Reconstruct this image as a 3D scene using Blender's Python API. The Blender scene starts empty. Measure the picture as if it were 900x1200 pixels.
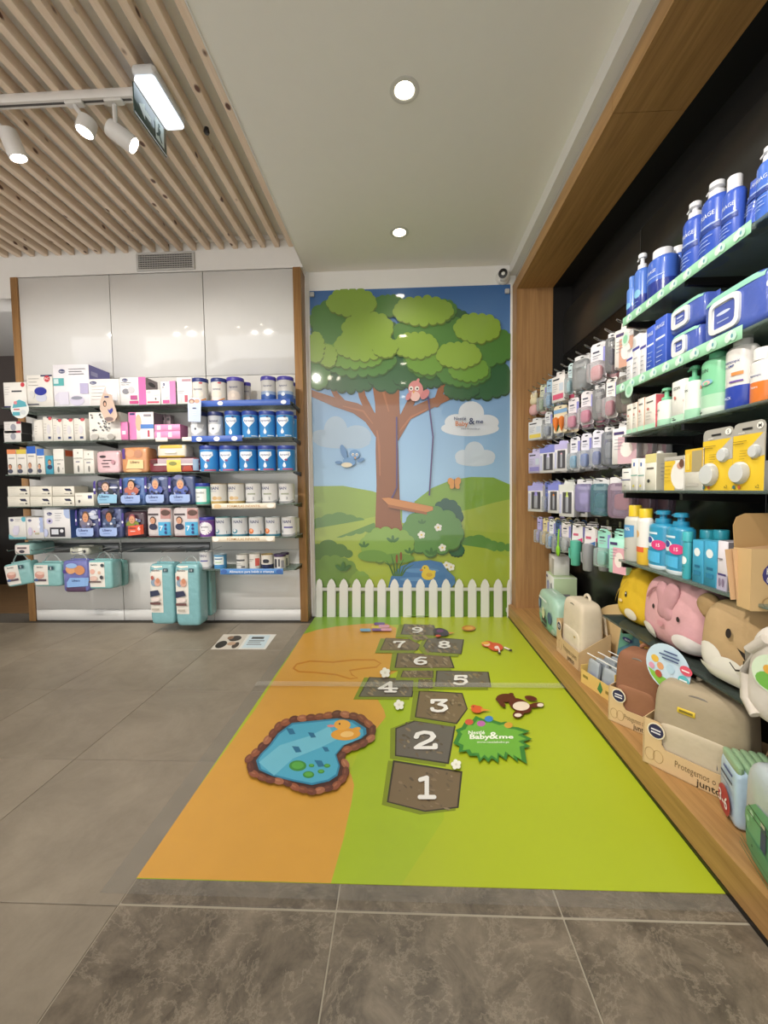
import bpy, math, random
from mathutils import Vector, Matrix
from mathutils.geometry import tessellate_polygon
random.seed(11)
sc = bpy.context.scene
COL = sc.collection
PI = math.pi

# ------------------------------------------------------------------ camera
F = 490.0                                   # focal length in pixels of the 900x1200 frame
H = 1.10                                    # lens height
YAW, PITCH, ROLL = math.radians(-2.486), math.radians(2.968), math.radians(-0.72)
def _rot():
    cy, sy, cp, sp, cr, sr = math.cos(YAW), math.sin(YAW), math.cos(PITCH), math.sin(PITCH), math.cos(ROLL), math.sin(ROLL)
    A = Matrix(((1, 0, 0), (0, 0, -1), (0, 1, 0)))
    Ry = Matrix(((cy, 0, -sy), (0, 1, 0), (sy, 0, cy)))
    Rp = Matrix(((1, 0, 0), (0, cp, -sp), (0, sp, cp)))
    Rr = Matrix(((cr, -sr, 0), (sr, cr, 0), (0, 0, 1)))
    return Rr @ Rp @ Ry @ A
CM = _rot()
cam = bpy.data.cameras.new('camera')
cam.sensor_fit = 'VERTICAL'; cam.sensor_height = 36.0; cam.lens = F / 1200 * 36.0
cam.clip_start = 0.02
cam_o = bpy.data.objects.new('camera', cam); COL.objects.link(cam_o)
_m = Matrix((CM[0], -CM[1], -CM[2])).transposed().to_4x4()
_m.translation = (0, 0, H)
cam_o.matrix_world = _m
sc.camera = cam_o
def at(x, y, ax, val):
    """point where the ray through pixel (x, y) meets the plane axis=val"""
    d = CM.transposed() @ Vector(((x - 450) / F, (y - 600) / F, 1))
    o = Vector((0, 0, H))
    return o + d * ((val - o[ax]) / d[ax])

# ------------------------------------------------------------------ light and exposure
sc.view_settings.view_transform = 'Standard'
sc.view_settings.look = 'None'
sc.view_settings.gamma = 1.0
sc.view_settings.use_curve_mapping = False
sc.view_settings.exposure = 0.78
w = bpy.data.worlds.new('store_ambient'); sc.world = w; w.use_nodes = True
w.node_tree.nodes['Background'].inputs[0].default_value = (1.0, 0.97, 0.93, 1)   # the rest of the lit store
w.node_tree.nodes['Background'].inputs[1].default_value = 1.15
LAMP = dict(down=24.0, shop=30.0, track=62.0)       # watts of the downlights in view, behind the camera, and the track spots

def spot(name, loc, aim, watts, deg=80, blend=.6, r=.04, col=(1, .95, .87), parent=None):
    l = bpy.data.lights.new(name, 'SPOT'); l.energy = watts; l.spot_size = math.radians(deg); l.spot_blend = blend
    l.shadow_soft_size = r; l.color = col
    o = bpy.data.objects.new(name, l); COL.objects.link(o)
    loc, aim = Vector(loc), Vector(aim)
    M4 = (aim - loc).to_track_quat('-Z', 'Y').to_matrix().to_4x4(); M4.translation = loc
    if parent: o.parent = parent; M4 = parent.matrix_basis.inverted() @ M4
    o.matrix_basis = M4
    return o

# ------------------------------------------------------------------ materials
def lin(c):
    if isinstance(c, str):
        c = c.lstrip('#'); c = [int(c[i:i+2], 16) for i in (0, 2, 4)]
    return tuple(((v/255)/12.92 if v/255 <= .04045 else ((v/255+.055)/1.055)**2.4) for v in c[:3])
_mats = {}
def nodes(m):
    m.use_nodes = True
    return m.node_tree.nodes, m.node_tree.links, m.node_tree.nodes['Principled BSDF']
def P(c, rough=.45, metal=0.0, coat=0.0, emit=0.0, var=.05, spec=.5, bump=0.0, scale=14.0):
    """plain surface: a colour with slight noise variation"""
    key = ('P', c, rough, metal, coat, emit, var, spec, bump, scale)
    if key in _mats: return _mats[key]
    m = bpy.data.materials.new('surface_' + str(c).strip('#')); nt, ln, b = nodes(m)
    col = lin(c)
    no = nt.new('ShaderNodeTexNoise'); no.inputs['Scale'].default_value = scale; no.inputs['Detail'].default_value = 3
    tc = nt.new('ShaderNodeTexCoord'); ln.new(tc.outputs['Object'], no.inputs['Vector'])
    mx = nt.new('ShaderNodeMix'); mx.data_type = 'RGBA'
    mx.inputs[6].default_value = tuple(v*(1-var) for v in col) + (1,)
    mx.inputs[7].default_value = tuple(min(1, v*(1+var)) for v in col) + (1,)
    ln.new(no.outputs['Fac'], mx.inputs[0]); ln.new(mx.outputs[2], b.inputs['Base Color'])
    b.inputs['Roughness'].default_value = rough; b.inputs['Metallic'].default_value = metal
    b.inputs['Coat Weight'].default_value = coat; b.inputs['Coat Roughness'].default_value = .04
    b.inputs['Specular IOR Level'].default_value = spec
    if emit: 
        b.inputs['Emission Color'].default_value = col + (1,); b.inputs['Emission Strength'].default_value = emit
    if bump:
        bp = nt.new('ShaderNodeBump'); bp.inputs['Strength'].default_value = bump; bp.inputs['Distance'].default_value = .02
        ln.new(no.outputs['Fac'], bp.inputs['Height']); ln.new(bp.outputs[0], b.inputs['Normal'])
    _mats[key] = m
    return m
def film(c, opacity=.35, rough=.12, name='clear_plastic'):
    """thin clear plastic or glass: part see-through, part reflecting"""
    key = ('F', c, opacity, rough)
    if key in _mats: return _mats[key]
    m = bpy.data.materials.new(name); nt, ln, b = nodes(m)
    b.inputs['Base Color'].default_value = lin(c) + (1,); b.inputs['Roughness'].default_value = rough
    tr = nt.new('ShaderNodeBsdfTransparent'); tr.inputs[0].default_value = tuple(.55+.45*v for v in lin(c)) + (1,)
    mx = nt.new('ShaderNodeMixShader')
    fr = nt.new('ShaderNodeLayerWeight'); fr.inputs[0].default_value = .25
    mr = nt.new('ShaderNodeMapRange'); mr.inputs['To Min'].default_value = opacity; mr.inputs['To Max'].default_value = min(1, opacity+.55)
    ln.new(fr.outputs['Fresnel'], mr.inputs['Value']); ln.new(mr.outputs[0], mx.inputs[0])
    ln.new(tr.outputs[0], mx.inputs[1]); ln.new(b.outputs[0], mx.inputs[2])
    ln.new(mx.outputs[0], nt['Material Output'].inputs[0])
    _mats[key] = m
    return m
def tint(c, a):
    """clear film lying flat: a constant share of haze"""
    m = bpy.data.materials.new('clear_film'); nt, ln, b = nodes(m)
    b.inputs['Base Color'].default_value = lin(c) + (1,); b.inputs['Roughness'].default_value = .5
    no = nt.new('ShaderNodeTexNoise'); no.inputs['Scale'].default_value = 6; mr = nt.new('ShaderNodeMapRange')
    mr.inputs['To Min'].default_value = a*.75; mr.inputs['To Max'].default_value = a*1.25; ln.new(no.outputs['Fac'], mr.inputs['Value'])
    tr = nt.new('ShaderNodeBsdfTransparent'); mx = nt.new('ShaderNodeMixShader')
    ln.new(mr.outputs[0], mx.inputs[0]); ln.new(tr.outputs[0], mx.inputs[1]); ln.new(b.outputs[0], mx.inputs[2]); ln.new(mx.outputs[0], nt['Material Output'].inputs[0])
    return m
def wood(name, c1, c2, axis, rough=.45, knots=0.0, fine=38.0):
    """grain running along the given world axis"""
    key = ('W', name)
    if key in _mats: return _mats[key]
    m = bpy.data.materials.new(name); nt, ln, b = nodes(m)
    tc = nt.new('ShaderNodeTexCoord'); mp = nt.new('ShaderNodeMapping')
    s = [fine]*3; s[axis] = fine*.045
    mp.inputs['Scale'].default_value = s; ln.new(tc.outputs['Object'], mp.inputs['Vector'])
    n1 = nt.new('ShaderNodeTexNoise'); n1.inputs['Scale'].default_value = 1.0; n1.inputs['Detail'].default_value = 6; n1.inputs['Roughness'].default_value = .65
    n1.inputs['Distortion'].default_value = .6
    ln.new(mp.outputs[0], n1.inputs['Vector'])
    r = nt.new('ShaderNodeValToRGB'); r.color_ramp.elements[0].position = .3; r.color_ramp.elements[1].position = .72
    r.color_ramp.elements[0].color = lin(c1) + (1,); r.color_ramp.elements[1].color = lin(c2) + (1,)
    ln.new(n1.outputs['Fac'], r.inputs[0]); out = r.outputs[0]
    if knots:
        mp2 = nt.new('ShaderNodeMapping'); s2 = [11.0]*3; s2[axis] = 6.5; mp2.inputs['Scale'].default_value = s2
        oi = nt.new('ShaderNodeObjectInfo'); ad = nt.new('ShaderNodeVectorMath'); ad.operation = 'MULTIPLY_ADD'; ad.inputs[1].default_value = (5, 31, 3)
        ln.new(oi.outputs['Random'], ad.inputs[0]); ln.new(tc.outputs['Object'], ad.inputs[2]); ln.new(ad.outputs[0], mp2.inputs['Vector']); ln.new(ad.outputs[0], mp.inputs['Vector'])
        v = nt.new('ShaderNodeTexVoronoi'); v.inputs['Scale'].default_value = 1.0; ln.new(mp2.outputs[0], v.inputs['Vector'])
        r2 = nt.new('ShaderNodeValToRGB'); r2.color_ramp.elements[0].position = .10; r2.color_ramp.elements[1].position = .17
        ln.new(v.outputs['Distance'], r2.inputs[0])
        mx = nt.new('ShaderNodeMix'); mx.data_type = 'RGBA'; mx.inputs[6].default_value = lin((96, 62, 44)) + (1,)
        ln.new(r2.outputs[0], mx.inputs[0]); ln.new(out, mx.inputs[7]); out = mx.outputs[2]
    ln.new(out, b.inputs['Base Color']); b.inputs['Roughness'].default_value = rough
    bp = nt.new('ShaderNodeBump'); bp.inputs['Strength'].default_value = .12; bp.inputs['Distance'].default_value = .003
    ln.new(n1.outputs['Fac'], bp.inputs['Height']); ln.new(bp.outputs[0], b.inputs['Normal'])
    _mats[key] = m
    return m
def stone(name, cols, scale, rough, vein=None):
    m = bpy.data.materials.new(name); nt, ln, b = nodes(m)
    tc = nt.new('ShaderNodeTexCoord')
    oi = nt.new('ShaderNodeObjectInfo'); ad = nt.new('ShaderNodeVectorMath'); ad.operation = 'MULTIPLY_ADD'
    ad.inputs[1].default_value = (9, 7, 5); 
    ln.new(oi.outputs['Random'], ad.inputs[0]); ln.new(tc.outputs['Object'], ad.inputs[2])
    n1 = nt.new('ShaderNodeTexNoise'); n1.inputs['Scale'].default_value = scale; n1.inputs['Detail'].default_value = 12
    n1.inputs['Roughness'].default_value = .74; n1.inputs['Distortion'].default_value = .5
    ln.new(ad.outputs[0], n1.inputs['Vector'])
    r = nt.new('ShaderNodeValToRGB'); r.color_ramp.elements[0].position = .32; r.color_ramp.elements[1].position = .7
    r.color_ramp.elements[0].color = lin(cols[0]) + (1,); r.color_ramp.elements[1].color = lin(cols[1]) + (1,)
    ln.new(n1.outputs['Fac'], r.inputs[0]); out = r.outputs[0]
    if vein:
        n2 = nt.new('ShaderNodeTexNoise'); n2.inputs['Scale'].default_value = scale*.8; n2.inputs['Detail'].default_value = 14
        n2.inputs['Distortion'].default_value = .35; n2.inputs['Roughness'].default_value = .72; ln.new(ad.outputs[0], n2.inputs['Vector'])
        r2 = nt.new('ShaderNodeValToRGB'); e = r2.color_ramp.elements
        e[0].position = .485; e[0].color = (0, 0, 0, 1); e[1].position = .52; e[1].color = (0, 0, 0, 1)
        mid = r2.color_ramp.elements.new(.5); mid.color = (.34, .34, .34, 1)
        ln.new(n2.outputs['Fac'], r2.inputs[0])
        mx = nt.new('ShaderNodeMix'); mx.data_type = 'RGBA'; mx.inputs[7].default_value = lin(vein) + (1,)
        ln.new(r2.outputs[0], mx.inputs[0]); ln.new(out, mx.inputs[6]); out = mx.outputs[2]
    ln.new(out, b.inputs['Base Color']); b.inputs['Roughness'].default_value = rough
    bp = nt.new('ShaderNodeBump'); bp.inputs['Strength'].default_value = .15; bp.inputs['Distance'].default_value = .002
    ln.new(n1.outputs['Fac'], bp.inputs['Height']); ln.new(bp.outputs[0], b.inputs['Normal'])
    return m

OAK_Y = wood('oak_along_wall', (146, 108, 62), (186, 144, 90), 1)
OAK_Z = wood('oak_upright', (142, 104, 64), (180, 138, 90), 2)
PINE = wood('pine_slat', (214, 190, 164), (238, 220, 198), 1, .55, 1.0, 30.0)
TILE_L = stone('warm_grey_tile', ((124, 114, 99), (150, 139, 122)), 3.2, .42)
TILE_D = stone('dark_veined_tile', ((66, 58, 48), (136, 124, 107)), 7.0, .42, (172, 160, 140))
WHITE = P('#e9e7e3', .55, var=.02)
CEIL = P('#eeece5', .75, var=.015)
PANEL = P('#e4e4e2', .12, coat=.6, var=.01)
BLACK = P('#141312', .35, var=.1)
BLACKM = P('#1c1b1a', .3, metal=.2)
CHROME = P('#c9c9c8', .18, metal=1.0, var=.02)
STEEL = P('#a9a8a4', .3, metal=.8, var=.03)
GLASS = film('#9fb3aa', .2, .05, 'shelf_glass')
CLEAR = film('#e4e8ea', .24, .1)

# ------------------------------------------------------------------ mesh building
_txt = {}
def text2d(s, bold=0.0):
    k = (s, bold)
    if k not in _txt:
        c = bpy.data.curves.new('lettering', 'FONT'); c.body = s; c.resolution_u = 2; c.offset = bold; c.align_x = 'CENTER'
        o = bpy.data.objects.new('lettering', c)
        me = bpy.data.meshes.new_from_object(o)
        v = [(q.co.x, q.co.y) for q in me.vertices]; f = [tuple(p.vertices) for p in me.polygons]
        bpy.data.objects.remove(o); bpy.data.meshes.remove(me); bpy.data.curves.remove(c)
        xs = [q[0] for q in v] or [0, 1]
        _txt[k] = ([(x - (min(xs)+max(xs))/2, y) for x, y in v], f, max(xs) - min(xs))
    return _txt[k]
class MB:
    def __init__(s): s.v = []; s.f = []; s.m = []; s.mats = []
    def mi(s, m):
        if isinstance(m, (str, tuple)): m = P(m)
        if m not in s.mats: s.mats.append(m)
        return s.mats.index(m)
    def add(s, vs, fs, m):
        b = len(s.v); s.v += [tuple(q) for q in vs]; i = s.mi(m)
        for q in fs: s.f.append(tuple(b + k for k in q)); s.m.append(i)
    def box(s, x0, x1, y0, y1, z0, z1, m, ch=0.0):
        """box, with chamfered edges when ch > 0"""
        if ch <= 0:
            vs = [(x, y, z) for z in (z0, z1) for x, y in ((x0, y0), (x1, y0), (x1, y1), (x0, y1))]
            s.add(vs, [(3, 2, 1, 0), (4, 5, 6, 7), (0, 1, 5, 4), (1, 2, 6, 5), (2, 3, 7, 6), (3, 0, 4, 7)], m); return
        ch = min(ch, abs(x1-x0)*.45, abs(y1-y0)*.45, abs(z1-z0)*.45)
        def ring(i, z):
            return [(x0+i+ch, y0+i, z), (x1-i-ch, y0+i, z), (x1-i, y0+i+ch, z), (x1-i, y1-i-ch, z), (x1-i-ch, y1-i, z), (x0+i+ch, y1-i, z), (x0+i, y1-i-ch, z), (x0+i, y0+i+ch, z)]
        vs = ring(ch*.7, z0) + ring(0, z0+ch) + ring(0, z1-ch) + ring(ch*.7, z1)
        fs = [tuple(range(7, -1, -1)), tuple(range(24, 32))]
        for r in range(3):
            for k in range(8): fs.append((r*8+k, r*8+(k+1) % 8, r*8+8+(k+1) % 8, r*8+8+k))
        s.add(vs, fs, m)
    def lathe(s, prof, m, seg=24, cx=0, cy=0, sx=1, sy=1, caps=True, ms=None):
        """turned shape: prof = [(radius, z)], ms = material of each band"""
        b = len(s.v)
        for r, z in prof:
            for k in range(seg):
                a = 2*PI*k/seg; s.v.append((cx + r*sx*math.cos(a), cy + r*sy*math.sin(a), z))
        for j in range(len(prof)-1):
            i = s.mi(ms[j] if ms else m)
            for k in range(seg):
                s.f.append((b+j*seg+k, b+j*seg+(k+1) % seg, b+(j+1)*seg+(k+1) % seg, b+(j+1)*seg+k)); s.m.append(i)
        if caps:
            s.f.append(tuple(b+k for k in range(seg-1, -1, -1))); s.m.append(s.mi(ms[0] if ms else m))
            s.f.append(tuple(b+(len(prof)-1)*seg+k for k in range(seg))); s.m.append(s.mi(ms[-1] if ms else m))
    def tube(s, pts, r, m, seg=8):
        pts = [Vector(p) for p in pts]; b = len(s.v); n = len(pts); i = s.mi(m)
        for j, p in enumerate(pts):
            d = (pts[min(j+1, n-1)] - pts[max(j-1, 0)]).normalized()
            up = Vector((0, 0, 1)) if abs(d.z) < .9 else Vector((1, 0, 0))
            u = d.cross(up).normalized(); w_ = d.cross(u)
            rr = r[j] if isinstance(r, (list, tuple)) else r
            for k in range(seg):
                a = 2*PI*k/seg; s.v.append(tuple(p + u*math.cos(a)*rr + w_*math.sin(a)*rr))
        for j in range(n-1):
            for k in range(seg):
                s.f.append((b+j*seg+k, b+(j+1)*seg+k, b+(j+1)*seg+(k+1) % seg, b+j*seg+(k+1) % seg)); s.m.append(i)
        s.f.append(tuple(b+k for k in range(seg))); s.m.append(i)
        s.f.append(tuple(b+(n-1)*seg+k for k in range(seg-1, -1, -1))); s.m.append(i)
    def strip(s, pts, w, m, t=.0012):
        """flat strap: pts along, w = width vector"""
        w = Vector(w); n = len(pts); vs = []
        for j, p in enumerate(pts):
            p = Vector(p); d = (Vector(pts[min(j+1, n-1)]) - Vector(pts[max(j-1, 0)])); nn = d.cross(w).normalized()*t
            vs += [p-w/2+nn, p+w/2+nn, p+w/2-nn, p-w/2-nn]
        fs = [(3, 2, 1, 0), (4*n-4, 4*n-3, 4*n-2, 4*n-1)]
        for j in range(n-1):
            for k in range(4): fs.append((4*j+k, 4*j+(k+1) % 4, 4*j+4+(k+1) % 4, 4*j+4+k))
        s.add(vs, fs, m)
    def plate(s, pts, m, t):
        """flat outline (3D points, planar) given a thickness vector t"""
        t = Vector(t); pts = [Vector(p) for p in pts]; n = len(pts)
        tri = tessellate_polygon([pts])
        vs = pts + [p + t for p in pts]
        fs = [tuple(q) for q in tri] + [tuple(n+k for k in reversed(q)) for q in tri]
        fs += [(k, (k+1) % n, n+(k+1) % n, n+k) for k in range(n)]
        s.add(vs, fs, m)
    def soft(s, w, d, h, m, e1=.3, e2=.3, nu=24, nv=12, taper=0.0, z0=0.0, lean=0.0, cx=0.0, cy=0.0):
        """puffed, soft-cornered body standing on z0"""
        pw = lambda c, e: math.copysign(abs(c)**e, c)
        vs = []
        for j in range(nv+1):
            ph = -PI/2 + PI*j/nv; cz = pw(math.sin(ph), e1); cr = pw(math.cos(ph), e1) if 0 < j < nv else .02
            for k in range(nu):
                th = 2*PI*k/nu
                x = pw(math.cos(th), e2)*cr; y = pw(math.sin(th), e2)*cr
                q = (cz+1)/2; tp = 1 - taper*q
                vs.append((cx + x*w/2*tp, cy + y*d/2*tp + lean*q, z0 + q*h))
        fs = []
        for j in range(nv):
            for k in range(nu): fs.append((j*nu+k, j*nu+(k+1) % nu, (j+1)*nu+(k+1) % nu, (j+1)*nu+k))
        fs += [tuple(range(nu-1, -1, -1)), tuple(nv*nu+k for k in range(nu))]
        s.add(vs, fs, m)
    def prints(s, sm, items, eps=.0006):
        """flat print on a surface. sm(u, v, off) -> point, sm.w / sm.h its size in metres"""
        for n, it in enumerate(items):
            off = eps*(n+1); k = it[0]
            if k == 'r':
                _, u0, v0, u1, v1, c = it; N, Q = (8, 6) if sm.curved else (1, 1)
                vs = [sm(u0+(u1-u0)*i/N, v0+(v1-v0)*j/Q, off) for j in range(Q+1) for i in range(N+1)]
                s.add(vs, [(j*(N+1)+i, j*(N+1)+i+1, (j+1)*(N+1)+i+1, (j+1)*(N+1)+i) for j in range(Q) for i in range(N)], c)
            elif k == 'e':
                _, u, v, ru, rv, c = it; N = 16; R_ = (.34, .68, 1) if sm.curved else (1,)
                vs = [sm(u, v, off)] + [sm(u+q*ru*math.cos(2*PI*i/N), v+q*rv*math.sin(2*PI*i/N), off) for q in R_ for i in range(N)]
                fs = [(0, i+1, (i+1) % N+1) for i in range(N)]
                for q in range(len(R_)-1): fs += [(1+q*N+i, 1+(q+1)*N+i, 1+(q+1)*N+(i+1) % N, 1+q*N+(i+1) % N) for i in range(N)]
                s.add(vs, fs, c)
            elif k == 'p':
                _, pts, c = it
                T = [[pts[i] for i in q] for q in tessellate_polygon([[Vector((a, b_, 0)) for a, b_ in pts]])]
                for _r in range(3 if sm.curved else 0):
                    T2 = []
                    for A, B, C in T:
                        m_ = lambda p, q: ((p[0]+q[0])/2, (p[1]+q[1])/2); ab, bc, ca = m_(A, B), m_(B, C), m_(C, A)
                        T2 += [(A, ab, ca), (ab, B, bc), (ca, bc, C), (ab, bc, ca)]
                    T = T2
                for t_ in T: s.add([sm(a, b_, off) for a, b_ in t_], [_up((0, 1, 2), t_)], c)
            elif k == 't':
                _, u, v, hv, st, c = it[:6]; bold = it[6] if len(it) > 6 else .012; mw = it[7] if len(it) > 7 else .9
                tv, tf, tw = text2d(st, bold)
                sz = hv*sm.h/.7; sx = sz if tw*sz <= mw*sm.w else mw*sm.w/tw
                s.add([sm(u + x*sx/sm.w, v + y*sz/sm.h - hv/2, off) for x, y in tv], tf, c)
    def mesh(s, name, smooth=40):
        me = bpy.data.meshes.new(name); me.from_pydata(s.v, [], s.f)
        for m in s.mats: me.materials.append(m)
        me.polygons.foreach_set('material_index', s.m)
        if smooth:
            me.polygons.foreach_set('use_smooth', [True]*len(s.f))
            me.set_sharp_from_angle(angle=math.radians(smooth))
        me.update()
        return me
def _up(q, pts):
    a, b, c = (pts[i] for i in q)
    return tuple(q) if (b[0]-a[0])*(c[1]-a[1]) - (b[1]-a[1])*(c[0]-a[0]) > 0 else (q[0], q[2], q[1])
def smap(fn, w_, h_, curved=False):
    fn.w = w_; fn.h = h_; fn.curved = curved
    return fn
def front_map(w_, d, h_, z0=0):
    cl = lambda q: min(1.0, max(0.0, q))
    return smap(lambda u, v, o: ((cl(u)-.5)*w_, -d/2-o, z0+cl(v)*h_), w_, h_)
def side_map(w_, d, h_):                            # +x side
    return smap(lambda u, v, o: (w_/2+o, (u-.5)*d, v*h_), d, h_)
def cyl_map(r, h_, z0=0, sx=1, sy=1):
    return smap(lambda u, v, o: ((r*sx+o)*math.sin((u-.5)*2.4), -(r*sy+o)*math.cos((u-.5)*2.4), z0+v*h_), 2.4*r*sx, h_, True)
def soft_map(w_, d, h_, e1=.3, e2=.3, taper=0.0, z0=0.0, lean=0.0, cx=0.0, cy=0.0):
    def fn(u, v, o):
        z = max(-.985, min(.985, 2*v-1)); x = max(-.985, min(.985, 2*u-1))
        zr = max(0.0, 1-abs(z)**(2/e1))**(e1/e2)
        if abs(x)**(2/e2) > zr*.97: x = math.copysign((zr*.97)**(e2/2), x)
        y = max(0.0, zr-abs(x)**(2/e2))**(e2/2)
        tp = 1-taper*v
        return (cx + x*w_/2*tp, cy - y*d/2*tp - o*2.2 + lean*v, z0 + v*h_)
    return smap(fn, w_, h_, True)

# ------------------------------------------------------------------ objects
def obj(name, me, parent=None, loc=(0, 0, 0), rz=0.0, rx=0.0, ry=0.0):
    o = bpy.data.objects.new(name, me); COL.objects.link(o)
    o.location = loc; o.rotation_euler = (rx, ry, rz)
    if parent: o.parent = parent
    return o
def tag(o, label, cat, group=None):
    o['label'] = label; o['category'] = cat
    if group: o['group'] = group
    return o
def struct(name, me, parent=None):
    o = obj(name, me, parent)
    if parent is None: o['kind'] = 'structure'
    return o
def put(tpl, loc, rz=0.0, label='', group=None, rx=0.0, ry=0.0):
    """a thing from a template: (name, category, body mesh, [(part name, mesh, [(sub-part, mesh)])])"""
    name, cat, me, parts = tpl
    o = obj(name, me, None, loc, rz, rx, ry); tag(o, label, cat, group)
    for pt in parts:
        c = obj(pt[0], pt[1], o)
        for sp in (pt[2] if len(pt) > 2 else ()): obj(sp[0], sp[1], c)
    return o

# ================================================================== THE SETTING
YB = 3.606          # mural wall
YU = 3.468          # front of the white wall unit panels and the soffit above it
ZC = 2.948          # flat ceiling
def simple(name, x0, x1, y0, y1, z0, z1, m, ch=0.0):
    b = MB(); b.box(x0, x1, y0, y1, z0, z1, m, ch); return b.mesh(name)
# floor: bed with one object per tile
fl = struct('floor', simple('floor', -4.97, -.772, -2.0, 3.70, -.06, -.004, P('#4c463d', .8)))
_tl = simple('tile', -.2985, .2985, -.296, .296, -.012, 0, TILE_L, .0012)
for i in range(7):
    for j in range(10):
        x = -.77 - .3 - .6*i; y = 1.03 - .595*5 + .595*(j+.5)
        if y < 3.62: obj('tile', _tl, fl, (x, y, 0), PI*(random.random() > .5))
fd = struct('floor', simple('floor', -.772, 1.32, -2.0, 3.70, -.06, -.003, P('#a59d8c', .8)))
_td = simple('tile', -.291, .291, -.296, .296, -.012, 0, TILE_D, .001)
for i in range(4):
    for j in range(10):
        x = -.77 + .293 + .586*i; y = 1.035 - .6*5 + .6*(j+.5)
        if y < 3.62 and i < 4: obj('tile', _td, fd, (x, y, 0), PI*(random.random() > .5))
struct('floor', simple('floor', -6.5, -3.0, 3.70, 6.2, -.06, .0, wood('walnut_floor', (92, 68, 44), (122, 94, 62), 0)))
# ceilings
struct('ceiling', simple('ceiling', -.79, 1.6, -2.0, YB+.05, ZC, ZC+.3, CEIL))
struct('ceiling', simple('ceiling', -6.5, -.79, -2.0, 6.2, 3.17, 3.25, WHITE))
struct('trim_1', simple('trim_1', -.796, -.79, -2.0, YU, ZC-.004, ZC+.02, WHITE))
# walls
struct('wall_back', simple('wall_back', -.80, 1.6, YB, YB+.1, 0, ZC, WHITE))
struct('wall_back_soffit', simple('wall_back_soffit', -6.5, -.79, YU, YB+.1, 2.92, 3.17, WHITE))
struct('wall_back_header', simple('wall_back_header', -6.5, -3.262, YU, YB+.1, 2.75, 2.92, WHITE))
struct('wall_back_room', simple('wall_back_room', -6.5, -3.0, 6.1, 6.2, 0, 3.17, P('#6b625f', .7)))
struct('wall_left', simple('wall_left', -6.5, -6.4, -2.0, 6.2, 0, 3.17, P('#8d8680', .7)))
b = MB()
def slab(b, y0, y1, xa0, xa1, xb0, xb1, z0, z1, m):
    """box whose x range changes from (xa0, xa1) at y0 to (xb0, xb1) at y1"""
    vs = [(x, y, z) for z in (z0, z1) for x, y in ((xa0, y0), (xa1, y0), (xb1, y1), (xb0, y1))]
    b.add(vs, [(3, 2, 1, 0), (4, 5, 6, 7), (0, 1, 5, 4), (1, 2, 6, 5), (2, 3, 7, 6), (3, 0, 4, 7)], m)
fx = lambda y: .907 + .0117*(y-1.5)                 # front of the oak frame
slab(b, -2.0, YB, fx(-2.0)+.03, 1.6, fx(YB)+.03, 1.6, 2.775, ZC, P('#b5b3ac', .7))  # white wall band coloured grey for the shade in the recessed gap
struct('wall_right', b.mesh('wall_right'))
b = MB(); slab(b, -2.0, YB, fx(-2.0)-.022, fx(-2.0)+.031, fx(YB)-.022, fx(YB)+.031, 2.862, ZC, WHITE)
struct('trim_2', b.mesh('trim_2'))
struct('trim_3', simple('trim_3', fx(YB)-.018, fx(YB)-.002, YB-.02, YB, .0, 2.80, WHITE))
struct('trim_4', simple('trim_4', -.80, -.768, YB-.012, YB, .0, ZC, WHITE))

# pine slats, each its own piece of the ceiling
sl = obj('slat_ceiling', simple('slat_ceiling', -4.6, -.80, 3.44, 3.466, 3.141, 3.169, WHITE))
tag(sl, 'ceiling of parallel knotty pine slats over the wall unit', 'slat ceiling')
_slat = [simple('slat', -.021, .021, -2.0, YU-.002, 3.082, 3.141, PINE, .004) for _ in range(1)][0]
for k in range(33):
    s_ = obj('slat', _slat, sl, (-.877 - .1147*k, 0, 0)); s_.location.x -= .0
# air grille over the unit
p0 = at(160, 292.5, 1, YU); p1 = at(229, 316, 1, YU); gx0, gx1, gz0, gz1 = p0.x, p1.x, 2.93, 3.075
g = obj('air_vent', None); g.location = ((gx0+gx1)/2, YU, gz0); tag(g, 'white rectangular air grille in the soffit above the glossy panels', 'vent')
W2, HV = (gx1-gx0)/2, gz1-gz0
b = MB()
for q in ((-W2, W2, 0, .016), (-W2, W2, HV-.016, HV), (-W2, -W2+.018, .016, HV-.016), (W2-.018, W2, .016, HV-.016)): b.box(q[0], q[1], -.014, 0, q[2], q[3], P('#c4c2be', .5), .002)
obj('frame', b.mesh('frame'), g)
obj('backing', simple('backing', -W2+.017, W2-.017, -.002, 0, .015, HV-.015, P('#3a3837', .8)), g)
_s = simple('slat', -W2+.017, W2-.017, -.011, -.004, 0, .006, P('#b9b7b3', .5))
for k in range(6): obj('slat', _s, g, (0, 0, .025 + k*(HV-.05)/5.5))
b = MB()
for k in range(22): b.box(-W2+.025+k*(2*W2-.05)/21, -W2+.028+k*(2*W2-.05)/21, -.006, -.003, .016, HV-.016, P('#b9b7b3', .5))
obj('upright_bars', b.mesh('upright_bars'), g)

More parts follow.
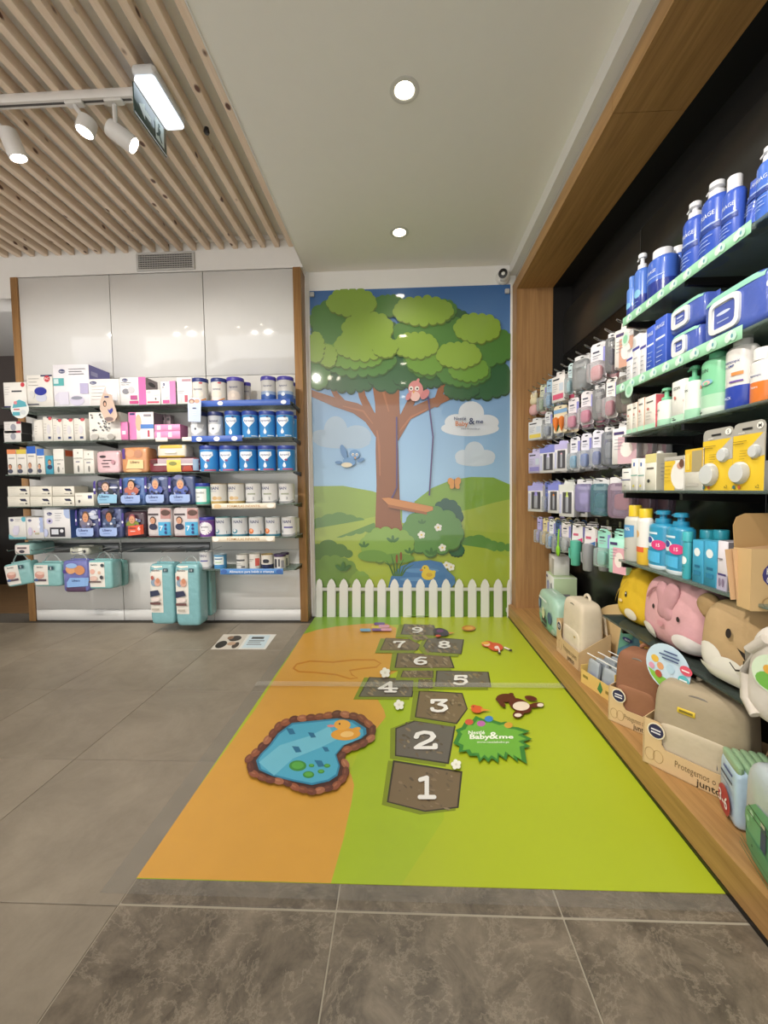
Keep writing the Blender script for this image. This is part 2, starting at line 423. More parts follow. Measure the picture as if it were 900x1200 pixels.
# ------------------------------------------------------------------ mural on the back wall
class Canvas:
    """flat print laid in thin layers on a panel; drawing is in photo pixels"""
    def __init__(s, proj, root, matf, step=.00005): s.proj = proj; s.root = root; s.matf = matf; s.off = 0; s.step = step; s.b = None
    def part(s, name, ox=0, oy=0, k=1.0):
        s.flush(); s.b = MB(); s.name = name; s.tf = lambda x, y: (ox + x/k, oy + y/k)
    def flush(s):
        if s.b and s.b.f: obj(s.name, s.b.mesh(s.name, 0), s.root)
        s.b = None
    def _p(s, x, y): return s.proj(*s.tf(x, y), s.off)
    def poly(s, pts, c):
        s.off += s.step
        tri = tessellate_polygon([[Vector((x, -y, 0)) for x, y in pts]])
        s.b.add([s._p(x, y) for x, y in pts], [_up(q, [(x, -y) for x, y in pts]) for q in tri], s.matf(c))
    def ell(s, cx, cy, rx, ry, c, n=22, rot=0.0, new=True):
        s.off += s.step if new else s.step*.25
        cr, sr = math.cos(rot), math.sin(rot)
        pt = [(cx + rx*math.cos(a)*cr - ry*math.sin(a)*sr, cy + rx*math.cos(a)*sr + ry*math.sin(a)*cr) for a in (-2*PI*i/n for i in range(n))]
        s.b.add([s._p(cx, cy)] + [s._p(x, y) for x, y in pt], [(0, i+1, (i+1) % n+1) for i in range(n)], s.matf(c))
    def stroke(s, pts, c, new=True):
        """tapering line through (x, y, width)"""
        s.off += s.step if new else s.step*.25
        L, R = [], []
        for i, (x, y, w_) in enumerate(pts):
            a = pts[max(0, i-1)]; e = pts[min(len(pts)-1, i+1)]
            dx, dy = e[0]-a[0], e[1]-a[1]; n = math.hypot(dx, dy) or 1
            L.append((x - dy/n*w_/2, y + dx/n*w_/2)); R.append((x + dy/n*w_/2, y - dx/n*w_/2))
        q = L + R; N = len(pts)
        s.b.add([s._p(x, y) for x, y in q], [(i, i+1, N+i+1, N+i) for i in range(N-1)], s.matf(c))
        for x, y, w_ in (pts[0], pts[-1]): s.ell(x, y, w_/2, w_/2, c, 10, 0, False)
        for x, y, w_ in pts[1:-1]: s.ell(x, y, w_/2, w_/2, c, 12, 0, False)
    def cloud(s, cx, cy, rx, ry, c, n=12, k=.36):
        """scalloped blob"""
        r = min(rx, ry)*k; per = PI*(3*(rx+ry)-math.sqrt((3*rx+ry)*(rx+3*ry))); n = max(7, int(per/(1.55*r)))
        for dx, dy, col in ((2, 7, None), (0, 0, c)):
            col = col or '#%02x%02x%02x' % tuple(int(int(c[i:i+2], 16)*.72) for i in (1, 3, 5))
            s.off += s.step
            s.ell(cx+dx, cy+dy, rx*.84, ry*.84, col, 24, 0, False)
            for i in range(n):
                a = 2*PI*i/n + rx*.01; s.ell(cx + dx + (rx-r*.75)*math.cos(a), cy + dy + (ry-r*.75)*math.sin(a), r*(.9+.2*((i*7) % 3)/2), r*(.9+.2*((i*5) % 3)/2), col, 14, 0, False)
    def flower(s, x, y, r, c='#f2f1ea', mid='#e8c84a'):
        s.off += s.step
        for i in range(5): s.ell(x + r*.62*math.cos(i*2*PI/5-.5), y + r*.62*math.sin(i*2*PI/5-.5), r*.45, r*.45, c, 10, 0, False)
        s.ell(x, y, r*.28, r*.28, mid, 8)
    def text(s, x, y, h, st, c, bold=.01, wd=None):
        s.off += s.step
        tv, tf, tw = text2d(st, bold); k = h/.7; kx = wd/tw if wd else k
        s.b.add([s._p(x + a*kx, y + h/2 - b_*k) for a, b_ in tv], tf, s.matf(c))

mx0, mx1, mz1 = -.762, fx(YB)-.018, 2.788
def sky_print():
    m = bpy.data.materials.new('mural_sky_print'); nt, ln, bs = nodes(m)
    tc = nt.new('ShaderNodeTexCoord'); sp = nt.new('ShaderNodeSeparateXYZ'); ln.new(tc.outputs['Object'], sp.inputs[0])
    mr = nt.new('ShaderNodeMapRange'); mr.inputs['From Min'].default_value = 1.2; mr.inputs['From Max'].default_value = 2.75; ln.new(sp.outputs['Z'], mr.inputs[0])
    r = nt.new('ShaderNodeValToRGB'); r.color_ramp.elements[0].color = lin((146, 184, 216)) + (1,); r.color_ramp.elements[1].color = lin((44, 98, 160)) + (1,)
    ln.new(mr.outputs[0], r.inputs[0]); ln.new(r.outputs[0], bs.inputs['Base Color'])
    bs.inputs['Roughness'].default_value = .4; bs.inputs['Coat Weight'].default_value = 1; bs.inputs['Coat Roughness'].default_value = .03
    return m
mural = obj('wall_mural', simple('wall_mural', mx0, mx1, YB-.012, YB, 0, mz1, sky_print()))
tag(mural, 'tall glossy cartoon mural of a leafy tree with swing, meadow and pond', 'mural')
_mp = lambda c: P('#%02x%02x%02x' % tuple(int(int(c[i:i+2], 16)*(.90 if c not in ('#e3e4e0', '#cfd1cc', '#c9ccc6') else .96)) for i in (1, 3, 5)), .4, coat=1.0, var=.03, scale=5)
def mproj(x, y, off):
    p = at(x, y, 1, YB-.0125-off); p.x = min(max(p.x, mx0), mx1); p.z = min(max(p.z, 0.0), mz1); return p
K = 900/260
c = Canvas(mproj, mural, _mp)
lo = (350, 530, K); up = (350, 320, K)
c.part('printed_cloud', *up)
for e in ((150, 640, 48, 60), (235, 665, 60, 48), (95, 665, 45, 30), (180, 690, 110, 22)): c.ell(*e, '#a9c3da')
c.part('printed_cloud', *up)
for e in ((700, 568, 52, 48), (640, 606, 48, 34), (762, 606, 50, 32), (695, 630, 118, 32)): c.ell(*e, '#dfe7ee')
c.part('printed_cloud', *up)
for e in ((713, 725, 40, 42), (668, 745, 34, 28), (760, 745, 38, 28), (715, 762, 78, 22)): c.ell(*e, '#cddbe8')
c.part('printed_cloud', *up); c.ell(810, 450, 40, 16, '#b9d0e4'); c.part('printed_cloud', *up); c.ell(545, 445, 50, 22, '#b9d0e4')
c.part('printed_hill', *lo)
c.poly([(40, 138), (180, 136), (300, 158), (420, 200), (420, 400), (40, 400)], '#8fae3f')
c.poly([(470, 200), (540, 145), (620, 112), (700, 100), (790, 102), (880, 130), (880, 400), (470, 400)], '#83ad3a')
c.poly([(600, 250), (700, 230), (790, 205), (880, 190), (880, 420), (600, 420)], '#a9bf4b')
c.poly([(40, 360), (140, 315), (240, 275), (340, 255), (460, 300), (620, 310), (880, 330), (880, 560), (40, 560)], '#a3bb42')
c.part('printed_bush', *lo)
for i, r in enumerate((34, 46, 52, 44, 34, 26)): c.ell(85 + i*40, 305 - r*.2, r, r, '#5f8f38')
c.poly([(40, 370), (60, 310), (320, 265), (320, 280), (40, 380)], '#a3bb42')
for i, r in enumerate((24, 32, 40, 30, 22, 20, 16)): c.ell(670 + i*30, 368 + i*3, r, r, '#5f9440')
c.part('printed_meadow', *lo)
c.poly([(40, 430), (160, 410), (300, 385), (460, 370), (640, 372), (760, 390), (880, 425), (880, 700), (40, 700)], '#a9bd3c')
c.poly([(40, 560), (880, 560), (880, 700), (40, 700)], '#6f9a2c')
c.part('printed_bush', *lo)
for e in ((75, 405, 40), (120, 390, 42), (165, 400, 34), (200, 412, 20)): c.ell(e[0], e[1], e[2], e[2]*.85, '#557f33')
c.cloud(140, 490, 95, 68, '#6f973c', 12); c.cloud(250, 525, 40, 40, '#7fa63f', 9)
c.cloud(600, 255, 62, 62, '#1f5a48', 11); c.cloud(640, 395, 30, 24, '#2f6b45', 8)
c.part('printed_trunk', *up)
TR = '#8f5428'
for st in ([(372, 1085, 122), (362, 1000, 102), (362, 860, 92), (358, 720, 92), (356, 620, 84), (345, 520, 72), (322, 440, 50), (300, 380, 36)],
           [(345, 660, 60), (290, 585, 54), (230, 548, 44), (150, 525, 36), (40, 488, 30)], [(290, 570, 34), (258, 500, 28), (240, 405, 24)],
           [(200, 548, 26), (150, 492, 22), (118, 430, 16)], [(385, 620, 56), (384, 520, 48), (386, 430, 46)],
           [(380, 660, 62), (440, 575, 46), (540, 528, 38), (620, 495, 28), (690, 455, 14)], [(560, 530, 30), (590, 430, 24)], [(430, 580, 36), (465, 500, 30), (470, 410, 28)]): c.stroke(st, TR)
for st in ([(330, 820, 5), (326, 700, 9), (318, 640, 5)], [(365, 560, 4), (340, 470, 10), (318, 420, 6)], [(410, 640, 4), (455, 585, 9), (520, 552, 5)], [(300, 610, 4), (262, 560, 8), (180, 540, 4)]): c.stroke(st, '#a9683a')
c.part('printed_crown', *up)
D1, D2, D3, D4 = '#2f6238', '#4d8436', '#6f9f35', '#8cb03a'
for e in ((205, 425, 115, 55), (370, 395, 100, 80), (490, 420, 110, 45), (760, 430, 110, 75), (640, 200, 62, 52), (660, 470, 70, 40), (90, 215, 40, 60), (350, 240, 60, 45)): c.cloud(*e, D1, 14)
for e in ((155, 190, 105, 85), (75, 370, 60, 95), (245, 350, 145, 68), (525, 345, 95, 75), (540, 240, 150, 75), (775, 295, 105, 75), (670, 400, 105, 58), (365, 130, 62, 42), (150, 290, 90, 70), (580, 150, 60, 45)): c.cloud(*e, D2, 15)
for e in ((225, 330, 120, 55), (520, 350, 80, 58), (690, 390, 78, 48), (110, 330, 38, 45)): c.cloud(*e, D3, 13)
for e in ((215, 118, 98, 56), (280, 225, 100, 68), (265, 290, 115, 62), (505, 152, 118, 58), (475, 292, 88, 52), (725, 222, 92, 58), (650, 332, 88, 52), (350, 300, 50, 40), (120, 335, 34, 44), (70, 300, 34, 60)): c.cloud(*e, D4, 15)
c.part('printed_bush', *lo)
c.cloud(545, 320, 118, 92, '#5c9244', 15); c.cloud(360, 375, 105, 68, '#84ad43', 14)
for e in ((300, 420, 60, 24), (400, 430, 70, 20)): c.ell(*e, '#6b9a3d')
for cx, cy, s in ((382, 365, 24), (180, 480, 30), (265, 385, 20), (450, 410, 20), (500, 290, 16), (538, 415, 24)):
    c.part('printed_leaf', *lo)
    for a in (-.9, 0, .9): c.ell(cx + s*.7*math.sin(a), cy - s*.6*math.cos(a), s*.26, s*.62, '#3f7434', 12, a)
for x, y in ((498, 335), (566, 305), (583, 387), (600, 458), (618, 466)): c.part('printed_flower', *lo); c.flower(x, y, 15)
c.part('printed_pond', *lo)
c.poly([(360, 560), (375, 505), (415, 462), (470, 443), (530, 437), (580, 447), (602, 478), (632, 505), (636, 530), (610, 560)], '#3f78b4')
c.ell(500, 480, 70, 10, '#5b92c8'); c.ell(470, 515, 60, 8, '#5b92c8')
c.part('printed_reeds', *lo)
for dx, h_, ln_ in ((-30, 60, -14), (-16, 85, -8), (-2, 78, 2), (12, 66, 14), (26, 55, 28), (36, 45, 30)): c.stroke([(400+dx*.5, 500, 7), (400+dx, 500-h_*.6, 5), (400+dx+ln_, 500-h_, 1.5)], '#3d6b2c')
for x, y in ((398, 432), (415, 422)): c.ell(x, y, 5, 18, '#8a4f28')
c.part('printed_duck', *lo)
c.ell(526, 497, 28, 21, '#e6c93c'); c.ell(514, 473, 15, 15, '#e6c93c'); c.ell(545, 488, 12, 8, '#e6c93c', 12, -.5); c.ell(530, 497, 13, 8, '#d2a92c'); c.ell(498, 478, 7, 4, '#d9762c'); c.ell(511, 469, 2.6, 3, '#2b2320')
c.part('printed_swing', *up)
c.stroke([(397, 585, 6), (398, 700, 6), (398, 870, 6), (370, 930, 6)], '#4f3a74'); c.stroke([(525, 503, 6), (545, 665, 6), (530, 900, 6)], '#4f3a74')
c.poly([(337, 913), (366, 911), (545, 948), (545, 962), (520, 970), (362, 938)], '#d08a4a'); c.poly([(362, 938), (520, 970), (520, 980), (362, 950)], '#a5632f')
c.part('printed_bird', *up)
c.ell(475, 472, 30, 36, '#d98c8c', 20, -.2); c.ell(472, 500, 20, 20, '#edc3bb'); c.ell(512, 492, 24, 14, '#cf7f82', 14, -.9); c.ell(446, 500, 10, 18, '#cf7f82', 14, .5)
c.ell(456, 468, 9, 9, '#f4efe8'); c.ell(480, 468, 9, 9, '#f4efe8'); c.ell(456, 469, 4, 4, '#2c2422'); c.ell(481, 469, 4, 4, '#2c2422'); c.poly([(462, 478), (472, 478), (466, 490)], '#e0a03c'); c.ell(483, 438, 6, 12, '#d98c8c', 12, .4)
c.part('printed_bird', *up)
c.ell(205, 765, 26, 17, '#5f97cc', 18, .2); c.ell(226, 735, 21, 19, '#5f97cc'); c.ell(195, 778, 22, 10, '#e8dcc0'); c.ell(182, 725, 12, 30, '#4f86bd', 16, -.3); c.ell(252, 758, 16, 7, '#4f86bd', 14, -.4); c.ell(162, 768, 15, 6, '#4f86bd')
c.ell(220, 736, 5, 6, '#f4efe8'); c.ell(236, 736, 5, 6, '#f4efe8'); c.ell(221, 737, 2.5, 3, '#222222'); c.ell(236, 737, 2.5, 3, '#222222'); c.poly([(225, 746), (234, 746), (229, 756)], '#e0a03c')
c.part('printed_butterfly', *lo)
for e in ((618, 120, 13, 17, -.5), (645, 118, 13, 17, .4), (622, 138, 9, 11, .4), (644, 138, 9, 11, -.5)): c.ell(e[0], e[1], e[2], e[3], '#e29a3c', 14, e[4])
c.stroke([(632, 108, 2), (632, 146, 4)], '#7a4a20')
c.part('printed_lettering', *up)
c.text(655, 590, 13, 'Nestlé', '#2f3f6a', .02); c.text(662, 610, 19, 'Baby', '#d07a3c', .02); c.text(702, 600, 26, '&', '#2f3f6a', .02); c.text(734, 601, 17, 'me', '#2f3f6a', .02); c.text(697, 631, 7, 'www.nestlebebe.pt', '#4a4f60', .0)
c.part('printed_fence_rail', *lo)
c.poly([(40, 549), (880, 549), (880, 562), (40, 562)], '#c9ccc6')
_off0 = c.off
for i, x in enumerate((84, 133, 183, 235, 287, 337, 389, 441, 494, 546, 598, 651, 704, 756, 809, 858)):
    c.part('picket', *lo); c.off = _off0
    hw = 17.5 if 0 < i < 15 else 13
    c.poly([(x-hw, 540), (x-9, 520), (x, 513), (x+9, 520), (x+hw, 540), (x+hw, 700), (x-hw, 700)], '#e3e4e0')
    c.poly([(x+hw-4, 545), (x+hw, 540), (x+hw, 700), (x+hw-4, 700)], '#cfd1cc')
c.flush()
for x, y in ((365.5, 345), (594.5, 341), (374, 716), (595.5, 715)):
    p = at(x, y, 1, YB-.03); b = MB(); b.box(-.018, .018, -.006, .014, -.018, .018, P('#b9bcbd', .3), .003); b.lathe([(.006, -.0), (.006, .001)], CHROME, 10); obj('clip', b.mesh('clip'), mural, p)

# ------------------------------------------------------------------ floor mat with hopscotch print
MX0, MY0 = -.77, 1.108
px_ = lambda y: .863 + .0135*(y-.98)                # front of the oak plinth
b = MB()
b.plate([(MX0, MY0, .0), (px_(MY0)-.003, MY0+.004, .0), (px_(YB)-.003, YB-.013, .0), (MX0, YB-.013, .0)], P('#a9b828', .36, var=.04, scale=2.5), (0, 0, .0016))
mat_ = obj('floor_mat', b.mesh('floor_mat', 0)); tag(mat_, 'lime green and orange printed floor mat with a numbered hopscotch game', 'floor mat')
_fp = lambda q: P(q, .36, var=.05, scale=9)
def fproj(x, y, off):
    p = at(x, y, 2, .0018+off); p.x = min(max(p.x, MX0), px_(p.y)-.003); p.y = min(max(p.y, MY0+.001), YB-.014); return p
c = Canvas(fproj, mat_, _fp, .00003)
A_, B_, C_ = (270, 720, 4.5), (410, 720, 3.75), (500, 800, 900/280)
c.part('printed_grass')
c.poly([(300, 790), (350, 715), (470, 715), (470, 732), (425, 733), (394, 736), (360, 742)], '#7fa832')
c.poly([(440, 800), (478, 790), (520, 800), (520, 960), (470, 1040), (380, 1040), (405, 980), (412, 900), (430, 860), (452, 845)], '#9fb628')
c.part('printed_sand')
c.poly([(300, 830), (352, 743), (372, 738), (394.4, 734), (425.6, 731), (452.7, 730.7), (464.7, 736), (463.3, 749.3), (460.7, 768), (467.3, 785.3), (455.3, 792), (446, 808), (442, 818.7), (450, 832), (452.1, 840), (442, 853), (412, 873), (403, 891), (412, 909), (415, 920), (412, 940), (402, 985), (386, 1045), (100, 1045), (200, 930)], '#cf9a40')
c.part('printed_chalk_line', *A_)
c.stroke([(332, 285, 9), (350, 262, 8), (420, 246, 8), (540, 252, 8), (650, 240, 8), (760, 240, 8), (792, 258, 8), (770, 278, 8), (690, 286, 8), (630, 296, 8), (640, 318, 8), (668, 335, 8), (630, 340, 8), (560, 318, 8), (440, 306, 8), (360, 302, 8), (332, 285, 8)], '#c07c1c')
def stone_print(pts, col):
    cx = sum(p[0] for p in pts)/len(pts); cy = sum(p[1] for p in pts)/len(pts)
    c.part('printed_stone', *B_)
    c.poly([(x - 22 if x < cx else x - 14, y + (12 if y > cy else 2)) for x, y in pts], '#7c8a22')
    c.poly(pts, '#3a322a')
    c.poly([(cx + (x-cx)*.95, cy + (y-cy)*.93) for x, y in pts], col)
    for i in range(34):
        x = cx + random.uniform(-.36, .36)*(max(p[0] for p in pts)-min(p[0] for p in pts)); y = cy + random.uniform(-.36, .36)*(max(p[1] for p in pts)-min(p[1] for p in pts))
        c.ell(x, y, random.uniform(4, 16), random.uniform(2, 6), random.choice(('#86745a', '#5a4c3b', '#8f7f66', '#675844')), 8, random.random(), i == 0)
BR, GR = '#75634a', '#666057'
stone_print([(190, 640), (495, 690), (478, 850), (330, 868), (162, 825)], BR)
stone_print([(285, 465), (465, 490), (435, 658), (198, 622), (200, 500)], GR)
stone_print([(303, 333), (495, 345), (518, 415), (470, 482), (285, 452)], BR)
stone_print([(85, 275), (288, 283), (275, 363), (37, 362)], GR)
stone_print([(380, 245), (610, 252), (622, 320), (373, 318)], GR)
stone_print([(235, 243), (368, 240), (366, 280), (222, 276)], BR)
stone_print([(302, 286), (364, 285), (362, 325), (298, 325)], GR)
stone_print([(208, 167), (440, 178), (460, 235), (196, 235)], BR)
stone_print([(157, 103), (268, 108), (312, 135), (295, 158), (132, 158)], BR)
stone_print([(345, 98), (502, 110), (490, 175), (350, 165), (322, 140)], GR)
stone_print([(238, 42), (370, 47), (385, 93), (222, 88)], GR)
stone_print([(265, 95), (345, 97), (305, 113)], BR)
DIG = {  # slab-serif numerals as strokes in a unit box, y down
 '1': [[(.22, .2), (.5, .12), (.5, .88)], [(.2, .92), (.82, .92)]],
 '2': [[(.14, .34), (.2, .16), (.45, .07), (.72, .12), (.82, .3), (.7, .5), (.3, .75), (.16, .9)], [(.14, .92), (.88, .92), (.88, .76)]],
 '3': [[(.16, .28), (.16, .1), (.82, .1), (.5, .42), (.78, .52), (.84, .72), (.66, .9), (.4, .93), (.18, .86), (.14, .72)]],
 '4': [[(.62, .95), (.62, .08), (.1, .66), (.9, .66)], [(.42, .95), (.84, .95)]],
 '5': [[(.8, .24), (.8, .09), (.26, .09), (.22, .45), (.5, .38), (.78, .48), (.84, .7), (.66, .9), (.38, .93), (.16, .82)]],
 '6': [[(.78, .14), (.5, .1), (.24, .34), (.18, .64), (.3, .88), (.55, .94), (.8, .8), (.8, .58), (.56, .46), (.26, .56)]],
 '7': [[(.16, .26), (.16, .1), (.84, .1), (.56, .5), (.46, .94)]],
 '8': [[(.5, .48), (.26, .38), (.26, .18), (.5, .07), (.74, .18), (.74, .38), (.5, .48), (.2, .62), (.2, .82), (.5, .94), (.8, .82), (.8, .62), (.5, .48)]],
 '9': [[(.22, .88), (.5, .92), (.76, .68), (.82, .38), (.7, .13), (.45, .07), (.2, .2), (.2, .42), (.44, .55), (.74, .46)]]}
for ch, x, y, w_, h_ in (('1', 338, 758, 100, 106), ('2', 332, 552, 112, 80), ('3', 393, 400, 88, 58), ('4', 167, 318, 90, 46), ('5', 486, 288, 76, 44), ('6', 310, 203, 72, 36), ('7', 218, 131, 62, 30), ('8', 415, 132, 66, 32), ('9', 297, 68, 58, 25)):
    c.part('printed_number', *B_)
    c.off += c.step
    for st in DIG[ch]: 
        pts = [(x + (a-.5)*w_, y + (b_-.5)*h_) for a, b_ in st]
        q = []
        for i in range(len(pts)-1):
            n = 4
            for j in range(n): q.append((pts[i][0]+(pts[i+1][0]-pts[i][0])*j/n, pts[i][1]+(pts[i+1][1]-pts[i][1])*j/n))
        q.append(pts[-1])
        for i in range(len(q)-1):       # stroke as slabs, squashed with the perspective of the numeral
            (xa, ya), (xb, yb) = q[i], q[i+1]; tx, ty = w_*.105, h_*.095
            c.ell(xa, ya, tx, ty, '#e6e4de', 10, 0, False)
            c.ell((xa+xb)/2, (ya+yb)/2, tx, ty, '#e6e4de', 10, 0, False)
        c.ell(q[-1][0], q[-1][1], tx, ty, '#e6e4de', 10, 0, False)
c.part('printed_pond_rock', *A_)
ring = [(85, 760), (150, 700), (200, 640), (255, 572), (340, 542), (480, 530), (580, 512), (700, 532), (768, 590), (760, 648), (700, 688), (625, 712), (592, 752), (622, 800), (615, 860), (560, 915), (440, 946), (350, 926), (290, 892), (180, 876), (95, 838)]
c.poly(ring, '#4a2a22')
def along(r, n):
    L = [math.dist(r[i], r[(i+1) % len(r)]) for i in range(len(r))]; T = sum(L); out = []
    for k in range(n):
        d = T*k/n; i = 0
        while d > L[i]: d -= L[i]; i += 1
        f_ = d/L[i]; a, e = r[i], r[(i+1) % len(r)]; out.append((a[0]+(e[0]-a[0])*f_, a[1]+(e[1]-a[1])*f_, math.atan2(e[1]-a[1], e[0]-a[0])))
    return out
inner = [(135, 770), (160, 735), (205, 690), (250, 628), (325, 572), (420, 562), (560, 548), (650, 558), (715, 600), (718, 630), (690, 655), (600, 690), (558, 740), (578, 800), (565, 850), (520, 880), (430, 900), (330, 880), (220, 852), (150, 820)]
c.off += c.step
for k, (x, y, a) in enumerate(along(ring, 38)):
    x += (400-x)*.045; y += (730-y)*.045
    c.ell(x, y, 29, 19, ('#7a4530', '#8e5238', '#5f3428', '#a0664a', '#6d3d2e')[k % 5], 12, a, k % 2 == 0)
    c.ell(x-4, y-4, 14, 5, ('#8f5a42', '#a56a4c', '#74463a', '#b27a5c', '#835040')[k % 5], 9, a, k % 2 == 0)
c.part('printed_pond_water', *A_)
c.poly(inner, '#2f7d9f'); 
cxm, cym = 400, 720
c.poly([(cxm+(x-cxm)*.95, cym+(y-cym)*.94) for x, y in inner], '#4fa6c4')
c.poly([(150, 780), (260, 690), (420, 640), (520, 590), (560, 660), (480, 700), (330, 760), (230, 850)], '#6fbad0')
for x, y, s in ((318, 615, 26), (430, 635, 22), (350, 710, 26), (503, 710, 20), (470, 785, 28)): c.poly([(x-s, y-s*.6), (x+s*.4, y-s*.5), (x+s, y+s*.6), (x-s*.2, y+s*.7)], '#2a6d92')
for x, y, r in ((355, 798, 46), (412, 845, 30), (428, 797, 15), (510, 798, 17), (478, 828, 18)): c.ell(x, y, r, r*.62, '#3f8a3a'); c.ell(x, y-2, r*.7, r*.4, '#5aa548')
c.part('printed_duck', *A_)
c.ell(608, 632, 78, 32, '#dd9c3a', 24, -.05); c.ell(590, 582, 44, 27, '#e2a543'); c.ell(655, 612, 34, 14, '#dd9c3a', 16, -.4); c.ell(615, 632, 36, 16, '#eabf75', 16, -.1); c.ell(530, 588, 20, 7, '#d88a86'); c.ell(576, 577, 5, 5, '#3a2a24')
c.part('printed_leaf_cluster', *C_)
leaf = [(100, 228), (118, 190), (108, 178), (132, 168), (142, 150), (165, 150), (185, 125), (215, 138), (250, 140), (280, 150), (300, 146), (318, 166), (345, 168), (390, 182), (360, 194), (398, 212), (362, 222), (392, 240), (368, 246), (378, 306), (340, 282), (345, 300), (306, 268), (300, 292), (272, 272), (270, 302), (245, 284), (232, 300), (215, 282), (198, 300), (190, 275), (160, 275), (150, 258), (120, 262), (124, 240)]
c.poly(leaf, '#3a7d33'); c.poly([(235+(x-235)*.86, 212+(y-212)*.84) for x, y in leaf], '#6cab3c')
for x, y, q in ((160, 148, '#c8553f'), (205, 154, '#b565a5'), (234, 136, '#3f7fc0'), (308, 160, '#cf9a3a')): c.ell(x, y, 16, 11, q)
c.part('printed_bird', *C_)
c.ell(190, 100, 22, 14, '#cf5a30'); c.ell(178, 92, 12, 9, '#cf5a30'); c.poly([(205, 96), (242, 104), (205, 108)], '#d98b3a'); c.poly([(168, 92), (158, 96), (169, 98)], '#e0b040'); c.ell(176, 90, 2.5, 2, '#222222')
c.part('printed_lettering', *C_)
c.text(188, 187, 13, 'Nestlé', '#eef0e2', .02, 62); c.text(200, 203, 17, 'Baby', '#eef0e2', .03, 76); c.text(253, 198, 26, '&', '#eef0e2', .02, 36); c.text(300, 203, 14, 'me', '#eef0e2', .03, 54); c.text(250, 223, 8, 'www.nestlebebe.pt', '#eef0e2', .0, 122)
c.part('printed_toy', *C_)     # little brown toy lying on the grass
for e in ((298, 57, 36, 16, 0), (352, 86, 46, 24, .4), (412, 84, 30, 9, -.15), (345, 118, 22, 14, -.3), (392, 58, 24, 9, .2), (283, 78, 18, 9, .8), (268, 62, 9, 7, 0), (318, 44, 10, 6, 0)): c.ell(e[0], e[1], e[2], e[3], '#5c2618', 16, e[4])
for e in ((356, 88, 32, 17), (428, 84, 12, 7), (344, 122, 14, 7)): c.ell(*e, '#e5d6c2')
c.part('printed_toy', *B_)     # doll
for e in ((640, 142, 34, 18, .15), (605, 130, 26, 13, 0)): c.ell(e[0], e[1], e[2], e[3], '#d0522f', 16, e[4])
c.ell(602, 131, 14, 8, '#efc9a8'); c.ell(595, 126, 18, 6, '#e8a83a'); c.ell(645, 145, 10, 7, '#f0d8d0'); c.stroke([(655, 150, 6), (658, 168, 6)], '#f0e2da'); c.stroke([(680, 145, 6), (706, 156, 6)], '#f0e2da'); c.ell(656, 170, 8, 4, '#3a2a2a'); c.ell(706, 157, 8, 4, '#3a2a2a')
c.part('printed_toy', *B_)
c.ell(522, 60, 30, 12, '#c57a22'); c.ell(522, 60, 20, 7, '#d9a93a'); c.part('printed_toy', *B_); c.ell(400, 77, 36, 17, '#2c2338', 16, .2); c.ell(396, 72, 16, 7, '#6a2d6a'); c.poly([(432, 78), (462, 80), (440, 86)], '#d98b3a'); c.ell(388, 94, 12, 5, '#c8482f')
c.part('printed_crayons', *B_)
for x, y, q in ((130, 41, '#6a4a92'), (68, 68, '#6fa3c8'), (120, 66, '#7a4f92'), (160, 66, '#d79ab0'), (118, 55, '#d8c04a'), (150, 52, '#d79ab0')): c.stroke([(x-18, y, 12), (x+18, y, 12)], q)
for x, y in ((155, 256), (216, 397), (467, 659)): c.part('printed_flower', *B_); c.flower(x, y, 22, '#e9e8dd', '#d9d6c4')
c.part('printed_shadow_mark', *B_)
c.ell(300, 5, 60, 3, '#7fa832')
c.flush()
# clear film edging of the mat and the joining tape
FILM = tint('#cfcabf', .13)
b = MB()
b.plate([(MX0-.075, MY0-.045, .0), (MX0-.001, MY0-.045, .0), (MX0-.001, YB-.25, .0), (MX0-.075, YB-.25, .0)], FILM, (0, 0, .0008))
b.plate([(MX0, MY0-.045, .0), (px_(MY0)-.004, MY0-.045, .0), (px_(MY0)-.004, MY0-.001, .0), (MX0, MY0-.001, .0)], FILM, (0, 0, .0008))
obj('film_edging', b.mesh('film_edging', 0), mat_)
_tz = .0018 + c.off + .0003
ya = at(480, 808, 2, 0).y; yb = at(480, 802.5, 2, 0).y
b = MB(); b.plate([(MX0-.07, ya, _tz), (px_(ya)-.004, ya, _tz), (px_(ya)-.004, yb, _tz), (MX0-.07, yb, _tz)], tint('#cfccc2', .12), (0, 0, .0004))
obj('joining_tape', b.mesh('joining_tape', 0), mat_)
# poster stuck on the floor tiles
q = [at(x, y, 2, 0) for x, y in ((247, 761), (311, 761), (324, 743.5), (262, 743.5))]
b = MB(); b.plate([(p.x, p.y, .0004) for p in q], P('#dfe0dc', .35), (0, 0, .0008))
U, V = q[1]-q[0], q[3]-q[0]
sm = smap(lambda u, v, o: tuple(q[0] + U*u + V*v + Vector((0, 0, .0014+o))), U.length, V.length)
b.prints(sm, [('r', 0, 0, .5, 1, '#cfc9bd'), ('e', .12, .3, .1, .24, '#2e2a26'), ('e', .3, .7, .12, .2, '#3a342e'), ('e', .4, .25, .06, .2, '#4a3f35'), ('e', .2, .75, .06, .12, '#8a6a50'), ('e', .3, .35, .08, .12, '#b89a80'),
              ('r', .55, .08, .96, .92, '#c9dbe4'), ('r', .62, .66, .86, .8, '#2b2b2e'), ('r', .6, .5, .9, .56, '#55585c'), ('r', .6, .38, .84, .43, '#7a7d80'), ('r', .6, .26, .88, .31, '#7a7d80')], .0001)
tag(obj('floor_sticker', b.mesh('floor_sticker', 0)), 'photo and text sticker on the grey floor tiles before the wall unit', 'sticker')

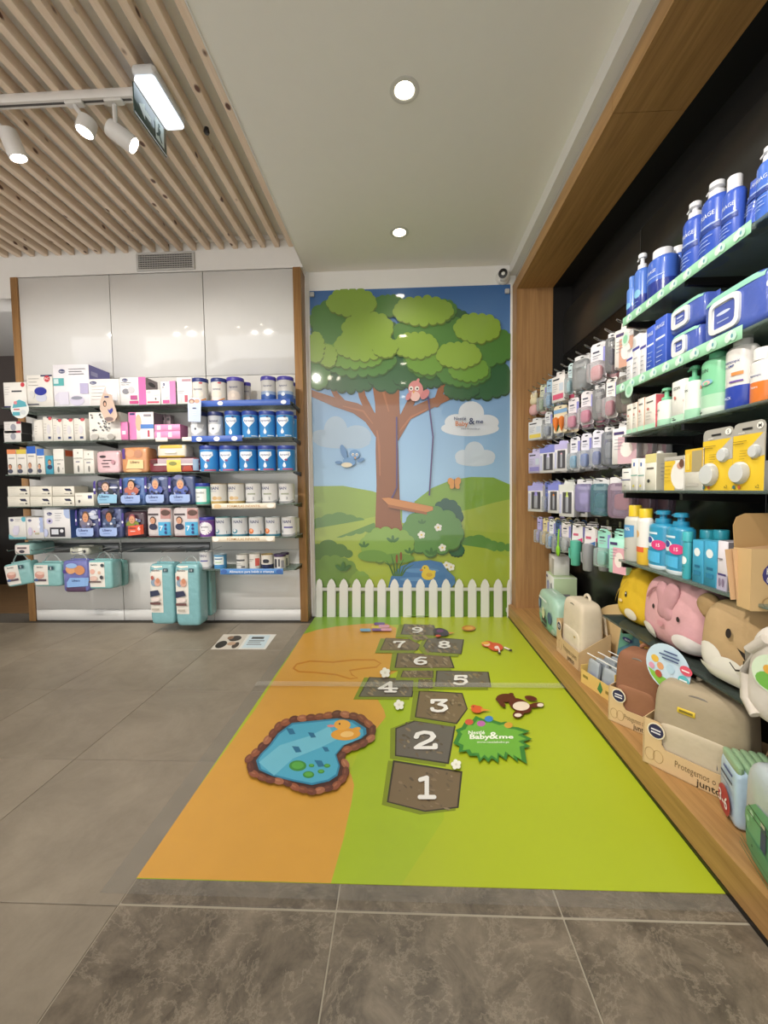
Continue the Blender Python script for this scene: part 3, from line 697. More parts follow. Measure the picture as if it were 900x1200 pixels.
# ================================================================== WHITE WALL UNIT
LZ = (1.78, 1.515, 1.26, 1.007, .752)               # shelf tops
LY = 3.165                                          # shelf front edge
unit = obj('shelving_unit', None); unit.location = (-2.0, YU, 0); tag(unit, 'white glossy wall shelving unit with glass shelves between oak side posts', 'shelving unit')
def upart(name, me): 
    o = obj(name, me, unit); o.location = (2.0, -YU, 0); return o
cols = ((-3.198, -2.414), (-2.410, -1.622), (-1.618, -.868)); rows = ((0, .098), (.101, .608), (.611, 2.066), (2.070, 2.912))
for x0, x1 in cols:
    for z0, z1 in rows: upart('back_panel', simple('back_panel', x0+.001, x1-.001, YU, YU+.018, z0+.004 if z0 == 0 else z0, z1, PANEL, .0012))
upart('carcass', simple('carcass', -3.2, -.866, YU+.019, YB, 0, 2.915, P('#2b2927', .7)))
upart('side_post', simple('side_post', -3.258, -3.2, YU-.012, YB, 0, 2.918, OAK_Z, .002))
upart('side_post', simple('side_post', -.866, -.803, YU-.02, YB, 0, 2.915, OAK_Z, .002))
BAY = ((-3.11, -2.414, 'by the passage'), (-2.410, -1.622, 'in the middle bay'), (-1.618, -.828, 'beside the mural'))
def glass_shelf(x0, x1, y0, y1, z, label, brs, thing=True):
    """glass board with its black brackets; brs = bracket positions along x"""
    o = obj('glass_shelf', simple('glass_shelf', x0, x1, y0, y1, z-.008, z, GLASS, .001)); tag(o, label, 'glass shelf', 'glass shelves')
    for x in brs:
        b = MB(); b.plate([(x-.006, y1, z-.0085), (x-.006, y0+.06, z-.0085), (x-.006, y0+.06, z-.018), (x-.006, y1, z-.036)], BLACK, (.012, 0, 0)); obj('bracket', b.mesh('bracket'), o)
    return o
SHELF = {}
for i, z in enumerate(LZ):
    for k, (x0, x1, nm) in enumerate(BAY):
        SHELF[(i, k)] = glass_shelf(x0, x1, LY, YU-(.022 if k == 2 else .001), z, '%s glass shelf of the white unit %s' % (('top', 'second', 'third', 'fourth', 'fifth')[i], nm), (x0+.008,) + ((x1-.008,) if k == 2 else ()))
SHELF[(5, 2)] = glass_shelf(-1.618, -.84, LY+.02, YU-.022, .497, 'lowest glass shelf of the white unit beside the mural', (-1.605, -.85))
# rail for the hanging bags
for (x0, x1), nm in zip(cols[:2], ('by the passage', 'in the middle bay')):
    b = MB(); b.box(x0+.01, x1-.01, YU-.014, YU-.001, .60, .68, P('#77787a', .35, metal=.6), .002); tag(obj('hook_rail', b.mesh('hook_rail')), 'grey metal hook rail on the white unit ' + nm, 'rail')
# front strips clipped on the shelf edges
def lstrip(px0, px1, z, h_, colr, items=(), dz=0.0):
    key = (LZ.index(z), 1 if px1 < 200 else 2) if z in LZ else (5, 2)
    x0 = at(px0, 550, 1, LY).x; x1 = at(px1, 550, 1, LY).x; w_ = x1-x0
    b = MB(); b.box(-w_/2, w_/2, -.003, 0, -h_/2, h_/2, colr, .0008)
    b.prints(smap(lambda u, v, o: ((u-.5)*w_, -.003-o, (v-.5)*h_), w_, h_), items)
    o = obj('shelf_strip', b.mesh('shelf_strip'), SHELF[key]); o.location = ((x0+x1)/2, LY-.001+(.02 if key[0] == 5 else 0), z-.004+dz)
BLU = '#3f62b5'
lstrip(234, 342, LZ[0], .045, BLU, [('e', .25, .5, .03, .35, '#e8ecf4'), ('e', .93, .5, .03, .35, '#e8ecf4')])
lstrip(226, 285, LZ[1], .045, BLU, [('e', .15, .45, .06, .4, '#e8ecf4'), ('e', .5, .45, .06, .4, '#e8ecf4'), ('e', .85, .45, .06, .4, '#e8ecf4')])
lstrip(184, 198, LZ[1], .03, '#e6e2d6'); lstrip(215, 226, LZ[1], .03, '#e6e2d6')
lstrip(247, 322, LZ[3], .042, '#e2d8c6', [('t', .5, .5, .45, 'FÓRMULAS INFANTIS', '#b58a4a', .01), ('e', .09, .5, .06, .4, '#d8b98a'), ('e', .92, .5, .06, .38, '#f2eee6')], -.01)
lstrip(246, 320, LZ[4], .042, '#e2d8c6', [('t', .5, .5, .45, 'FÓRMULAS INFANTIS', '#b58a4a', .01), ('e', .06, .5, .05, .4, '#f2eee6'), ('e', .92, .5, .06, .38, '#f2eee6')], -.01)
lstrip(253, 328, .497, .045, '#4f86c6', [('t', .5, .5, .42, 'Alimentos para bebés e crianças', '#eef3f8', .01, .72), ('e', .06, .5, .05, .4, '#3a62a6'), ('e', .94, .5, .05, .4, '#3a62a6')], -.012)

# ================================================================== OAK FRAMED BLACK NICHE
XS = 1.0; XBK = 1.30
JY = 3.46; LZ0 = 2.69
for n, (y0, y1) in enumerate(((-2.0, 1.905), (1.908, YB))):
    b = MB(); slab(b, y0, y1, fx(y0), 1.215, fx(y1), 1.215, LZ0, 2.775, OAK_Y); struct('trim_%d' % (5+n), b.mesh('lintel'))
b = MB(); slab(b, JY, YB, fx(JY), 1.215, fx(YB), 1.215, .112, LZ0, OAK_Z); struct('trim_7', b.mesh('jamb'))
b = MB(); slab(b, -2.0, YB, px_(-2.0), 1.36, px_(YB), 1.36, .014, .112, OAK_Y); plinth = obj('plinth', b.mesh('plinth')); tag(plinth, 'low oak display plinth running along the black niche', 'plinth')
b = MB(); slab(b, -2.0, YB, px_(-2.0)-.003, 1.3, px_(YB)-.003, 1.3, .001, .014, BLACK); obj('toe_strip', b.mesh('toe_strip'), plinth)
nw = struct('wall_niche', simple('wall_niche', 1.36, 1.42, -2.0, YB, .0, 2.69, P('#0d0c0c', .6)))
struct('wall_niche_top', simple('wall_niche_top', 1.215, 1.42, -2.0, YB, 2.69, 2.775, P('#0d0c0c', .6)))
struct('wall_niche_end', simple('wall_niche_end', 1.215, 1.36, JY, YB, .112, 2.69, P('#161413', .5)))
BKP = P('#2a2927', .3, var=.1)
ys = (-.9, -.1, .75, 1.55, 2.385, JY)
for k in range(len(ys)-1):
    for z0, z1 in ((.115, .80), (.803, 2.157), (2.16, 2.487)): obj('back_panel', simple('back_panel', XBK, XBK+.02, ys[k]+.002, ys[k+1]-.002, z0, z1, BKP if z0 > 2 else P('#1a1918', .25, var=.1), .001), nw)
RZ = dict(a=1.842, b=1.556, c=1.336, d=1.086, e=.768, f=.462)
RS = {}
RN = dict(a='top', b='second', c='third', d='fourth', e='fifth', f='lowest')
for k, z in RZ.items():
    o = obj('glass_shelf', simple('glass_shelf', XS, XBK-.001, .35, dict(e=1.97, f=2.12).get(k, 1.955), z-.010, z, GLASS if k != 'f' else film('#4a5550', .55, .08, 'dark_glass'), .001))
    tag(o, RN[k] + ' glass shelf in the black niche', 'glass shelf', 'glass shelves'); RS[k] = o
    for y in ((1.945, 1.56, .9) if k != 'e' else (1.955, .9)):
        b = MB(); b.plate([(XBK-.001, y-.008, z-.0105), (XS+.01, y-.008, z-.0105), (XS+.01, y-.008, z-.034), (XBK-.001, y-.008, z-.05)], BLACK, (0, .016, 0)); obj('bracket', b.mesh('bracket'), o)
# mint printed shelf strips
MINT = '#9ad2ac'
def rstrip(key, y0, y1, h_=.036):
    z = RZ[key]
    b = MB(); L = y0-y1
    b.box(-.002, 0, -L/2, L/2, -h_/2, h_/2, MINT, .0006)
    it = []
    for k in range(9):
        u = (k+.7)/9.2
        it += [('e', u-.016, .45, .016, .34, '#cfe6d6'), ('e', u, .6, .016, .36, '#d9ece0'), ('e', u+.016, .45, .016, .34, '#bfe0d0'), ('e', u+.008, .5, .006, .16, '#5f9aa8')]
    b.prints(smap(lambda u, v, o: (-.002-o*.3, L/2-u*L, (v-.5)*h_), L, h_), it, .0003)
    o = obj('shelf_strip', b.mesh('shelf_strip'), RS[key]); o.location = (XS-.0015, (y0+y1)/2, z-.006)
rstrip('a', 1.96, 1.27); rstrip('b', 2.01, 1.29, .04)
# peg hooks: two wire prongs with an upturned looped tip
def hook_mesh():
    b = MB(); L = XBK-1.005
    for s in (-1, 1): b.tube([(L, s*.005, 0), (.03, s*.006, .0), (.008, s*.007, .012), (0, s*.004, .017), (0, 0, .018)], .0021, CHROME, 6)
    b.box(L-.006, L, -.012, .012, -.02, .02, STEEL); return b.mesh('peg_hook')
HOOK = hook_mesh()
HROW = dict(A=1.862, B=1.64, C=1.402, D=1.142, E=.875)
HN = dict(A='top', B='second', C='third', D='fourth', E='lowest')
hook_y = {k: [] for k in HROW}
for k, z in HROW.items():
    n = {'A': 13, 'B': 12, 'C': 13, 'D': 12, 'E': 9}[k]; y0, y1 = (3.40, 2.03) if k != 'E' else (3.30, 2.08)
    for i in range(n):
        y = y0 + (y1-y0)*i/(n-1); hook_y[k].append(y)
        tag(obj('peg_hook', HOOK, None, (1.005, y, z)), 'chrome wire peg hook in the %s hook row of the black niche' % HN[k], 'peg hook', 'peg hooks')

# ================================================================== LAMPS AND CEILING FITTINGS
def lamp_disc(r, z, colr, e, seg=24):
    b = MB(); b.lathe([(r, z), (r, z+.002)], P(colr, .4, emit=e), seg); return b
def downlight(x, y, label, watts, colr=(1, .95, .88), e=14.0, r=.045):
    root = obj('downlight', None); root.location = (x, y, ZC); tag(root, label, 'ceiling lamp', 'recessed downlights')
    b = MB(); b.lathe([(r+.022, -.0005), (r+.024, -.004), (r+.006, -.007), (r, -.004), (r-.004, .03), (r-.004, .045)], P('#d6d4ce', .4), 28, caps=False); obj('rim', b.mesh('rim'), root)
    b = lamp_disc(r-.005, -.0045, '#fff3df', e); obj('lens', b.mesh('lens'), root)
    spot('downlight_beam', (x, y, ZC-.02), (x, y, 0), watts, 130, .8, .05, colr, root)
    return root
downlight(.031, 2.034, 'bright white recessed downlight in the plain ceiling midway to the mural', LAMP['down'], (1, .97, .93), 22)
downlight(.001, 3.102, 'warm recessed downlight in the ceiling close to the mural', LAMP['down']*.55, (1, .86, .68), 16)
for y in (.95, -.15, -1.2): downlight(.04, y, 'recessed downlight further along the plain ceiling', LAMP['shop'], (1, .96, .9), 16)
def track(x0, x1, y, label):
    root = obj('light_track', None); root.location = ((x0+x1)/2, y, 3.04); tag(root, label, 'light track')
    w_ = (x1-x0)/2
    b = MB(); b.box(-w_, w_, -.02, .02, 0, .042, P('#d9d5d0', .4), .002); b.box(-w_+.01, w_-.01, -.006, .006, -.0006, 0, P('#4a4746', .6)); obj('rail', b.mesh('rail'), root)
    b = MB(); b.box(w_-.005, w_+.012, -.021, .021, -.002, .043, P('#cfcbc6', .4), .003); obj('end_cap', b.mesh('end_cap'), root)
track(-3.2, -1.30, 2.11, 'white ceiling light track under the pine slats facing the wall unit')
track(-3.0, -.95, .35, 'white ceiling light track under the pine slats away from the wall unit')
def head(back, front, xr, yr, label, watts, deg=60, e=16.0, aim=None):
    """cylindrical track spot from its back end to its lens"""
    back, front = Vector(back), Vector(front); d = (front-back); L = d.length; d.normalize()
    root = obj('track_spotlight', None); root.location = (xr, yr, 3.04); tag(root, label, 'spotlight', 'track spotlights')
    off = Vector((xr, yr, 3.04)); R4 = d.to_track_quat('Z', 'Y').to_matrix().to_4x4()
    b = MB(); b.lathe([(.030, 0), (.041, .006), (.043, .02), (.043, L-.004), (.041, L), (.037, L), (.037, L-.012)], P('#d9d6d2', .35), 24, caps=False)
    b.lathe([(.030, .0), (.030, .001)], P('#d9d6d2', .35), 24)
    M4 = Matrix.Translation(back-off) @ R4
    o = obj('housing', b.mesh('housing'), root); o.matrix_basis = M4
    b = lamp_disc(.0365, L-.010, '#fff1dc', e); o = obj('lens', b.mesh('lens'), root); o.matrix_basis = M4
    b = MB(); mid = back + d*L*.3 - off
    b.tube([(0, 0, .002), (0, 0, -.02), tuple(mid)], .011, P('#cfccc8', .4), 10); b.box(-.045, .045, -.017, .017, -.014, .001, P('#d4d1cc', .4), .003); obj('arm', b.mesh('arm'), root)
    f0 = front + d*.01
    spot('track_beam', f0, f0 + d if aim is None else aim, watts, deg, .5, .035, (1, .94, .86), root)
T = LAMP['track']
head(at(104, 140, 2, 2.985), at(99, 155, 2, 2.915), -1.60, 2.11, 'white track spotlight on the rail facing straight into the shop', T*.35, 70, 22)
head(at(127, 148, 2, 2.97), at(157, 171, 2, 2.90), -1.40, 2.11, 'white track spotlight at the free end of the rail tilted to the aisle', T*.5, 70, 18)
head(at(8, 152, 2, 2.985), at(22, 186, 2, 2.86), -2.05, 2.11, 'white track spotlight on the rail pointing down at the wall unit', T*.5, 75, 16)
for k, (x, ax, az) in enumerate(((-2.7, -2.75, 1.25), (-2.0, -2.05, 1.25), (-1.35, -1.3, 1.25))):
    a = Vector((ax, 3.35, az)); p = Vector((x, .35, 2.95)); d = (a-p).normalized()
    head(p-d*.07, p+d*.07, x, .35, 'white track spotlight of the far rail aimed at the wall unit', T, 58, 16, a)
for x, a in ((-1.05, (1.1, 1.45, 1.1)), (-1.18, (1.1, 2.7, 1.1))):
    a = Vector(a); p = Vector((x, .35, 2.95)); d = (a-p).normalized()
    head(p-d*.07, p+d*.07, x, .35, 'white track spotlight of the far rail aimed at the black niche', T*1.1, 62, 16, a)
# emergency exit sign
ex = obj('exit_sign', None); ex.location = (-1.175, 2.125, 3.08); tag(ex, 'lit emergency exit sign with dark pictogram plate under the pine slats', 'exit sign')
b = MB(); b.box(-.055, .055, -.145, .145, -.045, 0, P('#cfd0d0', .4), .01); obj('housing', b.mesh('housing'), ex)
b = MB(); b.box(-.05, .05, -.137, .137, -.07, -.045, P('#dfeaf6', .4, emit=1.1), .008); obj('diffuser', b.mesh('diffuser'), ex)
b = MB(); b.box(-.056, -.05, -.135, .135, -.205, -.07, P('#2f4a44', .3, coat=.5), .001)
sm = smap(lambda u, v, o: (-.05+o, -.135+u*.27, -.205+v*.135), .27, .135)
MN = '#c9d6d2'
b.prints(sm, [('r', 0, 0, 1, .05, '#dfe8f2'), ('p', [(.12, .5), (.3, .78), (.3, .6), (.48, .6), (.48, .4), (.3, .4), (.3, .22)], MN), ('r', .62, .15, .9, .88, MN), ('e', .74, .76, .03, .07, '#2f4a44'), ('p', [(.70, .68), (.79, .62), (.76, .42), (.84, .25), (.80, .22), (.73, .38), (.66, .28), (.63, .33), (.70, .46)], '#2f4a44')])
sm = smap(lambda u, v, o: (-.056-o, .135-u*.27, -.205+v*.135), .27, .135)
b.prints(sm, [('p', [(.88, .5), (.7, .78), (.7, .6), (.52, .6), (.52, .4), (.7, .4), (.7, .22)], MN)])
obj('plate', b.mesh('plate'), ex)
# ceiling sensor
b = MB(); b.lathe([(.012, 0), (.016, -.02), (.012, -.03), (.004, -.032)], BLACK, 14); s_ = obj('smoke_detector', b.mesh('smoke_detector')); s_.location = at(242, 150, 2, 3.082); tag(s_, 'tiny black sensor stud between the pine slats beside the exit sign', 'sensor')
# turret security camera
p = at(591, 322, 1, YB-.06)
sc_ = obj('security_camera', None); sc_.location = (p.x, YB, p.z); tag(sc_, 'white turret security camera above the mural corner', 'security camera')
def ball(r, m, seg=20, ring=10):
    b = MB(); b.lathe([(max(.0005, r*math.cos(-PI/2+PI*j/ring)), r*math.sin(-PI/2+PI*j/ring)) for j in range(ring+1)], m, seg); return b
b = MB(); b.lathe([(.058, 0), (.058, .018), (.05, .035), (.044, .04)], P('#dcdbd7', .35), 28); o = obj('base', b.mesh('base'), sc_); o.rotation_euler = (PI/2, 0, 0)
b = ball(.047, P('#e0dfdb', .3)); o = obj('ball', b.mesh('ball'), sc_, (-.004, -.06, -.002))
b = MB(); b.lathe([(.034, .034), (.036, .046), (.030, .047), (.028, .042), (.001, .045)], BLACK, 24); o = obj('lens', b.mesh('lens'), o, (-.002, 0, 0)); o.rotation_euler = (PI/2+.15, 0, -.35)
# dark counter in the passage past the unit
b = MB(); b.box(-6.0, -3.35, 4.9, 5.5, 0, 1.9, P('#171514', .4), .005); b.box(-6.02, -3.33, 4.86, 5.5, 1.9, 1.94, P('#2a2523', .4), .003)
tag(obj('dark_cabinet', b.mesh('dark_cabinet')), 'dark tall cabinet in the dim passage past the wall unit', 'cabinet')

# ================================================================== PRODUCT TEMPLATES
INK = '#3c3f4a'
def lines(u0, u1, v, n=3, dv=.05, c='#8b8d96', t=.014):
    return [('r', u0, v-k*dv, u0+(u1-u0)*(1, .8, .92, .7)[k % 4], v-k*dv+t, c) for k in range(n)]
def face(u, v, s, asp, skin='#d9a585', hair='#4a3526', top='#7f95c8'):
    """small portrait print: shirt, hair, face"""
    return [('e', u, v-s*1.5, s*1.15*asp, s*.8, top), ('e', u, v+s*.18, s*.82*asp, s*.95, hair), ('e', u, v, s*.68*asp, s*.8, skin), ('e', u-.25*s*asp, v+.1*s, .07*s*asp, .09*s, '#3a2c26'), ('e', u+.25*s*asp, v+.1*s, .07*s*asp, .09*s, '#3a2c26'), ('e', u, v-.35*s, .22*s*asp, .09*s, '#b5655c')]
def carton(w_, d, h_, base, items=(), side=None, sides=(), name='carton'):
    b = MB(); b.box(-w_/2, w_/2, -d/2, d/2, 0, h_, base, .0016)
    b.box(-w_/2+.004, w_/2-.004, -d*.02, d*.02, h_, h_+.0004, '#b9b5ac')     # flap seam
    if side:
        b.prints(side_map(w_, d, h_), [('r', .012, .012, .988, .988, side)])
        b.prints(smap(lambda u, v, o: ((u-.5)*w_, (v-.5)*d, h_+o), w_, d), [('r', .012, .012, .988, .988, side)])
    b.prints(side_map(w_, d, h_), list(sides), .0009)
    b.prints(front_map(w_, d, h_), items)
    return (name, 'box', b.mesh(name), [])
def tin(r, h_, bands, lid, items=(), name='milk_tin', rim='#c9c7c0'):
    """cylindrical tin: bands = [(share of height, colour)], plastic lid as a part"""
    hb = h_*.86 if lid else h_
    prof = [(r*.97, 0), (r, .004)]; ms = [P(rim, .3, metal=.6)]; z = .004
    for k, (q, colr) in enumerate(bands):
        z2 = .004 + (hb-.008)*q; prof.append((r, z2)); ms.append(P(colr, .3)); z = z2
    prof += [(r*1.012, hb-.003), (r*1.012, hb), (r*.96, hb), (r*.955, hb-.004), (.001, hb-.004)]; ms += [P(rim, .3, metal=.6)]*5
    b = MB(); b.lathe(prof, None, 28, ms=ms); b.prints(cyl_map(r, hb), items, .0007)
    parts = []
    if lid:
        q = MB(); q.lathe([(r*1.02, hb-.002), (r*1.04, hb+.002), (r*1.04, h_*.975), (r*1.0, h_), (r*.9, h_), (r*.88, h_*.99), (.001, h_*.99)], P(lid, .35), 28); parts = [('lid', q.mesh('lid'))]
    return (name, 'tin', b.mesh(name), parts)
def pack(w_, d, h_, base, items=(), handle=None, e=.22, name='diaper_pack', cat='pack', taper=0.0):
    """soft plastic pack with an optional carrying strap"""
    b = MB(); m = P(base, .25, coat=.35, bump=.25, scale=22) if isinstance(base, str) else base
    b.soft(w_, d, h_, m, e, .28, 28, 14, taper); b.prints(soft_map(w_, d, h_, e, .28, taper), items, .0007)
    for s in (-1, 1): b.box(-w_*.36, w_*.36, -.0008, .0008, (0 if s < 0 else h_-.004), (.004 if s < 0 else h_+.008), m)
    parts = []
    if handle:
        q = MB(); hh = handle
        q.strip([(-w_*.33, 0, h_*.93), (-w_*.2, 0, h_+hh*.55), (-w_*.1, 0, h_+hh*.92), (0, 0, h_+hh), (w_*.1, 0, h_+hh*.92), (w_*.2, 0, h_+hh*.55), (w_*.33, 0, h_*.93)], (0, .014, 0), film('#dfe6e6', .3, .3)); parts = [('handle', q.mesh('handle'))]
    return (name, cat, b.mesh(name), parts)
def wobbler(sh, loc, rz, label, r=.05):
    """shelf talker: printed card on a clear arm"""
    root = obj('shelf_talker', None); root.location = loc; root.rotation_euler = (0, 0, rz); tag(root, label, 'shelf talker')
    b = MB(); b.strip([(0, .07, .012), (0, .035, .022), (0, .004, 0.0)], (.012, 0, 0), CLEAR, .0006); obj('clear_arm', b.mesh('clear_arm'), root)
    b = MB(); sh(b); obj('card', b.mesh('card', 0), root)
SN = ('top', 'second', 'third', 'fourth', 'fifth', 'lowest')
def LP(x0, x1, yt, z, y):
    """left unit: front face at depth y, from pixel columns x0..x1 and top row yt, base at height z"""
    a = at(x0, yt+10, 1, y); e = at(x1, yt+10, 1, y); t = at((x0+x1)/2, yt, 1, y)
    return (a.x+e.x)/2, e.x-a.x, t.z-z
def lbox(x0, x1, yt, sh, base, items, label, d=.14, side=None, sides=(), dz=0.0, back=.02, group=None, name='carton'):
    z = LZ[sh]+dz; y = LY+back; x, w_, h_ = LP(x0, x1, yt, z, y); w_ -= .0025
    return put(carton(w_, d, h_, base, items, side, sides, name), (x, y+d/2, z), 0, label, group)
def on(sh): return " on white unit's %s shelf" % SN[sh]
LOGO = lambda u, v, s=.05, a=1.0: [('e', u, v, s*1.9*a, s, '#27306b'), ('t', u, v, s*.8, 'chicco', '#eef0f6', .01, .3)]

# ------------------------------------------------------------------ top shelf
lbox(4, 31, 448, 0, '#ece9e4', [('r', .35, .62, .8, .68, '#3a3f46'), ('e', .85, .9, .09, .09, '#c83f4a'), ('r', 0, .02, .3, .08, '#2d2f58')] + lines(.05, .3, .8, 4, .09, '#b8b6b8'), 'white appliance carton with a grey lidded bowl printed' + on(0))
lbox(31.3, 61.5, 439.5, 0, '#ece9e2', [('r', .55, .95, 1, 1, '#2d2f58'), ('e', .8, .88, .12, .1, '#c83f4a'), ('t', .8, .88, .07, 'PiC', '#f6f0f0', .01), ('e', .55, .3, .22, .13, '#cfd3e4'), ('e', .53, .5, .24, .13, '#27329a'), ('e', .2, .4, .1, .12, '#d9d8d6'), ('r', 0, .08, .45, .11, '#2d2f58')] + lines(.08, .5, .88, 3, .1, '#aaa8a8'), 'white warmer carton with dark blue bowl and red logo' + on(0))
lbox(61.8, 104, 427, 0, '#eceaf0', LOGO(.25, .84, .05) + [('r', 0, .5, .3, .68, '#58aeb0'), ('r', .02, .55, .15, .66, '#cfe4e6'), ('e', .2, .22, .17, .13, '#d3d0e0'), ('r', .15, .05, .42, .35, '#d9d6e6'), ('e', .65, .14, .2, .12, '#cfcbe0'), ('r', .75, .3, .98, .55, '#b6b0d2'), ('e', .65, .2, .16, .04, '#8f92a2')] + lines(.45, .92, .88, 3, .06), 'tall white and lilac baby carton with a lilac side' + on(0), .24, '#7573b4', [('r', .1, .75, .4, .85, '#a7a5cf')])
lbox(104.3, 140, 444, 0, '#eeebe8', LOGO(.14, .86, .06) + [('e', .66, .4, .2, .36, '#e6c3c0'), ('e', .72, .62, .16, .22, '#e9e6e8'), ('e', .85, .35, .09, .3, '#dfe3ea')] + lines(.08, .55, .72, 5, .12, '#b9b2b4'), 'white carton with a rosy pump picture' + on(0))
lbox(140.3, 171, 442, 0, '#f0eeee', LOGO(.2, .9, .06) + [('r', .72, 0, 1, 1, '#d96bb0'), ('e', .22, .5, .13, .1, '#8c8c94'), ('e', .44, .55, .13, .12, '#cfcdd2'), ('r', .36, .05, .7, .16, '#c94b86'), ('r', .4, .2, .66, .35, '#b6508a')] + lines(.05, .45, .8, 2, .07), 'white pump carton with a pink edge' + on(0), .16, '#8f8288', [('e', .5, .8, .3, .08, '#2c2a30')])
lbox(171.3, 188, 456.7, 0, '#f1eeea', [('e', .2, .85, .16, .08, '#c9c6cc'), ('r', .08, .12, .92, .24, '#c9506e'), ('r', .55, .62, .95, .66, '#a09ca0'), ('e', .68, .4, .06, .08, '#5c5a60')], 'low white carton with a red caption' + on(0))
lbox(188.3, 206, 446.7, 0, '#f0eded', LOGO(.22, .86, .06, .7) + [('r', .6, 0, 1, 1, '#d87fb8'), ('e', .34, .4, .22, .12, '#d5d3d6'), ('r', .12, .05, .56, .2, '#cf4f8c'), ('r', .1, .72, .25, .76, '#8b8d96')], 'narrow white carton with a broad pink band' + on(0), .12, '#4c4950')
lbox(207, 225, 442, 0, '#f1ece9', [('r', .35, .84, .95, .93, '#b58f9b'), ('e', .42, .62, .28, .14, '#ecd9d9'), ('r', .5, .08, .7, .34, '#b24a5e'), ('r', .1, .08, .28, .3, '#e3d6d2'), ('r', .78, .1, .95, .32, '#d8cfc8')] + lines(.08, .5, .48, 2, .07), 'white carton with a small red bottle picture' + on(0))
# milk tins ---------------------------------------------------------
def ltin(x0, x1, yt, z, tpl, label, group=None, y=None, back=.012):
    y0 = LY+back if y is None else y
    a = at(x0, yt+12, 1, y0+.06); e = at(x1, yt+12, 1, y0+.06); x = (a.x+e.x)/2; r = (e.x-a.x)/2-.0025
    h_ = at((x0+x1)/2, yt+.8, 1, y0+.06).z - z
    k = (tpl, round(r, 3), round(h_, 3))
    if k not in _tins: _tins[k] = TIN[tpl](round(r, 3), round(h_, 3))
    return put(_tins[k], (x, y0+r, z), random.uniform(-.12, .12), label, group)
_tins = {}
APT = lambda c='#2f3a66', v=.66, h_=.085: [('t', .5, v, h_, 'Aptamil', c, .006, .62)]
HEART = [('p', [(.22, .88), (.78, .88), (.8, .72), (.5, .44), (.2, .72)], '#eef2f6')]
DROP = [('e', .5, .24, .075, .085, '#e9f0f6'), ('p', [(.43, .27), (.57, .27), (.5, .42)], '#e9f0f6')]
NAN = lambda c='#2c3768', u=.36: [('t', u, .78, .15, 'NAN', c, .012, .5)]
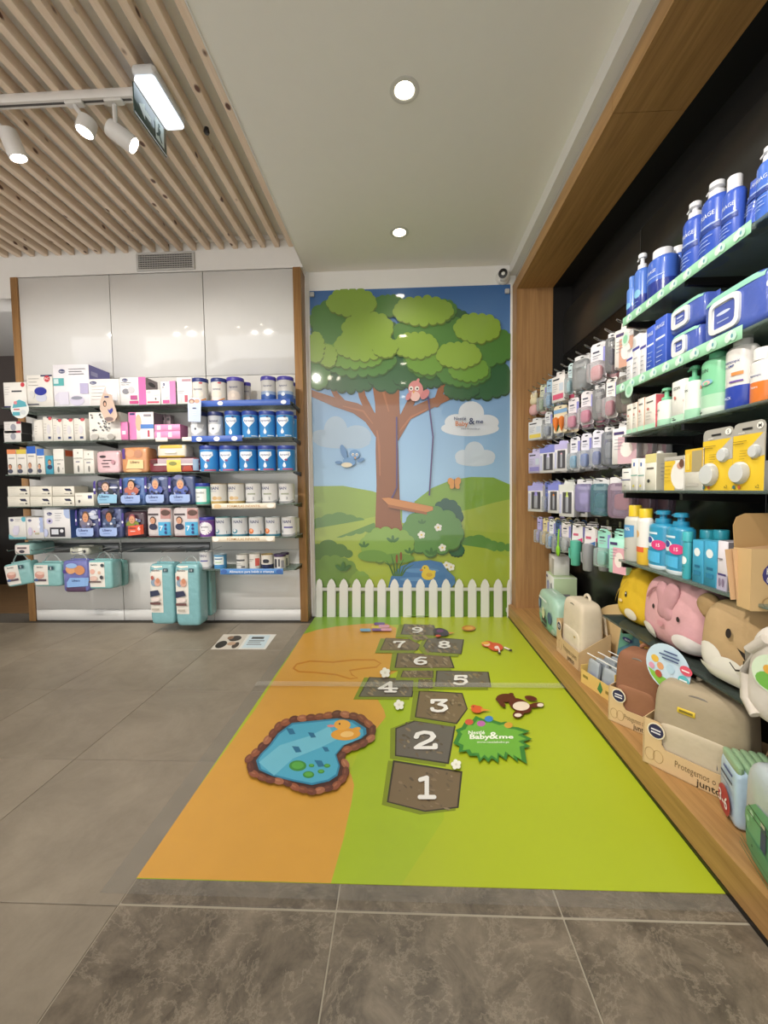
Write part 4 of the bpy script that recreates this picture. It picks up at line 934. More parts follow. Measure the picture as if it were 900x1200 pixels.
TIN = {
 'white': lambda r, h: tin(r, h, [(1, '#e9e6e0')], '#2c3a7c', APT() + [('e', .5, .42, .3, .14, '#e2d9cc'), ('p', [(.05, .16), (.5, .06), (.95, .22), (.95, .28), (.5, .11), (.05, .21)], '#d98a3a'), ('e', .68, .93, .1, .04, '#c9606a')]),
 'silver': lambda r, h: tin(r, h, [(1, '#c9ccd2')], '#2b3566', [('p', [(.05, .62), (.95, .62), (.8, .3), (.5, .18), (.2, .3)], '#eef0f2'), ('e', .5, .42, .06, .05, '#4a4f5c')] + APT('#2f3a66', .76)),
 'greyviolet': lambda r, h: tin(r, h, [(1, '#bdb9b8')], '#4a41a6', [('e', .5, .3, .36, .26, '#c9bdb4')] + APT('#3a3f6c', .72) + [('e', .5, .34, .08, .08, '#d8c8bc'), ('r', .12, .04, .45, .1, '#2a2a30')]),
 'night': lambda r, h: tin(r, h, [(.35, '#3a5fa8'), (.5, '#8fa3c2'), (1, '#c9c8c6')], '#443d9c', APT('#2f3768', .74) + [('e', .52, .35, .1, .08, '#d5dfee'), ('r', .1, .06, .5, .11, '#b5536a')]),
 'blue': lambda r, h: tin(r, h, [(1, '#3f8fd2')], '#2b4596', HEART + APT('#27498c', .74, .1) + DROP + [('e', .62, .9, .06, .035, '#2b3f7c'), ('r', .62, .06, .94, .1, '#cfe2f2'), ('e', .15, .08, .08, .05, '#dfeaf4')]),
 'bluered': lambda r, h: tin(r, h, [(1, '#3a8cd0')], '#2b4090', HEART + APT('#27498c', .74, .1) + DROP + [('e', .58, .5, .07, .05, '#8c4a7a'), ('r', .42, .05, .9, .1, '#c9566a'), ('r', .06, .05, .26, .1, '#dfeaf4')]),
 'green': lambda r, h: tin(r, h, [(.2, '#4fb8a6'), (1, '#5cc0ae')], '#263a94', [('r', .1, .14, .86, .86, '#e8ece8'), ('t', .48, .66, .12, 'novalac', '#3d4a52', .006, .64), ('r', .3, .4, .5, .43, '#7d8a8c')]),
 'violet': lambda r, h: tin(r, h, [(1, '#7a4a9c')], '#3b3494', [('e', .5, .52, .4, .38, '#e9e6ea'), ('t', .48, .62, .11, 'novalac', '#3d3a52', .006, .6), ('r', .3, .4, .5, .43, '#8a848c')]),
 'gold': lambda r, h: tin(r, h, [(.14, '#b59a5c'), (1, '#d8d6d0')], None, NAN() + [('e', .4, .3, .14, .09, '#c9a878'), ('e', .62, .3, .12, .08, '#d3b98f'), ('r', .1, .62, .5, .64, '#7a86a4')], rim='#c4a24e'),
 'pale': lambda r, h: tin(r, h, [(.1, '#8d9092'), (1, '#d9d9d8')], None, NAN() + [('r', .3, .46, .72, .53, '#9aa08c'), ('t', .62, .28, .12, '2', '#4a5060', .006), ('p', [(.08, .2), (.14, .38), (.2, .2)], '#5c6a6c'), ('p', [(.5, .02), (1, .22), (1, .1), (.7, .02)], '#a9abac')], rim='#dcdcda'),
 'teal': lambda r, h: tin(r, h, [(.12, '#3f7f96'), (1, '#d3d6d8')], None, NAN('#2c3768', .46) + [('e', .3, .3, .16, .12, '#3b8aa0'), ('e', .3, .33, .1, .08, '#d3d6d8'), ('t', .84, .24, .13, '1', '#39424e', .006)], rim='#6fa5a8'),
 'orange': lambda r, h: tin(r, h, [(.12, '#3f7f96'), (1, '#d6d8d9')], None, NAN('#2c3768', .46) + [('e', .26, .3, .18, .14, '#e0763c'), ('e', .29, .33, .08, .08, '#f0b48a'), ('t', .82, .24, .13, '2', '#39424e', .006)], rim='#cfd6d6'),
 'nanviolet': lambda r, h: tin(r, h, [(.1, '#9a9c9e'), (1, '#d8d8d8')], None, NAN('#2c3768', .46) + [('r', .3, .45, .8, .52, '#4b4690'), ('p', [(.08, .2), (.18, .4), (.26, .2)], '#7a8488'), ('p', [(.5, .02), (1, .22), (1, .1), (.7, .02)], '#a9abac')], rim='#dcdcda'),
 'bluewhite': lambda r, h: tin(r, h, [(.3, '#4b8fc4'), (1, '#5a9cc8')], None, [('r', .12, .3, .86, .84, '#dfe8e6'), ('r', .22, .66, .78, .74, '#2c5a8c'), ('r', .3, .44, .7, .5, '#a9c9a0')], rim='#b9c6cc'),
 'plain': lambda r, h: tin(r, h, [(1, '#e4e3de')], None, [('r', .15, .55, .85, .66, '#4a4d52'), ('r', .2, .35, .6, .39, '#a9a9a6'), ('r', .2, .25, .7, .29, '#a9a9a6'), ('r', .6, .1, .85, .2, '#5a5c60')]),
 'plainred': lambda r, h: tin(r, h, [(1, '#e8e4de')], None, [('r', .6, .2, .96, .7, '#c85a52'), ('r', .1, .6, .5, .65, '#9a9690'), ('r', .1, .5, .4, .54, '#b3afa8')]),
 'golddark': lambda r, h: tin(r, h, [(.3, '#2a3354'), (1, '#e6e3da')], None, [('e', .5, .55, .24, .14, '#2c2f3c'), ('r', .25, .4, .7, .44, '#8a8578')], rim='#c9b070'),
 'plum': lambda r, h: tin(r, h, [(1, '#e2e0dc')], '#3b2a52', [('r', .2, .1, .4, .8, '#3f3f46'), ('r', .5, .2, .62, .8, '#4a4a52'), ('r', .7, .1, .9, .7, '#8b8b90')]),
}
MT = 'baby milk tins on the white unit'
for x0, x1 in ((226, 244), (248, 266)): ltin(x0, x1, 444, LZ[0], 'white', 'white milk tin with an orange swoosh and navy lid' + on(0), MT)
ltin(266, 285.6, 443, LZ[0], 'greyviolet', 'grey violet-lidded milk tin, front row,' + on(0), MT)
ltin(285, 295.5, 449, LZ[0], 'greyviolet', 'grey violet-lidded milk tin, set back,' + on(0), MT, y=LY+.14)
for x0, x1 in ((306, 323.8), (325, 344)): ltin(x0, x1, 442, LZ[0], 'night', 'silver to blue violet-lidded tin, front row,' + on(0), MT)
ltin(337.5, 347.5, 449, LZ[0], 'night', 'silver to blue violet-lidded tin, set back,' + on(0), MT, y=LY+.15)
for x0, x1 in ((224, 243), (244.5, 262)): ltin(x0, x1, 483, LZ[1], 'silver', 'silver milk tin with a white shield and navy lid' + on(1), MT)
for x0, x1 in ((263.5, 283), (283.5, 303), (303.5, 323), (323.5, 344)): ltin(x0, x1, 482, LZ[1], 'blue', 'bright blue milk tin with a white heart and drop' + on(1), MT)
ltin(338, 349, 487, LZ[1], 'blue', 'bright blue milk tin half hidden behind another' + on(1), MT, y=LY+.15)
for x0, x1 in ((234, 256), (257, 278.6), (280, 301.4), (302, 323.5), (325, 345.7)): ltin(x0, x1, 522, LZ[2], 'bluered', 'blue milk tin with white heart and red caption' + on(2), MT)
ltin(230, 247, 565.5, LZ[3], 'green', 'mint green milk tin with a blue lid' + on(3), MT)
for x0, x1 in ((247, 266.5), (267.6, 287)): ltin(x0, x1, 566, LZ[3], 'gold', 'white milk tin with a gold rim and base' + on(3), MT)
for x0, x1 in ((288, 306.7), (307, 326), (326.7, 345.5)): ltin(x0, x1, 566, LZ[3], 'pale', 'pale silver milk tin with navy lettering' + on(3), MT)
ltin(234.7, 252, 605, LZ[4], 'violet', 'violet milk tin with a dark blue lid' + on(4), MT)
for x0, x1 in ((253, 271), (272, 291)): ltin(x0, x1, 605, LZ[4], 'teal', 'white milk tin with a teal leaf and base' + on(4), MT)
for x0, x1 in ((292, 310), (311, 329)): ltin(x0, x1, 605, LZ[4], 'orange', 'white milk tin with an orange round picture' + on(4), MT)
ltin(330, 348, 605, LZ[4], 'nanviolet', 'pale milk tin with a violet bar, in the front row' + on(4), MT)
ltin(341, 352, 606, LZ[4], 'nanviolet', 'pale milk tin with a violet bar, behind its front row' + on(4), MT, y=LY+.15)
LOW = " on white unit's lowest shelf"
for x0, x1, yt, k, lb in ((235, 250, 645, 'nanviolet', 'pale milk tin with a violet bar, beside the teal packs,'), (252, 266.5, 648, 'bluewhite', 'small blue cereal tin'), (278, 292, 648, 'plain', 'plain white tub with grey lettering'), (293, 306.5, 647, 'plainred', 'white tub with a red side patch'), (307, 321, 648, 'golddark', 'white tub with navy base and gold rim'), (321.8, 336, 648, 'plum', 'white tub with a plum lid, in the front row,')):
    ltin(x0, x1, yt, .497, k, lb + LOW, MT, back=.032)
ltin(330, 340, 646, .497, 'plum', 'white tub with a plum lid, set back,' + LOW, MT, y=LY+.15)

# ------------------------------------------------------------------ second shelf
for k in range(2):
    lbox(4.6, 25, (504.6, 494)[k], 1, '#e4e1de', [('e', .55, .5, .16, .3, '#9a9ca6'), ('r', .75, .8, 1, 1, '#a53f4c')] + lines(.05, .35, .75, 3, .2, '#b3b1b1'), 'small flat white carton, ' + ('lower', 'upper')[k] + ' of a pair' + on(1), .1, '#3a3838', dz=(0, .070)[k], group='small cartons on the second shelf')
for x0, x1, yt in ((39.5, 50, 492), (50.3, 61.5, 488.5), (61.8, 73, 491), (73.3, 86, 490.5), (86.6, 100, 490)):
    plain = x0 < 50
    lbox(x0, x1, yt, 1, '#e8e4dc', ([] if plain else [('r', .45, .95, 1, 1, '#2a2c4c'), ('e', .78, .93, .2, .07, '#c8525a'), ('r', .5, .1, .8, .2, '#3b4670'), ('e', .6, .5, .2, .2, '#d9d6da')]) + lines(.12, .4, .7, 4, .12, '#a5a19c'), ('slim grey-white carton' if plain else 'slim white carton with a navy top and red dot') + on(1), .12, group='slim cartons on the second shelf')
lbox(104, 141, 483, 1, '#eeebe4', [('e', .1+.8*random.random(), .35+.6*random.random(), .03, .03, '#5a5c60') for _ in range(26)] + [('e', .2, .12, .12, .1, '#b9b6b0'), ('e', .72, .12, .12, .1, '#a9a6a0'), ('r', .38, .05, .52, .08, '#77756f')], 'white carton scattered with small black motifs' + on(1), .18)
lbox(141.3, 150, 494.5, 1, '#dd7fb2', [('r', .2, .3, .7, .5, '#f0dbe6')], 'small pink carton between two larger ones' + on(1), .08, '#8b7f86', back=.0)
lbox(150.5, 180, 483, 1, '#efe6e4', [('r', 0, 0, .3, 1, '#dd7fb6'), ('r', .06, .9, .26, .97, '#27306b'), ('e', .4, .62, .12, .3, '#d8b296'), ('r', .48, .4, 1, .56, '#4f7fc4'), ('r', .48, .05, 1, .38, '#f2f1ee'), ('r', .75, .1, .84, .34, '#b2485e'), ('r', .62, .84, .92, .92, '#8f8a92')], 'white carton with pink stripe and blue band' + on(1), .13, '#7f787e')
for k in range(3):
    x0 = 182+k*6.2; lbox(x0, x0+5.6, 484.5+k*.7, 1, '#8d8085', [('r', .15, .78, .85, .88, '#2f2c30')], 'slim mauve carton behind the flat pink ones' + on(1), .06, back=.16, group='slim mauve cartons')
for k in range(2):
    lbox(181, 211.5, (505, 497.2)[k], 1, '#e08fbb', [('r', .1, .25, .24, .85, '#f2dbe6'), ('r', .54, .25, .68, .85, '#f2dbe6')], 'flat pink carton, ' + ('lower', 'upper')[k] + ' of a pair' + on(1), .12, '#d57fae', dz=(0, .0605)[k], group='flat pink cartons')
# ------------------------------------------------------------------ third shelf
for x0, x1, yt, top, sk, hr, lb in ((8.3, 19, 526.7, '#dd8a5c', '#c98f6f', '#3a2a22', 'slim carton with an orange top band'), (19.3, 31, 526.7, '#d8c04a', '#d9a585', '#2c2a28', 'slim carton with a yellow top band'), (31.3, 42, 523, '#2f62c0', '#d9a585', '#8a4a32', 'slim deep blue topped carton, taller of two,'), (43, 52, 526, '#3f74c8', '#d9a585', '#3a2a22', 'slim deep blue topped carton, shorter of two,')):
    lbox(x0, x1, yt, 2, '#e6e3dc', [('r', 0, .82 if x0 < 30 else .74, 1, 1, top)] + face(.3, .3, .11, 2.2, sk, hr, '#4a4e60') + lines(.2, .85, .64, 1, .08, '#6a6c74', .02), lb + on(2), .1, group='slim cartons on the third shelf')
lbox(53, 62, 534, 2, '#4aa3bf', face(.6, .62, .16, 1.9, '#c99878', '#2a2624', '#2c3a5c'), 'small teal carton with a man in a dark jumper' + on(2), .08)
lbox(62.3, 75, 526, 2, '#e6e3db', [('t', .5, .56, .07, 'ADERMA', '#5a5c58', .0), ('r', .35, .38, .65, .42, '#8a8a86'), ('e', .45, .18, .1, .12, '#7a7a76'), ('r', .85, .18, .9, .24, '#8a8a86')], 'white dermo carton with a grey and orange side' + on(2), .15, '#b9b5ab', [('r', .1, .72, .7, .95, '#cc5f38')], group='white dermo cartons')
for x0, x1 in ((85.5, 97.5), (98, 110)):
    lbox(x0, x1, 526 if x0 < 90 else 528, 2, '#e7e4dc', [('t', .5, .62, .07, 'ADERMA', '#5a5c58', .0), ('r', .25, .46, .65, .5, '#55567a'), ('e', .5, .2, .1, .14, '#7a7a76'), ('e', .5, .84, .07, .04, '#a9a8a2')], 'white dermo carton with a small bottle picture' + on(2), .12, group='white dermo cartons')
def lpack(x0, x1, yt, z, base, items, label, d=.13, group=None, back=.01, handle=None, e=.22, rx=0.0, ry=0.0, yb=None):
    y = LY+back; x, w_, h_ = LP(x0, x1, yt, z, y)
    return put(pack(w_-.004, d, h_, base, items, handle, e), (x, y+d/2, z), 0, label, group, rx, ry)
LIB = lambda: [('p', [(.16, .08), (.84, .08), (.9, .14), (.9, .36), (.16, .36), (.1, .3), (.1, .14)], '#9db4e2'), ('t', .46, .285, .085, 'Libero', '#2b3470', .015, .6), ('r', .3, .16, .6, .185, '#7d92c4')]
DI = 'diaper packs on the white unit'
lpack(112, 140, 528.6, LZ[2], '#d9b7bd', [('e', .3, .75, .14, .06, '#3b2f34'), ('r', .3, .56, .7, .6, '#4a3a40'), ('r', .25, .42, .55, .46, '#4a3a40'), ('r', .3, .28, .6, .32, '#6a565c'), ('e', .75, .5, .08, .1, '#b98a94')], 'crumpled rose pink pack with dark print' + on(2), .12, DI)
lpack(141, 173, 524, LZ[2], '#c98f62', [('e', .36, .76, .18, .15, '#d99a72'), ('e', .66, .74, .15, .15, '#b98468'), ('r', .06, .55, .18, .95, '#5a3f86'), ('p', [(.2, .16), (.85, .16), (.85, .5), (.3, .52)], '#eccb96'), ('t', .55, .42, .1, 'Libero', '#3a3024', .012, .5), ('e', .5, .08, .3, .06, '#e6c08a')], 'peach diaper pack with a cream label' + on(2), .15, DI)
lpack(173, 233, 536.5, LZ[2], '#7a2f38', [('r', .0, .48, 1, .62, '#d9d2cf'), ('r', .2, .62, .9, .95, '#b9a6ae'), ('r', .38, .03, .66, .97, '#e0c95e'), ('e', .5, .6, .08, .14, '#8a8a4a'), ('p', [(.68, .05), (.9, .05), (.85, .45), (.72, .4)], '#a8402c'), ('e', .12, .75, .07, .16, '#5a2a2c'), ('r', .9, .1, .99, .9, '#8aa3bf')], 'long dark red diaper pack with a yellow middle label' + on(2), .16, DI)
_z2 = LZ[2] + LP(173, 233, 536.5, LZ[2], LY+.01)[2]
lpack(183, 218, 521, _z2+.001, '#d9d3c6', [('r', .02, .72, .98, .98, '#dfb44a'), ('r', .05, .02, .95, .16, '#c9a848'), ('e', .5, .45, .2, .12, '#efece2'), ('r', .3, .3, .7, .36, '#b9b29e')], 'silver white pack with a golden top lying on the long red pack', .15, DI)
# ------------------------------------------------------------------ fourth shelf
for k in range(3):
    for r in range(2):
        x0 = 9+k*26.2
        lbox(x0, x0+25.9, (582, 570)[r], 3, '#e3dfd2', [('p', [(.55, .78), (.82, .78), (.9, .5), (.62, .55)], '#262a46'), ('r', .55, .25, .75, .29, '#6a6862'), ('e', .86, .3, .05, .08, '#4a4844'), ('r', .04, .03, .98, .05, '#bdb8aa')] + lines(.08, .4, .8, 3, .2, '#c4bfb2'), 'cream device carton, ' + ('lower', 'upper')[r] + ' row of stacked six' + on(3), .15, '#cfcabc', dz=(0, .0775)[r], group='stacked cream cartons')
lbox(88, 110, 577.5, 3, '#e6e3d8', [('e', .22, .35, .06, .12, '#4a4a4c'), ('r', .7, .55, .92, .8, '#3b4278'), ('r', .1, .75, .4, .8, '#c4bfb2')], 'low cream carton beside the stacked six' + on(3), .14)
lbox(88, 95, 569, 3, '#d9d6cd', [('e', .5, .5, .2, .1, '#6a6a6c')], 'small pale carton set back behind the low cream one' + on(3), .06, back=.19)
def diaper(x0, x1, yt, sh, skin, hair, top, extra, label, base='#4b5a86'):
    rnd = random.Random(int(x0)); bl = ('#2c3048', '#8f9cc0', '#b9c0d4', '#3a4266', '#6a6f94', '#d3d6e0', '#54486a')
    it = [('e', rnd.uniform(.15, .85), rnd.uniform(.4, .95), rnd.uniform(.05, .2), rnd.uniform(.03, .1), rnd.choice(bl)) for _ in range(12)] + [('e', .5, .52, .3, .16, top)] + face(.5, .7, .19, 1.0, skin, hair, top) + [('e', rnd.uniform(.3, .8), rnd.uniform(.4, .5), .06, .04, rnd.choice(bl)) for _ in range(4)] + [('r', .04, .45, .16, .95, '#4b3f8c'), ('e', .1, .62, .05, .05, '#e6e4f0')] + extra
    lpack(x0, x1, yt, LZ[sh], base, it, label + on(sh), .15, DI)
diaper(111, 141, 562, 3, '#d5b3a0', '#5a4438', '#3a4048', [('p', [(.25, .1), (.95, .1), (.97, .42), (.3, .46), (.22, .3)], '#8fbfdc'), ('t', .5, .36, .1, 'Libero', '#2b3f70', .012, .4), ('r', .3, .22, .6, .25, '#6d98b8'), ('r', .3, .04, .7, .08, '#e6e6ea')], 'dark diaper pack with a pale blue newborn label', '#454a5c')
diaper(141.5, 170, 559, 3, '#d9a07c', '#33261f', '#b86a5a', LIB(), 'blue diaper pack with a smiling brown haired baby', '#5574ac')
diaper(170.5, 197.5, 557.5, 3, '#d9a07c', '#7d7f90', '#5a6ab0', LIB(), 'slate blue diaper pack with a child in a cap', '#4a5780')
diaper(198, 228, 557.5, 3, '#d9a07c', '#7d7f90', '#5a6ab0', LIB(), 'slate blue capped child diaper pack beside the green tin', '#4a5780')
# ------------------------------------------------------------------ fifth shelf
lbox(10, 30.5, 606, 4, '#e3e2de', LOGO(.2, .86, .06) + [('e', .9, .9, .14, .12, '#5fb2c4'), ('e', .4, .35, .18, .2, '#cfcce0'), ('r', .3, .3, .62, .6, '#d6d3e4'), ('p', [(0, 0), (1, 0), (1, .08), (.3, .06), (0, .22)], '#6fb3bd')] + lines(.4, .75, .9, 2, .07), 'white carton with a teal corner and pale robot' + on(4), .16)
lbox(31, 51, 606.5, 4, '#e6e4e4', LOGO(.2, .86, .06) + [('r', .78, .3, 1, 1, '#a7b6dc'), ('e', .75, .8, .08, .07, '#eef0f6'), ('e', .75, .56, .08, .07, '#eef0f6'), ('e', .22, .35, .13, .2, '#cdc6e0'), ('e', .48, .34, .04, .03, '#c84a4a'), ('r', .5, .2, .75, .28, '#b9b49a')], 'white baby monitor carton with two small dials' + on(4), .16)
lbox(51.3, 82, 597, 4, '#e2e1e2', LOGO(.22, .85, .055) + [('p', [(.78, 1), (1, 1), (1, .68), (.86, .7), (.78, .82)], '#a9b9dc'), ('e', .22, .6, .12, .1, '#c4bfe0'), ('e', .22, .6, .05, .04, '#2c3050'), ('r', .22, .06, .8, .38, '#22222e'), ('r', .28, .14, .55, .32, '#cfd3dc'), ('e', .68, .26, .07, .06, '#dadbe0'), ('e', .05, .2, .1, .14, '#bcc3e2')] + lines(.45, .72, .86, 4, .08), 'large white carton with a dark video monitor printed' + on(4), .2, '#5573b8')
diaper(90, 115.5, 596, 4, '#d39a74', '#6a4a32', '#7a7488', LIB(), 'indigo diaper pack with a fair haired toddler', '#4a5280')
diaper(117, 143, 595.5, 4, '#a86b4a', '#2c221e', '#4f6284', LIB(), 'indigo diaper pack with a child in a blue shirt', '#55608c')
diaper(144, 170, 599.6, 4, '#d39a74', '#8a3a4c', '#7d8c34', [('p', [(.36, .1), (1, .16), (1, .52), (.36, .46)], '#d9583c'), ('t', .86, .38, .14, '6', '#f2e6e0', .015), ('t', .55, .4, .08, 'Libero', '#5a1f28', .01, .36), ('r', .48, .26, .7, .29, '#f0d8d0')], 'dark diaper pack with a bright orange label and a six', '#4a3640')
for k, (x0, x1) in enumerate(((171, 200.5), (201.5, 232.5))):
    lpack(x0, x1, 594.5, LZ[4], '#cfc6c6', [('r', .58, .62, .97, .97, '#b98a86'), ('e', .78, .82, .18, .1, '#5a4038'), ('r', .08, .74, .5, .8, '#4a4044')] + face(.28, .56, .13, 1.1, '#cf9a7c', '#3a2a24', '#2c2f4a') + [('r', .52, .08, .98, .52, '#4fa9d6'), ('t', .64, .32, .16, '7', '#f0f4f6', .015), ('e', .82, .42, .05, .05, '#2f3f7c'), ('e', .82, .3, .05, .05, '#2f3f7c'), ('e', .82, .18, .05, .05, '#2f3f7c'), ('r', .05, .02, .95, .07, '#5a2f34')], 'white diaper pack with a blue seven ' + ('beside the orange six', 'beside the violet tin')[k] + on(4), .15, DI)
# ------------------------------------------------------------------ packs hung under the shelves
def hang(x0, x1, y0, y1, y, d, base, items, label, handle=.06, rz=0.0, ry=0.0, group='packs hung from the hook rail'):
    a = at(x0, (y0+y1)/2, 1, y); e = at(x1, (y0+y1)/2, 1, y); zt = at((x0+x1)/2, y0, 1, y).z; zb = at((x0+x1)/2, y1, 1, y).z
    return put(pack(e.x-a.x, d, zt-zb, base, items, handle, .2), ((a.x+e.x)/2, y+d/2, zb), rz, label, group, 0, ry)
TEAL = '#86b9b9'
NB = lambda n: [('r', .03, .08, .55, .92, '#e6e2da'), ('t', .28, .84, .07, 'bambo', '#4a4a50', .01, .4), ('e', .26, .5, .17, .16, '#cf9a8c'), ('e', .3, .58, .14, .07, '#e6c3b4'), ('r', .06, .24, .5, .33, '#5a4a54'), ('e', .16, .3, .07, .06, '#3f5a8c'), ('r', .6, .72, .78, .88, '#2f4f5c'), ('t', .69, .8, .1, n, '#e9f0f0', .015, .12)]
hang(8, 37, 659.5, 686, LY-.02, .11, TEAL, NB('1'), 'small white and teal diaper pack hung askew at the end of the rail', .07, .12, -.16)
hang(38, 71.5, 660, 687.5, LY, .12, TEAL, NB('2'), 'white and teal diaper pack marked with a two hung on the rail', .06)
hang(73, 103, 657, 694, LY-.01, .12, '#6a6fae', [('r', .0, .0, 1, .16, '#5a4460'), ('e', .35, .72, .2, .14, '#d9a070'), ('e', .7, .7, .2, .15, '#c98a5c'), ('e', .4, .84, .22, .08, '#8fb0dc'), ('p', [(.2, .16), (.98, .2), (1, .46), (.32, .46), (.2, .32)], '#86aee0'), ('t', .56, .38, .07, 'Libero', '#27386c', .012, .4), ('e', .12, .66, .08, .06, '#4a3a86')], 'blue and violet newborn diaper pack hung between teal packs', .05)
hang(101.5, 131, 657, 690.5, LY+.01, .12, TEAL, [('r', .03, .08, .72, .94, '#e6e2d9'), ('t', .32, .86, .06, 'bambo', '#4a4a50', .01, .4), ('e', .25, .62, .1, .09, '#e0b0a0'), ('e', .52, .58, .06, .06, '#d9b59c'), ('e', .3, .38, .16, .09, '#d9b9ac'), ('e', .66, .84, .07, .06, '#3a4a52'), ('e', .62, .42, .07, .07, '#43424a'), ('r', .1, .24, .6, .3, '#6a5a58')], 'white and teal diaper pack with line drawings, foremost of a trio', .06)
for k in range(2): hang(114+9*k, 137+8*k, 657, 689-2*k, LY+.135+k*.08, .07, '#7db3ae', [], 'plain teal diaper pack hanging behind the one with line drawings', .06)
LONG = [('r', .03, .2, .56, .97, '#e3ded4'), ('t', .3, .9, .035, 'bambo', '#44444c', .01, .45), ('r', .6, .87, .8, .93, '#35505a'), ('t', .7, .9, .032, '11', '#e6eeee', .012, .16), ('e', .22, .7, .12, .06, '#8aa0b4'), ('e', .38, .7, .13, .06, '#d5a593'), ('e', .4, .73, .08, .045, '#c98a6a'), ('e', .18, .78, .06, .035, '#a8584e'), ('p', [(.06, .46), (.48, .5), (.4, .58), (.06, .56)], '#2f3550'), ('e', .3, .43, .18, .04, '#e2d3cd'), ('r', .06, .34, .5, .38, '#6a4a48'), ('r', .14, .25, .44, .28, '#b3aca0')]
for k, (x0, x1) in enumerate(((175, 203.5), (204.8, 234))):
    hang(x0, x1, 661, 732+k*2, LY-.03, .15, '#7db0b6', LONG, 'tall teal diaper pack with a family photo panel, ' + ('further from', 'next to')[k] + ' the lowest tins', .05)
hang(235, 247.5, 664, 722, LY+.14, .1, '#77a8a6', [], 'tall plain teal pack hanging behind the photo packs', .05)
def lying(x0, x1, y0, y1, y, d, base, items, label):
    a = at(x0, (y0+y1)/2, 1, y); e = at(x1, (y0+y1)/2, 1, y); zt = at((x0+x1)/2, y0, 1, y).z; zb = at((x0+x1)/2, y1, 1, y).z
    put(pack(e.x-a.x, d, zt-zb, base, items, None, .35), ((a.x+e.x)/2, y+d/2, zb), 0, label, 'packs laid on the hook rail')
lying(15, 37, 636.5, 651.5, LY+.0, .24, '#8fb6b4', [('r', .12, .15, .88, .85, '#e3d9d4'), ('r', .25, .55, .75, .68, '#6a5a60'), ('e', .5, .35, .15, .12, '#3f3c48')], 'teal pack lying on its back above the askew pack')
lying(80, 104, 641.5, 651, LY+.1, .18, '#c9c8b8', [('r', .5, .1, .68, .9, '#eceade'), ('e', .8, .5, .06, .2, '#3a3c40'), ('r', .08, .4, .4, .5, '#8a8a84')], 'cream and grey wipes pack lying on the rail')
for x0, x1, y0, y1 in ((12, 40, LY+.0, YU-.015), (78, 110, LY+.09, YU-.015)):
    z = at((x0+x1)/2, 651.8, 1, LY+.02).z
    for q in (x0, x1):
        x = at(q, 651, 1, LY).x; b = MB(); b.tube([(x, YU-.014, .66), (x, y0-.02, .66), (x, y0-.025, .67)], .003, CHROME, 6); tag(obj('display_prong', b.mesh('display_prong')), 'chrome prong holding packs under the shelves of the white unit', 'prong', 'prongs of the hook rail')
for q in (22, 54, 87, 117, 143, 190, 219, 241):
    x = at(q, 650, 1, LY).x; b = MB(); b.tube([(x, YU-.014, .645), (x, LY-.01, .64), (x, LY-.02, .655)], .003, CHROME, 6); tag(obj('display_prong', b.mesh('display_prong')), 'chrome prong holding packs under the shelves of the white unit', 'prong', 'prongs of the hook rail')
# shelf talkers on the unit
def card_round(r, items):
    def f_(b):
        N = 24; b.plate([(r*math.cos(2*PI*k/N), 0, -.02+r*math.sin(2*PI*k/N)) for k in range(N)], P('#e4e8e6', .35), (0, .0012, 0))
        b.prints(smap(lambda u, v, o: ((u-.5)*2*r, -o, -.02+(v-.5)*2*r), 2*r, 2*r), items)
    return f_
p = at(23, 476, 1, LY-.06); wobbler(card_round(.072, [('p', [(.1, .55), (.9, .62), (.82, .85), (.5, .98), (.2, .86)], '#5aa9b8'), ('e', .28, .82, .1, .09, '#d98c94'), ('r', .1, .15, .5, .34, '#5aa9b8'), ('e', .68, .32, .16, .12, '#cfd6d8'), ('r', .18, .44, .5, .5, '#c9606a')]), p, 0, 'round teal and white shelf talker at the left end of the top shelf')
def card_tall(b):
    w_, h_ = .115, .2
    b.plate([(-.055, 0, .05), (-.03, 0, .11), (.03, 0, .1), (.05, 0, .04), (.075, 0, -.06), (.05, 0, -.1), (0, 0, -.11), (-.03, 0, -.08), (-.06, 0, -.01)], P('#cdb5a4', .35), (0, .0012, 0))
    b.prints(smap(lambda u, v, o: (-.06+u*w_, -o, -.1+v*h_), w_, h_), [('e', .35, .66, .12, .12, '#3a2c26'), ('e', .36, .64, .07, .07, '#d5a58c'), ('r', .35, .88, .65, .94, '#3b4070'), ('p', [(.62, .4), (.85, .5), (.9, .4), (.72, .25), (.55, .4), (.58, .48)], '#3b3f96'), ('e', .6, .08, .3, .08, '#7d6a6a')])
p = at(126, 478, 1, LY-.06); wobbler(card_tall, p, 0, 'beige shelf talker with a violet heart under the top shelf')
def card_slim(b):
    w_, h_ = .105, .17
    b.plate([(-.052, 0, -.1), (.042, 0, -.105), (.052, 0, .05), (.03, 0, .075), (-.03, 0, .075), (-.052, 0, .055)], P('#b9c6e2', .35), (0, .0012, 0))
    b.prints(smap(lambda u, v, o: (-.05+u*.1, -o, -.1+v*h_), .1, h_), [('e', .3, .88, .22, .1, '#8a5a4a'), ('e', .3, .86, .13, .07, '#d9b09a'), ('e', .7, .88, .2, .09, '#c99a84'), ('r', .35, .55, .62, .6, '#3a3f5a')] + lines(.3, .7, .46, 3, .08, '#dfe6f2'))
p = at(228, 478, 1, LY-.06); wobbler(card_slim, p, 0, 'pale blue shelf talker with two faces beside the milk tins')

